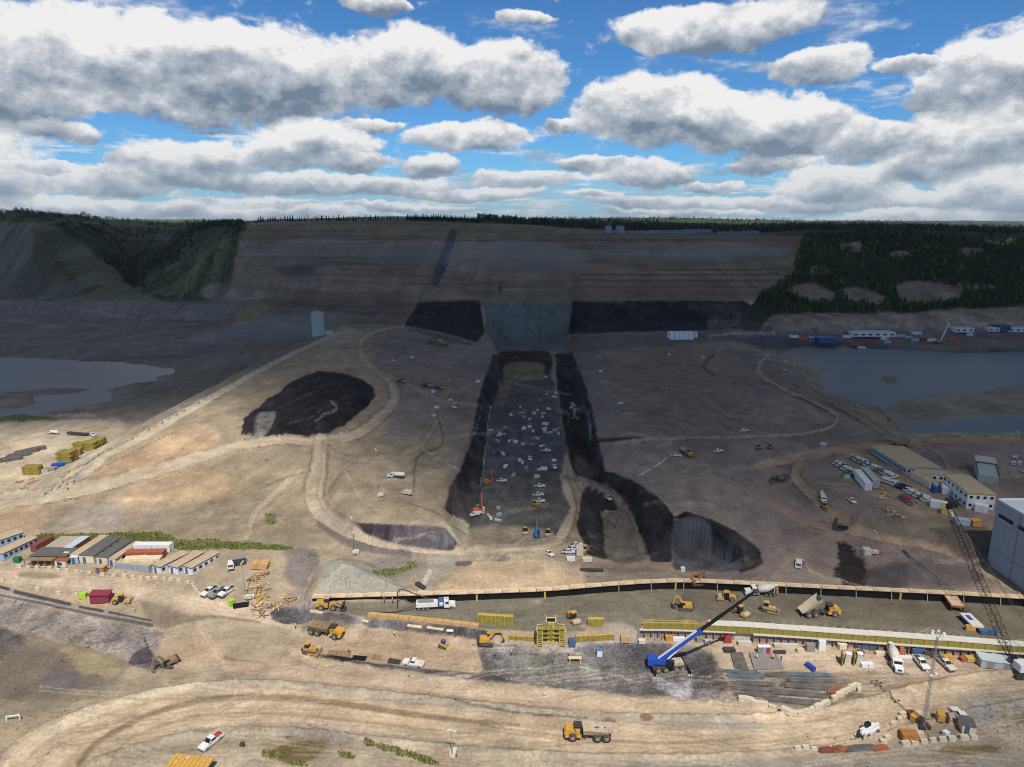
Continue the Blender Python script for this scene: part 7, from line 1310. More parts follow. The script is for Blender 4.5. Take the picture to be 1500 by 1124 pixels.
# mats
def mat_pad(label, c4, mat, h=.12, n=8, name='ground_mat'):
    P_ = [G(*c) for c in c4]; g = sum(P_, Vector()) / 4; t = thing(name, label, 'mat', g)
    for i in range(n):
        a, b, c_, d = (P_[0].lerp(P_[1], (i + .04) / n), P_[0].lerp(P_[1], (i + .96) / n), P_[3].lerp(P_[2], (i + .96) / n), P_[3].lerp(P_[2], (i + .04) / n)); lo = [Vector((p.x, p.y, max(q.z for q in P_) + .02)) - g for p in (a, b, c_, d)]; hi = [p + Vector((0, 0, h)) for p in lo]
        MB().add(lo + hi, [(3, 2, 1, 0), (4, 5, 6, 7)] + [(k, (k + 1) % 4, (k + 1) % 4 + 4, k + 4) for k in range(4)]).build('strip', mat, t)
mat_pad('grey rebar mat with workers on it, right of the crane', [(1097, 957), (1137, 958), (1150, 981), (1105, 982)], 'grey_steel', .15, 9); mat_pad('dark brown mat left of the grey rebar mat', [(1070, 958), (1088, 956), (1097, 982), (1076, 980)], 'rebar', .2, 5)
mat_pad('large brown mat on the sandy pad next to the black ditch', [(481, 953), (515, 955), (513, 964), (479, 961)], 'old_wood', .15, 5); mat_pad('black framed mat second from the left on the sandy pad', [(518, 961), (538, 963), (535, 969), (514, 967)], 'black', .15, 4); mat_pad('small brown mat third from the left on the sandy pad', [(545, 959), (560, 961), (558, 968), (544, 966)], 'old_wood', .15, 3); mat_pad('dark slatted mat beside the white pickup on the sandy pad', [(570, 966), (588, 968), (585, 974), (567, 972)], 'dark_metal', .15, 4)
# yard along the forms
for i, (x, c_) in enumerate([(1112, 'grey_steel'), (1118, 'wall_grey'), (1124, 'red')]):
    t = thing('portable_toilet', ['grey portable toilet, left of the three below the form gap', 'pale grey portable toilet, middle of the three below the form gap', 'red portable toilet, right of the three below the form gap'][i], 'toilet', G(x, 957), 0, 'portable toilets'); MB().box((0, 0, 1.1), (1.1, 1.1, 2.1)).build('cabin', c_, t); MB().box((0, 0, 2.22), (1.15, 1.15, .16), top=(.8, .8)).build('roof', 'wall_white', t); d = MB().box((0, -.57, 1.05), (.7, .05, 1.8)).build('door', c_, t); MB().box((.25, -.62, 1.1), (.06, .05, .15)).build('handle', 'black', d)
YARD = [('tool_box', 'grey square tool box right of the toilets', 1186, 953, (2.2, 1.4, 1.8), 'grey_steel', 0), ('tool_box', 'tall white cabinet beside the grey tool box', 1203, 952, (1.8, 1.0, 2.6), 'wall_white', 0), ('crate', 'pale crate left of the ochre form frames', 1233, 950, (2.2, 1.4, 1.3), 'cream_box', 10), ('crate', 'brown red crate behind the ochre form frames', 1260, 960, (1.6, 1.2, 1.2), 'dark_red', 0), ('tarp_bundle', 'blue tarpaulin bundle against the steel forms', 1268, 950, (5.0, 1.4, 1.0), 'trim_blue', -8), ('block_crate', 'left of two white blocks below the ochre form frames', 1265, 977, (1.6, 1.3, 1.0), 'wall_white', 5), ('block_crate', 'right of two white blocks below the ochre form frames', 1274, 977, (1.4, 1.2, 1.0), 'wall_white', 5), ('roll', 'white roll left of the parked mixer truck', 1292, 960, (3.4, .9, .9), 'cream_box', -4), ('roll', 'white beam right of the parked mixer truck', 1327, 965, (4.2, .7, .6), 'wall_white', -3), ('crate', 'blue and white crate behind the left pickup', 1343, 957, (3.2, 1.8, 1.5), 'trim_blue', -6), ('crate', 'orange crate behind the parked mixer truck', 1319, 958, (1.0, 1.0, 2.0), 'orange', 0), ('steel_crate', 'dark steel crate between the two pickups', 1364, 962, (3.6, 1.6, .9), 'dark_metal', -5), ('steel_crate', 'grey steel crate left of the right pickup', 1352, 965, (2.8, 1.2, .7), 'grey_steel', -5), ('yellow_compressor', 'yellow compressor behind the right pickup', 1388, 968, (2.6, 1.6, 1.3), 'yellow', 10), ('pallet', 'pink pallet right of the yellow compressor', 1412, 968, (2.2, 1.4, .9), 'container_red', 5), ('pallet', 'yellow green pallet stack right of the pink pallet', 1424, 968, (3.2, 1.6, .9), 'form_yellow', -5), ('tan_box', 'tan box behind the crawler crane at the right edge', 1490, 958, (5.0, 2.4, 1.8), 'trim_yellow', -8), ('crate', 'red white crate by the boom shadow end', 1065, 941, (1.8, 1.2, 1.5), 'red', 0), ('crate', 'orange crate at the foot of the left steel forms', 915, 940, (2.2, 1.3, 1.6), 'wood', 0), ('crate', 'pale crate at the foot of the left steel forms, right of the orange one', 940, 942, (1.8, 1.3, .9), 'cream_box', 0), ('yellow_compressor', 'yellow compressor at the foot of the left steel forms', 980, 939, (2.0, 1.2, 1.4), 'yellow', 0), ('crate', 'white long crate right of the yellow compressor by the forms', 994, 939, (3.2, 1.0, .9), 'wall_white', 0), ('crate', 'grey crate below the crane boom by the forms', 1024, 940, (1.6, 1.0, 1.2), 'grey_steel', 0), ('crate', 'green grey crate by the forms right of the boom', 1036, 943, (1.5, 1.0, 1.0), 'silo', 0), ('crate', 'dark pallet on the sand below the boom shadow', 1068, 954, (3.0, 1.8, .6), 'dark_metal', 0), ('crate', 'pale concrete crate row left of the toilets', 1090, 945, (3.5, 1.2, 1.0), 'concrete', 0), ('crate', 'low pale crate between the toilets and the tool box', 1150, 948, (6.0, 1.0, .8), 'concrete', -3), ('crate', 'black strewn hose crate right of the toilets', 1142, 957, (3.0, 1.0, .5), 'dark_metal', 0), ('crate', 'small pale crate below the grey tool box', 1172, 955, (1.8, 1.0, .8), 'block', 0), ('crate', 'dark box against the low brown form right of the ladder tower', 838, 945, (1.8, 1.6, 1.6), 'trim_blue', 0), ('crate', 'black box left of the ladder tower', 788, 940, (1.8, 1.6, 2.6), 'dark_metal', 0),
        ('wooden_crate', 'large open plywood crate below the light mast', 1352 - 21, 1084, (3.4, 2.2, 1.7), 'brown_wood', -12), ('generator', 'left of two yellow generators by the light mast', 1340, 1057, (2.2, 1.5, 1.6), 'yellow', 35), ('generator', 'right of two yellow generators by the light mast', 1377, 1054, (2.0, 1.5, 1.7), 'yellow', 70), ('dark_compressor', 'dark compressor beside the right yellow generator', 1384, 1056, (1.8, 1.3, 1.4), 'dark_metal', 70), ('dark_compressor', 'dark compressor beside the left yellow generator', 1348, 1060, (1.6, 1.2, 1.2), 'dark_metal', 30), ('crate', 'rusty crate at the head of the mast clutter', 1334, 1049, (1.6, 1.3, 1.0), 'dark_red', 0), ('white_pump', 'small white pump in front of the tan hut', 1385, 1078, (1.3, 1.0, 1.0), 'wall_white', 20), ('blue_barrel', 'blue barrel lying alone on the sand above the rebar yard', 1187, 980, (1.0, 2.6, 1.0), 'blue', 25), ('white_tank', 'white fabric covered tank near the dark earth patch', 1269, 812, (2.4, 2.2, 1.9), 'dusty_white', 0), ('crate', 'white crate beside the yellow loader at the trench mouth', 849, 813, (2.2, 2.0, 2.6), 'dusty_white', 0), ('crate', 'pale crate on the ground below the trench mouth, right', 860, 822, (3.0, 1.6, 1.0), 'cream_box', 0), ('crate', 'white crate on the ground below the trench mouth, left', 836, 821, (2.6, 1.4, 1.0), 'wall_white', 0), ('orange_box', 'orange white cabinet beside the bigger orange drill rig', 706, 752, (2.0, 1.6, 2.2), 'cream_box', 0), ('dark_mat_roll', 'dark grey roll lying behind the black wall near the gravel heap', 616, 860, (4.0, 1.4, .6), 'dark_metal', -50), ('crate', 'dark pipe rack lying behind the black wall, centre', 867, 837, (7.0, 1.2, .6), 'dark_metal', -5), ('white_box', 'small white box behind the black wall near the right pit', 1000, 837, (1.3, 1.0, 1.2), 'wall_white', 0), ('blue_tank', 'pale blue and white tank shed near the grey hall', 1408, 768, (4.5, 2.4, 1.8), 'wall_blue', -20), ('yellow_loader_bucket', 'yellow machine box beside the blue tank shed', 1428, 770, (3.0, 2.4, 2.0), 'yellow', 0), ('yellow_machine_box', 'cream and yellow machine box at the end of the parking rows', 1384, 752, (2.6, 4.0, 2.2), 'trim_yellow', -30), ('white_van_box', 'white van body next to the cream machine box', 1374, 744, (5.0, 2.6, 2.4), 'wall_white', -35), ('dark_cabin', 'dark cabin near the foot of the two-storey office', 1393, 742, (4.0, 2.6, 2.4), 'dark_metal', -30)]
for nm, lb, x, y, d, m, dg in YARD: box_thing(nm, lb, nm.replace('_', ' '), x, y, d, m, dg)
for i, (x, y) in enumerate([(1438, 974), (1462, 977)]):
    t = thing('metal_shed', ['left', 'right'][i] + ' of two grey metal sheds with sloping roofs left of the crawler crane', 'shed', G(x + 8, y), math.radians(-12), 'grey metal sheds'); MB().prism([(-2.2, .1), (2.2, .1), (2.2, 2.0), (-2.2, 2.3)], -1.7, 1.7).build('wall', 'silo', t); MB().prism([(-2.4, 2.35), (2.4, 2.02), (2.4, 2.12), (-2.4, 2.45)], -1.9, 1.9).build('roof', 'roof_light', t); MB().box((0, -1.74, 1), (1.6, .06, 1.7)).build('door', 'grey_steel', t)
def frames():
    for i, x in enumerate((1240, 1257)): t = thing('form_frame', ['left', 'right'][i] + ' of two ochre form frames with white tops standing in the yard', 'formwork', G(x, 973), math.radians(-18), 'ochre form frames'); MB().box((-1.2, 0, 1.6), (.25, 2.6, 3.2)).build('panel', 'form_green', t); MB().box((.2, .3, 1.6), (1.6, 1.6, 3.0), top=(.7, .7)).build('core', 'concrete', t); MB().box((.2, .3, 3.25), (1.5, 1.4, .3), top=(.4, .4)).build('cap', 'wall_white', t)
frames()
t = thing('concrete_gantry', 'pink topped gantry box against the black wall at the right', 'gantry', *head((1403, 898), (1389, 880))); MB().box((0, 0, 1.7), (6.5, 3.6, .5)).build('deck', 'container_red', t); MB().box((0, 0, 2.0), (6.0, 3.2, .1)).build('deck_cover', 'cap', t)
for x in (-2.8, 0, 2.8):
    for s in (-1, 1): MB().box((x, s * 1.5, .75), (.3, .3, 1.5)).build('leg', 'dark_metal', t)
t = thing('concrete_gantry', 'pale gantry box with blue tarp at the edge of the deck slab on the right', 'gantry', *head((1430, 924), (1414, 908))); MB().box((0, 0, 1.5), (6.5, 3.0, .5)).build('deck', 'pale_concrete', t); MB().box((.8, .2, 1.8), (2.2, 1.0, .2)).build('tarp', 'blue', t)
for x in (-2.8, 0, 2.8):
    for s in (-1, 1): MB().box((x, s * 1.3, .65), (.3, .3, 1.3)).build('leg', 'dark_metal', t)
box_thing('pump_unit', 'dark blue pump unit beside the pale gantry box', 'pump', 1446, 929, (4.0, 1.4, 1.0), 'trim_blue', -8); box_thing('yellow_stand', 'yellow stand left of the dark blue pump unit', 'stand', 1421, 924, (2.4, .8, 1.4), 'yellow', -10)
def trestle(px, py, label):
    t = thing('timber_trestle', label, 'trestle', G(px, py)); MB().box((0, 0, 1.3), (3.4, 1.0, .2)).build('top', 'pale_wood', t)
    for x in (-1.2, 1.2):
        for s in (-1, 1): MB().bar((x, s * .3, 1.25), (x * 1.2, s * .9, 0), .16).build('leg', 'pale_wood', t)
trestle(842, 970, 'pale timber trestle below the ladder tower')
box_thing('white_machine', 'white machine with blue top standing alone on the rock floor left of the crane', 'machine', 878, 961, (1.4, 1.1, 1.7), 'wall_white', 0, 'sky_blue')
def telehandler():
    t = thing('telehandler', 'white telehandler parked at the roadside in the lower right', 'telehandler'); MB().box((0, 0, 1.1), (4.6, 1.8, .9), bev=.2).build('hull', 'white', t); MB().box((.2, -.5, 2.0), (1.5, .9, 1.1), top=(.85, .9)).build('cab', 'glass', t); MB().bar((-2.2, .4, 2.1), (3.4, .4, 1.5), .5, .55).build('boom', 'white', t); MB().box((3.6, .3, .9), (.3, 1.6, 1.0)).build('fork_carriage', 'dark_metal', t)
    for x in (-1.5, 1.6):
        for s in (-1, 1): wheel(t, x, s * .95, .6, .45, s)
    put_px(t, (1286, 1069), (1260, 1080))
telehandler()
t = cabin('tan_hut', 'small tan hut with grey roof in the lower right corner', 'hut', (1409, 1081), (1428, 1080), (1424, 1071), 2.5, 'cream_box', 'roof_dark', 0, W=2.6, L=3.4)
def goal():
    t = thing('height_gauge', 'white goalpost shaped frame at the left edge of the foreground road', 'frame', G(20, 1056), math.radians(12)); MB().box((0, 0, 1.35), (2.9, .2, .25)).build('crossbar', 'wall_white', t)
    for s in (-1, 1): MB().box((s * 1.35, 0, .62), (.22, .2, 1.25)).build('post', 'wall_white', t)
goal()
def green_bin():
    a, rz = head((252, 1128), (312, 1128)); t = thing('covered_bin', 'green container with yellow slatted cover at the bottom edge', 'container', a + Vector((0, -.6, 0)), rz - .12); MB().box((0, 0, 1.2), (8.2, 3.4, 2.4)).build('bin', 'dark_green', t); MB().box((0, 0, 2.45), (8.8, 3.9, .12)).build('cover', 'yellow', t)
    for i in range(9): MB().box((-3.9 + i * .97, 0, 2.56), (.35, 3.7, .1)).build('slat', 'trim_yellow', t)
    MB().box((4.3, -1.0, .8), (1.0, 1.2, 1.0)).build('side_box', 'sky_blue', t); MB().box((-1.0, .9, 2.7), (.6, .6, .25)).build('vent', 'dusty_white', t)
green_bin()
t = thing('dark_rock', 'small dark lump on the open ground right of the bottom left pickup', 'rock', G(355, 1092)); MB().box((0, 0, .4), (1.3, .9, .8), top=(.6, .6), bev=.2).build('lump', 'dark_metal', t)
def semi():
    t = thing('semi_truck', 'white tank semi trailer parked at the top of the left yard', 'truck'); truck_base(t, 8, (3, -2.6, -3.6)); MB().lathe((-6, 0, 2.1), (1, 0, 0), [(0, .7), (.3, 1.2), (6.5, 1.2), (6.9, .7)], 14).build('tank', 'white', t); put_px(t, (86, 637), (68, 635))
    t = thing('flatbed_trailer', 'long dark flatbed trailer with white cab in the left yard', 'truck'); truck_base(t, 24, (10, -8, -9.5, -11)); MB().box((-3, 0, 1.5), (17, 2.5, 1.0)).build('flatbed', 'dark_metal', t); put_px(t, (92, 636), (148, 640))
semi()
# long cable trough building beyond the offices
t = thing('grey_conveyor', 'grey conveyor hopper with sloping roof beyond the two-storey office', 'conveyor', *head((1448, 712), (1438, 683))); MB().prism([(-9, .2), (9, .2), (9, 5.0), (-9, 3.0)], -3.2, 3.2).build('housing', 'silo', t); MB().prism([(2, 4.9), (9.4, 5.05), (9.4, 5.3), (2, 5.1)], -3.6, 3.6).build('roof', 'concrete', t)
for s in (-1, 1): MB().bar((-9, s * 3.4, 3.2), (9, s * 3.4, 5.2), .3).build('side_rail', 'dark_metal', t)
# crates and trucks strewn in the trench
_r = random.Random(21); CR = []
for (x0, x1, y0, y1, c_) in [(716, 818, 626, 640, 16), (718, 800, 640, 656, 12), (720, 812, 660, 700, 10), (745, 800, 596, 612, 8), (790, 818, 575, 590, 6), (836, 848, 590, 615, 6), (700, 735, 735, 770, 6), (775, 812, 600, 626, 5)]:
    CR += [(_r.uniform(x0, x1), _r.uniform(y0, y1)) for k in range(c_)]
CR.sort()
if True:
    for k, (x, y) in enumerate(CR):
        d = (_r.uniform(.7, 3.2), _r.uniform(.6, 1.6), _r.uniform(.4, 1.2)); m = _r.choice(['wall_white', 'wall_white', 'dusty_white', 'silo', 'wall_blue', 'cream_box', 'grey_steel']); t = thing('supply_crate', 'pale supply crate, %s from the left among those strewn on the trench floor' % nth(k), 'crate', G(x, y), _r.uniform(0, 3), 'crates strewn in the trench'); MB().box((0, 0, d[2] / 2), d).build('box', m, t); MB().box((0, 0, d[2] + .04), (d[0] * 1.04, d[1] * 1.04, .08)).build('lid', m, t)
for i, (x, y) in enumerate([(635, 575), (628, 565), (590, 538), (604, 525), (645, 500), (566, 500), (640, 598), (636, 610), (690, 578), (700, 560), (1030, 525), (905, 605), (1150, 530), (1163, 540), (940, 680), (880, 545), (980, 520), (1095, 560), (1206, 652), (1240, 700)]):
    t = thing('marker_box', 'small pale box left out on the bare fill, %s from the left' % nth(sorted([635, 628, 590, 604, 645, 566, 640, 636, 690, 700, 1030, 905, 1150, 1163, 940, 880, 980, 1095, 1206, 1240]).index(x)), 'box', G(x, y), i, 'boxes on the bare fill'); MB().box((0, 0, .7), (2.2, 1.4, 1.4)).build('box', ['wall_white', 'dusty_white', 'grey_steel'][i % 3], t); MB().box((0, 0, 1.45), (2.3, 1.5, .1)).build('lid', 'grey_steel', t)
# ------------------------------------------------------------------ stones, grass, trees
def tone_mesh(name, V, Fc, T, mat, kind=None):
    me = bpy.data.meshes.new(name); me.vertices.add(len(V)); me.vertices.foreach_set('co', V.astype(np.float32).ravel()); k = Fc.shape[1]; me.loops.add(Fc.size); me.loops.foreach_set('vertex_index', Fc.ravel().astype(np.int32)); me.polygons.add(len(Fc)); me.polygons.foreach_set('loop_start', np.arange(0, Fc.size, k, dtype=np.int32)); me.polygons.foreach_set('loop_total', np.full(len(Fc), k, np.int32)); me.update(calc_edges=True)
    a = me.attributes.new('tone', 'FLOAT_COLOR', 'POINT'); a.data.foreach_set('color', np.concatenate([T, np.ones((len(T), 1))], 1).astype(np.float32).ravel()); me.materials.append(mat); o = bpy.data.objects.new(name, me); CO.objects.link(o)
    if kind: o['kind'] = kind
    return o
def scatter(idx, base, faces, scale, tint, rng, zoff=0.0, jit=.15):
    """copies of a small shape on the ground points idx; returns vertices, faces, tones"""
    n = len(idx); m = len(base); a = rng.random(n) * 6.283; c_, s_ = np.cos(a), np.sin(a); b = base[None] * scale[:, None, :] * (1 + jit * (rng.random((n, m, 3)) - .5) * 2)
    x = b[..., 0] * c_[:, None] - b[..., 1] * s_[:, None]; y = b[..., 0] * s_[:, None] + b[..., 1] * c_[:, None]
    V = np.stack([x + Xr[idx][:, None], y + Yr[idx][:, None], b[..., 2] + Zr[idx][:, None] + zoff], -1).reshape(-1, 3); Fc = (faces[None] + (np.arange(n) * m)[:, None, None]).reshape(-1, faces.shape[1]); return V, Fc, np.repeat(tint, m, 0)
RG = np.random.default_rng(3); INF = (PX > -60) & (PX < 1560)
octa_v = np.array([(.5, 0, .1), (0, .5, .12), (-.5, .05, .1), (0, -.5, .08), (.05, .05, .45), (0, 0, -.3)]); octa_f = np.array([(0, 1, 4), (1, 2, 4), (2, 3, 4), (3, 0, 4), (1, 0, 5), (2, 1, 5), (3, 2, 5), (0, 3, 5)])
rc = CLASSES.index('concrete_floor')
clump = fbm(Xr * .09, Yr * .09, 3, 140)
def pick(mask, n, w=None):
    k = np.where(mask)[0]; p = None
    if w is not None: p = w[k]; p = p / p.sum()
    return RG.choice(k, min(n, len(k)), replace=False, p=p)
s1 = pick(INF & (PY > 560) & (CLS != rc), 19000, np.clip(clump - .35, .02, 1) ** 2 * (1 + 2 * ROCK) * np.where(CLS == CLASSES.index('haul_road'), .25, 1))
dep = Yr[s1] / 250; sz = RG.uniform(.16, .5, len(s1)) ** 1.0 * np.clip(dep, .8, 2.2) * np.where(RG.random(len(s1)) < .05, 2.2, 1)
V, Fc, T = scatter(s1, octa_v, octa_f, np.stack([sz * 1.3, sz, sz * .9], 1), np.clip(COL[s1] * RG.uniform(.45, 1.5, (len(s1), 1)), 0, .7), RG, -.02, .35)
o = tone_mesh('loose_stones', V, Fc, T, EARTH, 'stuff'); o['label'] = 'loose stones and clods scattered over the site ground'; o['category'] = 'stones'
LEAF = bpy.data.materials.new('foliage'); LEAF.use_nodes = True; _b = LEAF.node_tree.nodes['Principled BSDF']; _b.inputs['Roughness'].default_value = .85; _b.inputs['Specular IOR Level'].default_value = .1
_a = LEAF.node_tree.nodes.new('ShaderNodeAttribute'); _a.attribute_name = 'tone'; _o = LEAF.node_tree.nodes.new('ShaderNodeObjectInfo'); _h = LEAF.node_tree.nodes.new('ShaderNodeHueSaturation'); LEAF.node_tree.links.new(_a.outputs['Color'], _h.inputs['Color'])
_m = LEAF.node_tree.nodes.new('ShaderNodeMapRange'); _m.inputs[3].default_value = .75; _m.inputs[4].default_value = 1.3; LEAF.node_tree.links.new(_o.outputs['Random'], _m.inputs[0]); LEAF.node_tree.links.new(_m.outputs[0], _h.inputs['Value']); LEAF.node_tree.links.new(_h.outputs[0], _b.inputs['Base Color'])
def poly_mask(polys, jit=6):
    m = np.zeros(len(PX), bool)
    for p in polys:
        q = smooth_line(list(p) + [p[0]], 4)[:-1]; k = np.where((PX > q[:, 0].min() - 9) & (PX < q[:, 0].max() + 9) & (PY > q[:, 1].min() - 9) & (PY < q[:, 1].max() + 9))[0]; m[k[sd_poly(PX[k] + PXw[k] * jit, PY[k] + PYw[k] * jit, q) > 0]] = True
    return m
# grass tufts
gm = poly_mask([[(55, 785), (100, 783), (230, 780), (262, 789), (330, 793), (420, 798), (418, 806), (330, 804), (262, 807), (245, 797), (180, 794), (60, 794)], [(545, 836), (590, 830), (604, 822), (614, 830), (580, 843), (552, 843)], [(388, 754), (402, 752), (405, 766), (392, 768)], [(384, 1100), (415, 1104), (412, 1112), (386, 1108)], [(428, 1115), (452, 1116), (450, 1122), (430, 1122)], [(496, 1100), (520, 1103), (518, 1110), (498, 1108)], [(532, 1085), (575, 1094), (605, 1103), (645, 1118), (630, 1122), (590, 1108), (540, 1093)], [(-20, 606), (60, 608), (80, 613), (-20, 618)], [(625, 498), (650, 489), (668, 500), (650, 512)], [(400, 798), (424, 800), (424, 806), (400, 806)]], 8)
ga = pick(gm, 4200, np.clip(fbm(Xr * .22, Yr * .22, 4, 150, .6) - .42, .0004, 1)); tv = np.array([(-.5, 0, 0), (.5, 0, 0), (.1, .1, 1), (0, -.5, 0), (0, .5, 0), (-.1, 0, .8), (-.4, -.3, 0), (.3, .4, 0), (.2, -.2, .9)]); tf = np.array([(0, 1, 2), (3, 4, 5), (6, 7, 8)])
gs = RG.uniform(.2, .75, len(ga)); gc = np.array([lin((98, 112, 52)), lin((120, 124, 68)), lin((76, 94, 42)), lin((150, 140, 92))])[RG.integers(0, 4, len(ga))]
V, Fc, T = scatter(ga, tv, tf, np.stack([gs, gs, gs * .8], 1), gc, RG, -.03, .3); tone_mesh('grass', V, Fc, T, LEAF, 'stuff')
# trees
def conifer(seed, n_t=5, sides=7):
    r = np.random.default_rng(seed); v = []; f = []; h = 1.0
    for k in range(n_t):
        z0 = .1 + .8 * k / n_t; z1 = min(z0 + .36, 1.02); rad = (.2 * (1 - k / n_t) + .045); o = len(v)
        for i in range(sides): a = 2 * math.pi * (i + r.random() * .6) / sides; q = rad * r.uniform(.6, 1.25); v.append((q * math.cos(a), q * math.sin(a), z0 + r.uniform(-.05, .05)))
        v.append((r.uniform(-.015, .015), r.uniform(-.015, .015), z1)); f += [(o + i, o + (i + 1) % sides, o + sides) for i in range(sides)]
    return np.array(v), np.array(f)
def broadleaf(seed, n=46):
    r = np.random.default_rng(seed); v = []; f = []
    for i in range(n):
        p = r.normal(size=3); p /= np.linalg.norm(p); q = p * np.array([.3, .3, .36]) * r.uniform(.55, 1.0) + np.array([0, 0, .6]); s = r.uniform(.09, .16); a = r.normal(size=(3, 3)); a /= np.linalg.norm(a, axis=1)[:, None]; o = len(v); v += [tuple(q + a[j] * s) for j in range(3)]; f.append((o, o + 1, o + 2))
    return np.array(v), np.array(f)
TV = [conifer(1), conifer(2, 6, 6), broadleaf(3), conifer(4, 4, 7), broadleaf(5)]
WOODS = [[(1180, 346), (1300, 343), (1500, 352), (1560, 352), (1560, 446), (1400, 452), (1345, 454), (1300, 452), (1200, 454), (1150, 458), (1108, 442), (1130, 425), (1160, 405), (1165, 375)]]
BARE = [[(1150, 425), (1175, 415), (1215, 425), (1220, 442), (1180, 442)], [(1232, 420), (1262, 422), (1295, 432), (1290, 445), (1240, 440)], [(1310, 418), (1350, 410), (1400, 420), (1405, 435), (1340, 448), (1320, 440)], [(1140, 460), (1195, 458), (1198, 480), (1140, 482)], [(1200, 460), (1260, 460), (1262, 480), (1200, 482)], [(1285, 455), (1320, 460), (1340, 478), (1290, 480)], [(1350, 456), (1500, 450), (1560, 450), (1560, 480), (1345, 482)], [(1300, 370), (1340, 366), (1345, 372), (1310, 376)], [(1410, 362), (1440, 365), (1436, 374), (1412, 374)], [(1225, 360), (1260, 352), (1262, 366), (1240, 368)]]
wm = poly_mask(WOODS) & ~poly_mask(BARE, 12) & (Yr < 1500) & (Yr > 700)
def stand(mask, n, hmin, hmax, name, label, mixw, cols_, dens=None):
    idx = pick(mask, n, dens); kind = RG.choice(len(TV), len(idx), p=mixw); VV, FF, TT, off = [], [], [], 0
    for k in range(len(TV)):
        q = idx[kind == k]
        if not len(q): continue
        h = RG.uniform(hmin, hmax, len(q)); tn = np.array([lin(c_) for c_ in cols_])[RG.integers(0, len(cols_), len(q))] * RG.uniform(.7, 1.3, (len(q), 1)); V, Fc, T = scatter(q, TV[k][0], TV[k][1], np.stack([h, h, h], 1), tn, RG, -.6, .08); VV.append(V); FF.append(Fc + off); TT.append(T); off += len(V)
    o = tone_mesh(name, np.concatenate(VV), np.concatenate(FF), np.concatenate(TT), LEAF, 'stuff'); o['label'] = label; o['category'] = 'forest'
DARK = [(44, 54, 34), (52, 62, 38), (38, 48, 32), (66, 76, 42)]; MIXG = [(70, 84, 42), (58, 70, 38), (86, 98, 48), (48, 58, 34)]
stand(wm & INF, 5200, 5, 10.5, 'forest', 'dense dark conifer forest covering the right hillside', [.2, .2, .24, .12, .24], DARK + [(78, 88, 46)], np.clip(fbm(Xr * .014, Yr * .008, 4, 162) - .33, .14, 1))
lm = poly_mask([[(70, 326), (240, 330), (352, 328), (345, 350), (300, 360), (250, 392), (215, 422), (190, 418), (150, 382), (110, 350)]], 12) & (Yr > 900)
stand(lm & INF, 2600, 3.5, 8, 'forest', 'dark scrubby wood filling the ravine on the left hills', [.08, .08, .4, .04, .4], DARK + [(84, 90, 52)], np.clip(fbm(Xr * .02, Yr * .006, 4, 163) - .3, .01, 1))
stand(poly_mask([[(-60, 306), (0, 308), (120, 313), (340, 321), (354, 326), (350, 332), (240, 331), (120, 322), (-60, 324)], [(1130, 462), (1200, 450), (1330, 450), (1340, 456), (1200, 459)]], 3) & INF, 1500, 5, 11, 'forest', 'light green broadleaf scrub along the top of the left hills', [.1, .1, .35, .1, .35], MIXG)
stand((Yr > 1500) & (Yr < 9000) & (PX > 700) & (PX < 1560) & (PY < 350) & (fbm(Xr * .004, Yr * .002, 3, 160) > .44), 3800, 10, 18, 'forest', 'distant dark woods along the far plateau', [.25, .25, .15, .2, .15], DARK)
stand(poly_mask([[(205, 430), (260, 388), (300, 355), (345, 345), (340, 395), (300, 436), (230, 438)]], 8) & (fbm(Xr * .02, Yr * .02, 3, 161) > .5), 260, 3, 6, 'scrub', 'scattered low scrub on the green spur left of the cut slope', [.05, .05, .4, .1, .4], MIXG)
# trees that stand out one by one
def tree_proto(k, cols_, label):
    t = thing('conifer_tree' if k in (0, 1, 3) else 'broadleaf_tree', label, 'tree'); v, f = TV[k]; o = tone_mesh('crown', v, f, np.repeat(np.array([lin(cols_)]), len(v), 0), LEAF); o.parent = t; MB().cyl((0, 0, -.06), (0, 0, .55), .022, .01, 6).build('trunk', 'old_wood', t); return t
tp = {}
def trees(pts, labelf, group, hr, kinds, cols_):
    r = random.Random(len(pts))
    for i, p in enumerate(pts):
        k = r.choice(kinds); h = r.uniform(*hr); key = (k, group); a = r.uniform(0, 6)
        if key not in tp: t = tree_proto(k, cols_, labelf(i)); t['group'] = group; t.location = p; t.rotation_euler = (0, 0, a); t.scale = (h, h, h); tp[key] = t
        else: clone(tp[key], p, a, labelf(i), group, (h, h, h))
rim = [(x, 321.5 - 3 * max(0, min(1, (x - 360) / 200))) for x in np.linspace(362, 586, 62)]
def rim_pt(x, Yd): X = (x - CX) / F * (Yd * CP); return Vector((X, Yd, HZ(X, Yd) - .3))
trees([rim_pt(x, 1290 + 25 * math.sin(x)) for x in np.linspace(375, 586, 60)], lambda i: 'dark tree, %s from the left in the left tree line on the far rim' % nth(i), 'left tree line on the far rim', (7, 13), (0, 1, 3, 4), (40, 50, 34))
trees([rim_pt(x, 1330 + 15 * math.sin(x * 3)) for x in np.linspace(597, 706, 44)], lambda i: 'dark tree, %s from the left in the right tree line on the far rim' % nth(i), 'right tree line on the far rim', (11, 15), (0, 1, 3), (36, 46, 32))
edge = pick(wm & INF & (Yr < 815), 98); edge = edge[np.argsort(PX[edge])]
trees([Vector((Xr[i], Yr[i], Zr[i] - .3)) for i in edge], lambda i: 'dark conifer, %s from the left along the foot of the wooded bluffs' % nth(i), 'conifers along the foot of the bluffs', (6, 11), (0, 1, 3), (46, 56, 36))
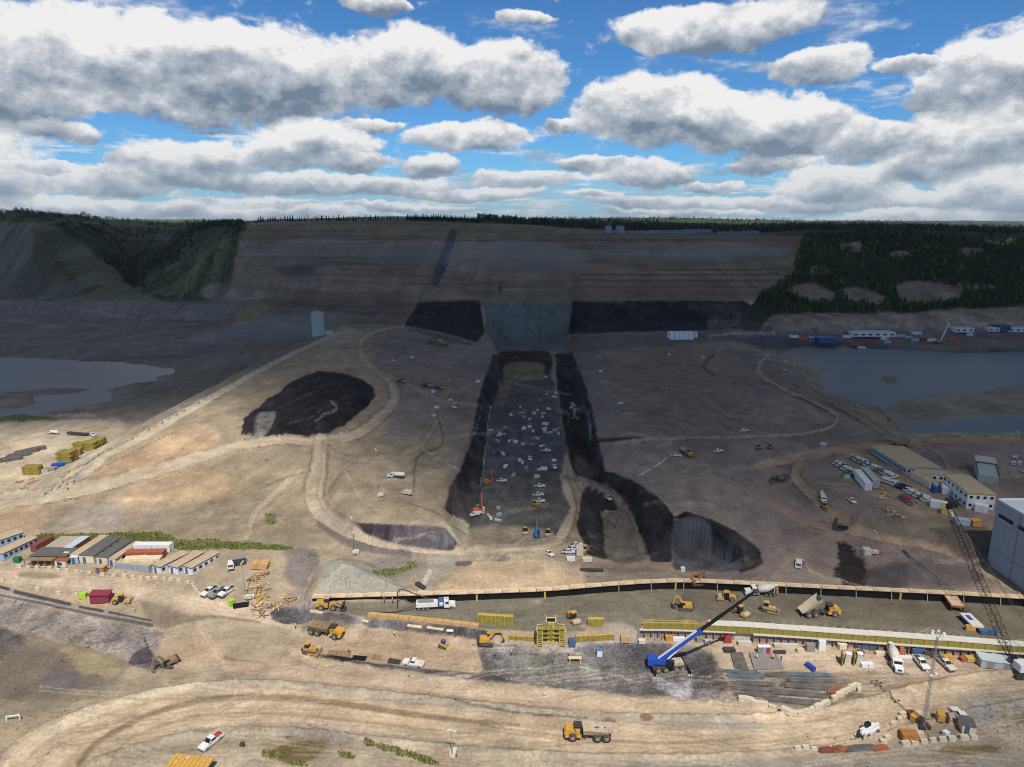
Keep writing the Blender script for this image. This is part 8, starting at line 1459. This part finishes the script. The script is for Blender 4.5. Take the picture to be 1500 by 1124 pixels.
# ------------------------------------------------------------------ the cumulus overhead that shades the middle of the valley
def shade_cloud():
    edge = [(-400, 628), (0, 624), (120, 622), (205, 618), (290, 624), (330, 645), (400, 672), (480, 710), (580, 744), (690, 778), (760, 790), (850, 820), (930, 846), (1060, 856), (1180, 872), (1300, 888), (1420, 892), (1600, 880), (2100, 860)]
    g = [Pz(x, y, 8) for x, y in edge] + [(3000, 1500), (2900, 2500), (1500, 3300), (900, 2600), (0, 3500), (-600, 2400), (-1500, 2000), (-1700, 1250), (-1500, 500)]
    base = 1150.0; off = Vector((to_sun.x, to_sun.y)) / to_sun.z * (base - 8)
    poly = smooth_line([(x + off.x, y + off.y) for x, y in g + g[:1]], 4)[:-1]
    nx, ny = 300, 260; xs = np.linspace(poly[:, 0].min() - 40, poly[:, 0].max() + 40, nx); ys = np.linspace(poly[:, 1].min() - 40, poly[:, 1].max() + 40, ny)
    # finer rows where the edge crosses the site
    A, B = np.meshgrid(xs, ys); a, b = A.ravel(), B.ravel()
    d = sd_poly(a, b, poly) + 46 * (fbm(a * .006, b * .006, 4, 130) - .5)
    th = np.clip(d, 0, None); th = np.where(th < 60, th * 1.4, 84 + (th - 60) * .6); th = np.minimum(th, 150) * (.8 + .5 * fbm(a * .008, b * .008, 4, 131))
    lo = base - np.minimum(th * .12, 12); hi = base + th
    idx = np.arange(nx * ny).reshape(ny, nx); q = np.stack([idx[:-1, :-1], idx[:-1, 1:], idx[1:, 1:], idx[1:, :-1]], -1).reshape(-1, 4)
    q = q[(th[q] > 0).any(1)]; used = np.unique(q); rm = np.full(nx * ny, -1); rm[used] = np.arange(len(used)); n0 = len(used); q = rm[q]
    co = np.concatenate([np.stack([a[used], b[used], hi[used]], 1), np.stack([a[used], b[used], lo[used]], 1)])
    faces = [tuple(f) for f in q] + [tuple(int(v) + n0 for v in f[::-1]) for f in q]
    cnt = {}
    for f in q:
        for i in range(4):
            e_ = (int(f[i]), int(f[(i + 1) % 4])); cnt[e_] = cnt.get(e_, 0) + 1
    for (u, v) in cnt:
        if (v, u) not in cnt: faces.append((v, u, u + n0, v + n0))
    me = bpy.data.meshes.new('cloud'); me.from_pydata(co.tolist(), [], faces); me.update()
    m = bpy.data.materials.new('cloud_vapour'); m.use_nodes = True; n, l = m.node_tree.nodes, m.node_tree.links
    n.remove(n['Principled BSDF']); v = n.new('ShaderNodeVolumePrincipled'); v.inputs['Color'].default_value = (1, 1, 1, 1); v.inputs['Density'].default_value = .0235; v.inputs['Anisotropy'].default_value = .3
    l.new(v.outputs[0], n['Material Output'].inputs['Volume']); me.materials.append(m)
    o = bpy.data.objects.new('cloud', me); CO.objects.link(o); o['kind'] = 'structure'; return o
shade_cloud()
# ------------------------------------------------------------------ valley haze
def haze():
    bm = bmesh.new(); bmesh.ops.create_cube(bm, size=1); me = bpy.data.meshes.new('haze'); bm.to_mesh(me); bm.free()
    o = bpy.data.objects.new('haze', me); CO.objects.link(o); o.scale = (30000, 30000, 200); o.location = (0, 0, 60 + 25)
    m = bpy.data.materials.new('haze'); m.use_nodes = True; n, l = m.node_tree.nodes, m.node_tree.links
    n.remove(n['Principled BSDF']); v = n.new('ShaderNodeVolumePrincipled'); v.inputs['Color'].default_value = (.82, .9, 1, 1); v.inputs['Density'].default_value = HAZE; v.inputs['Anisotropy'].default_value = .2
    l.new(v.outputs[0], n['Material Output'].inputs['Volume']); me.materials.append(m); o['kind'] = 'stuff'
    o['label'] = 'thin blue summer haze filling the valley'; o['category'] = 'haze'
HAZE = 0.00003
haze()

# ------------------------------------------------------------------ dust raised by the haul trucks
def dust(px, py, r, dens, lift):
    g = G(px, py); bm = bmesh.new(); bmesh.ops.create_icosphere(bm, subdivisions=3, radius=1)
    for v in bm.verts: v.co *= .75 + .5 * float(fbm(np.array([v.co.x * 1.7 + px]), np.array([v.co.y * 1.7 + v.co.z]), 3, 200)[0])
    me = bpy.data.meshes.new('dust_plume'); bm.to_mesh(me); bm.free(); o = link('dust_plume', me); o.location = g + Vector((0, 0, lift)); o.scale = r; o['kind'] = 'stuff'
    m = bpy.data.materials.new('dust'); m.use_nodes = True; n, l = m.node_tree.nodes, m.node_tree.links; n.remove(n['Principled BSDF']); v = n.new('ShaderNodeVolumePrincipled'); v.inputs['Color'].default_value = (.9, .84, .76, 1); v.inputs['Density'].default_value = dens * 1.7; l.new(v.outputs[0], n['Material Output'].inputs['Volume']); me.materials.append(m)
for a in [(760, 395, (95, 45, 24), .003, 12), (960, 385, (120, 40, 16), .002, 8), (1060, 378, (90, 30, 14), .0028, 8), (480, 380, (110, 40, 22), .002, 10), (460, 492, (90, 40, 16), .003, 8), (390, 500, (70, 40, 12), .003, 6), (620, 385, (80, 40, 20), .002, 10)]: dust(*a)
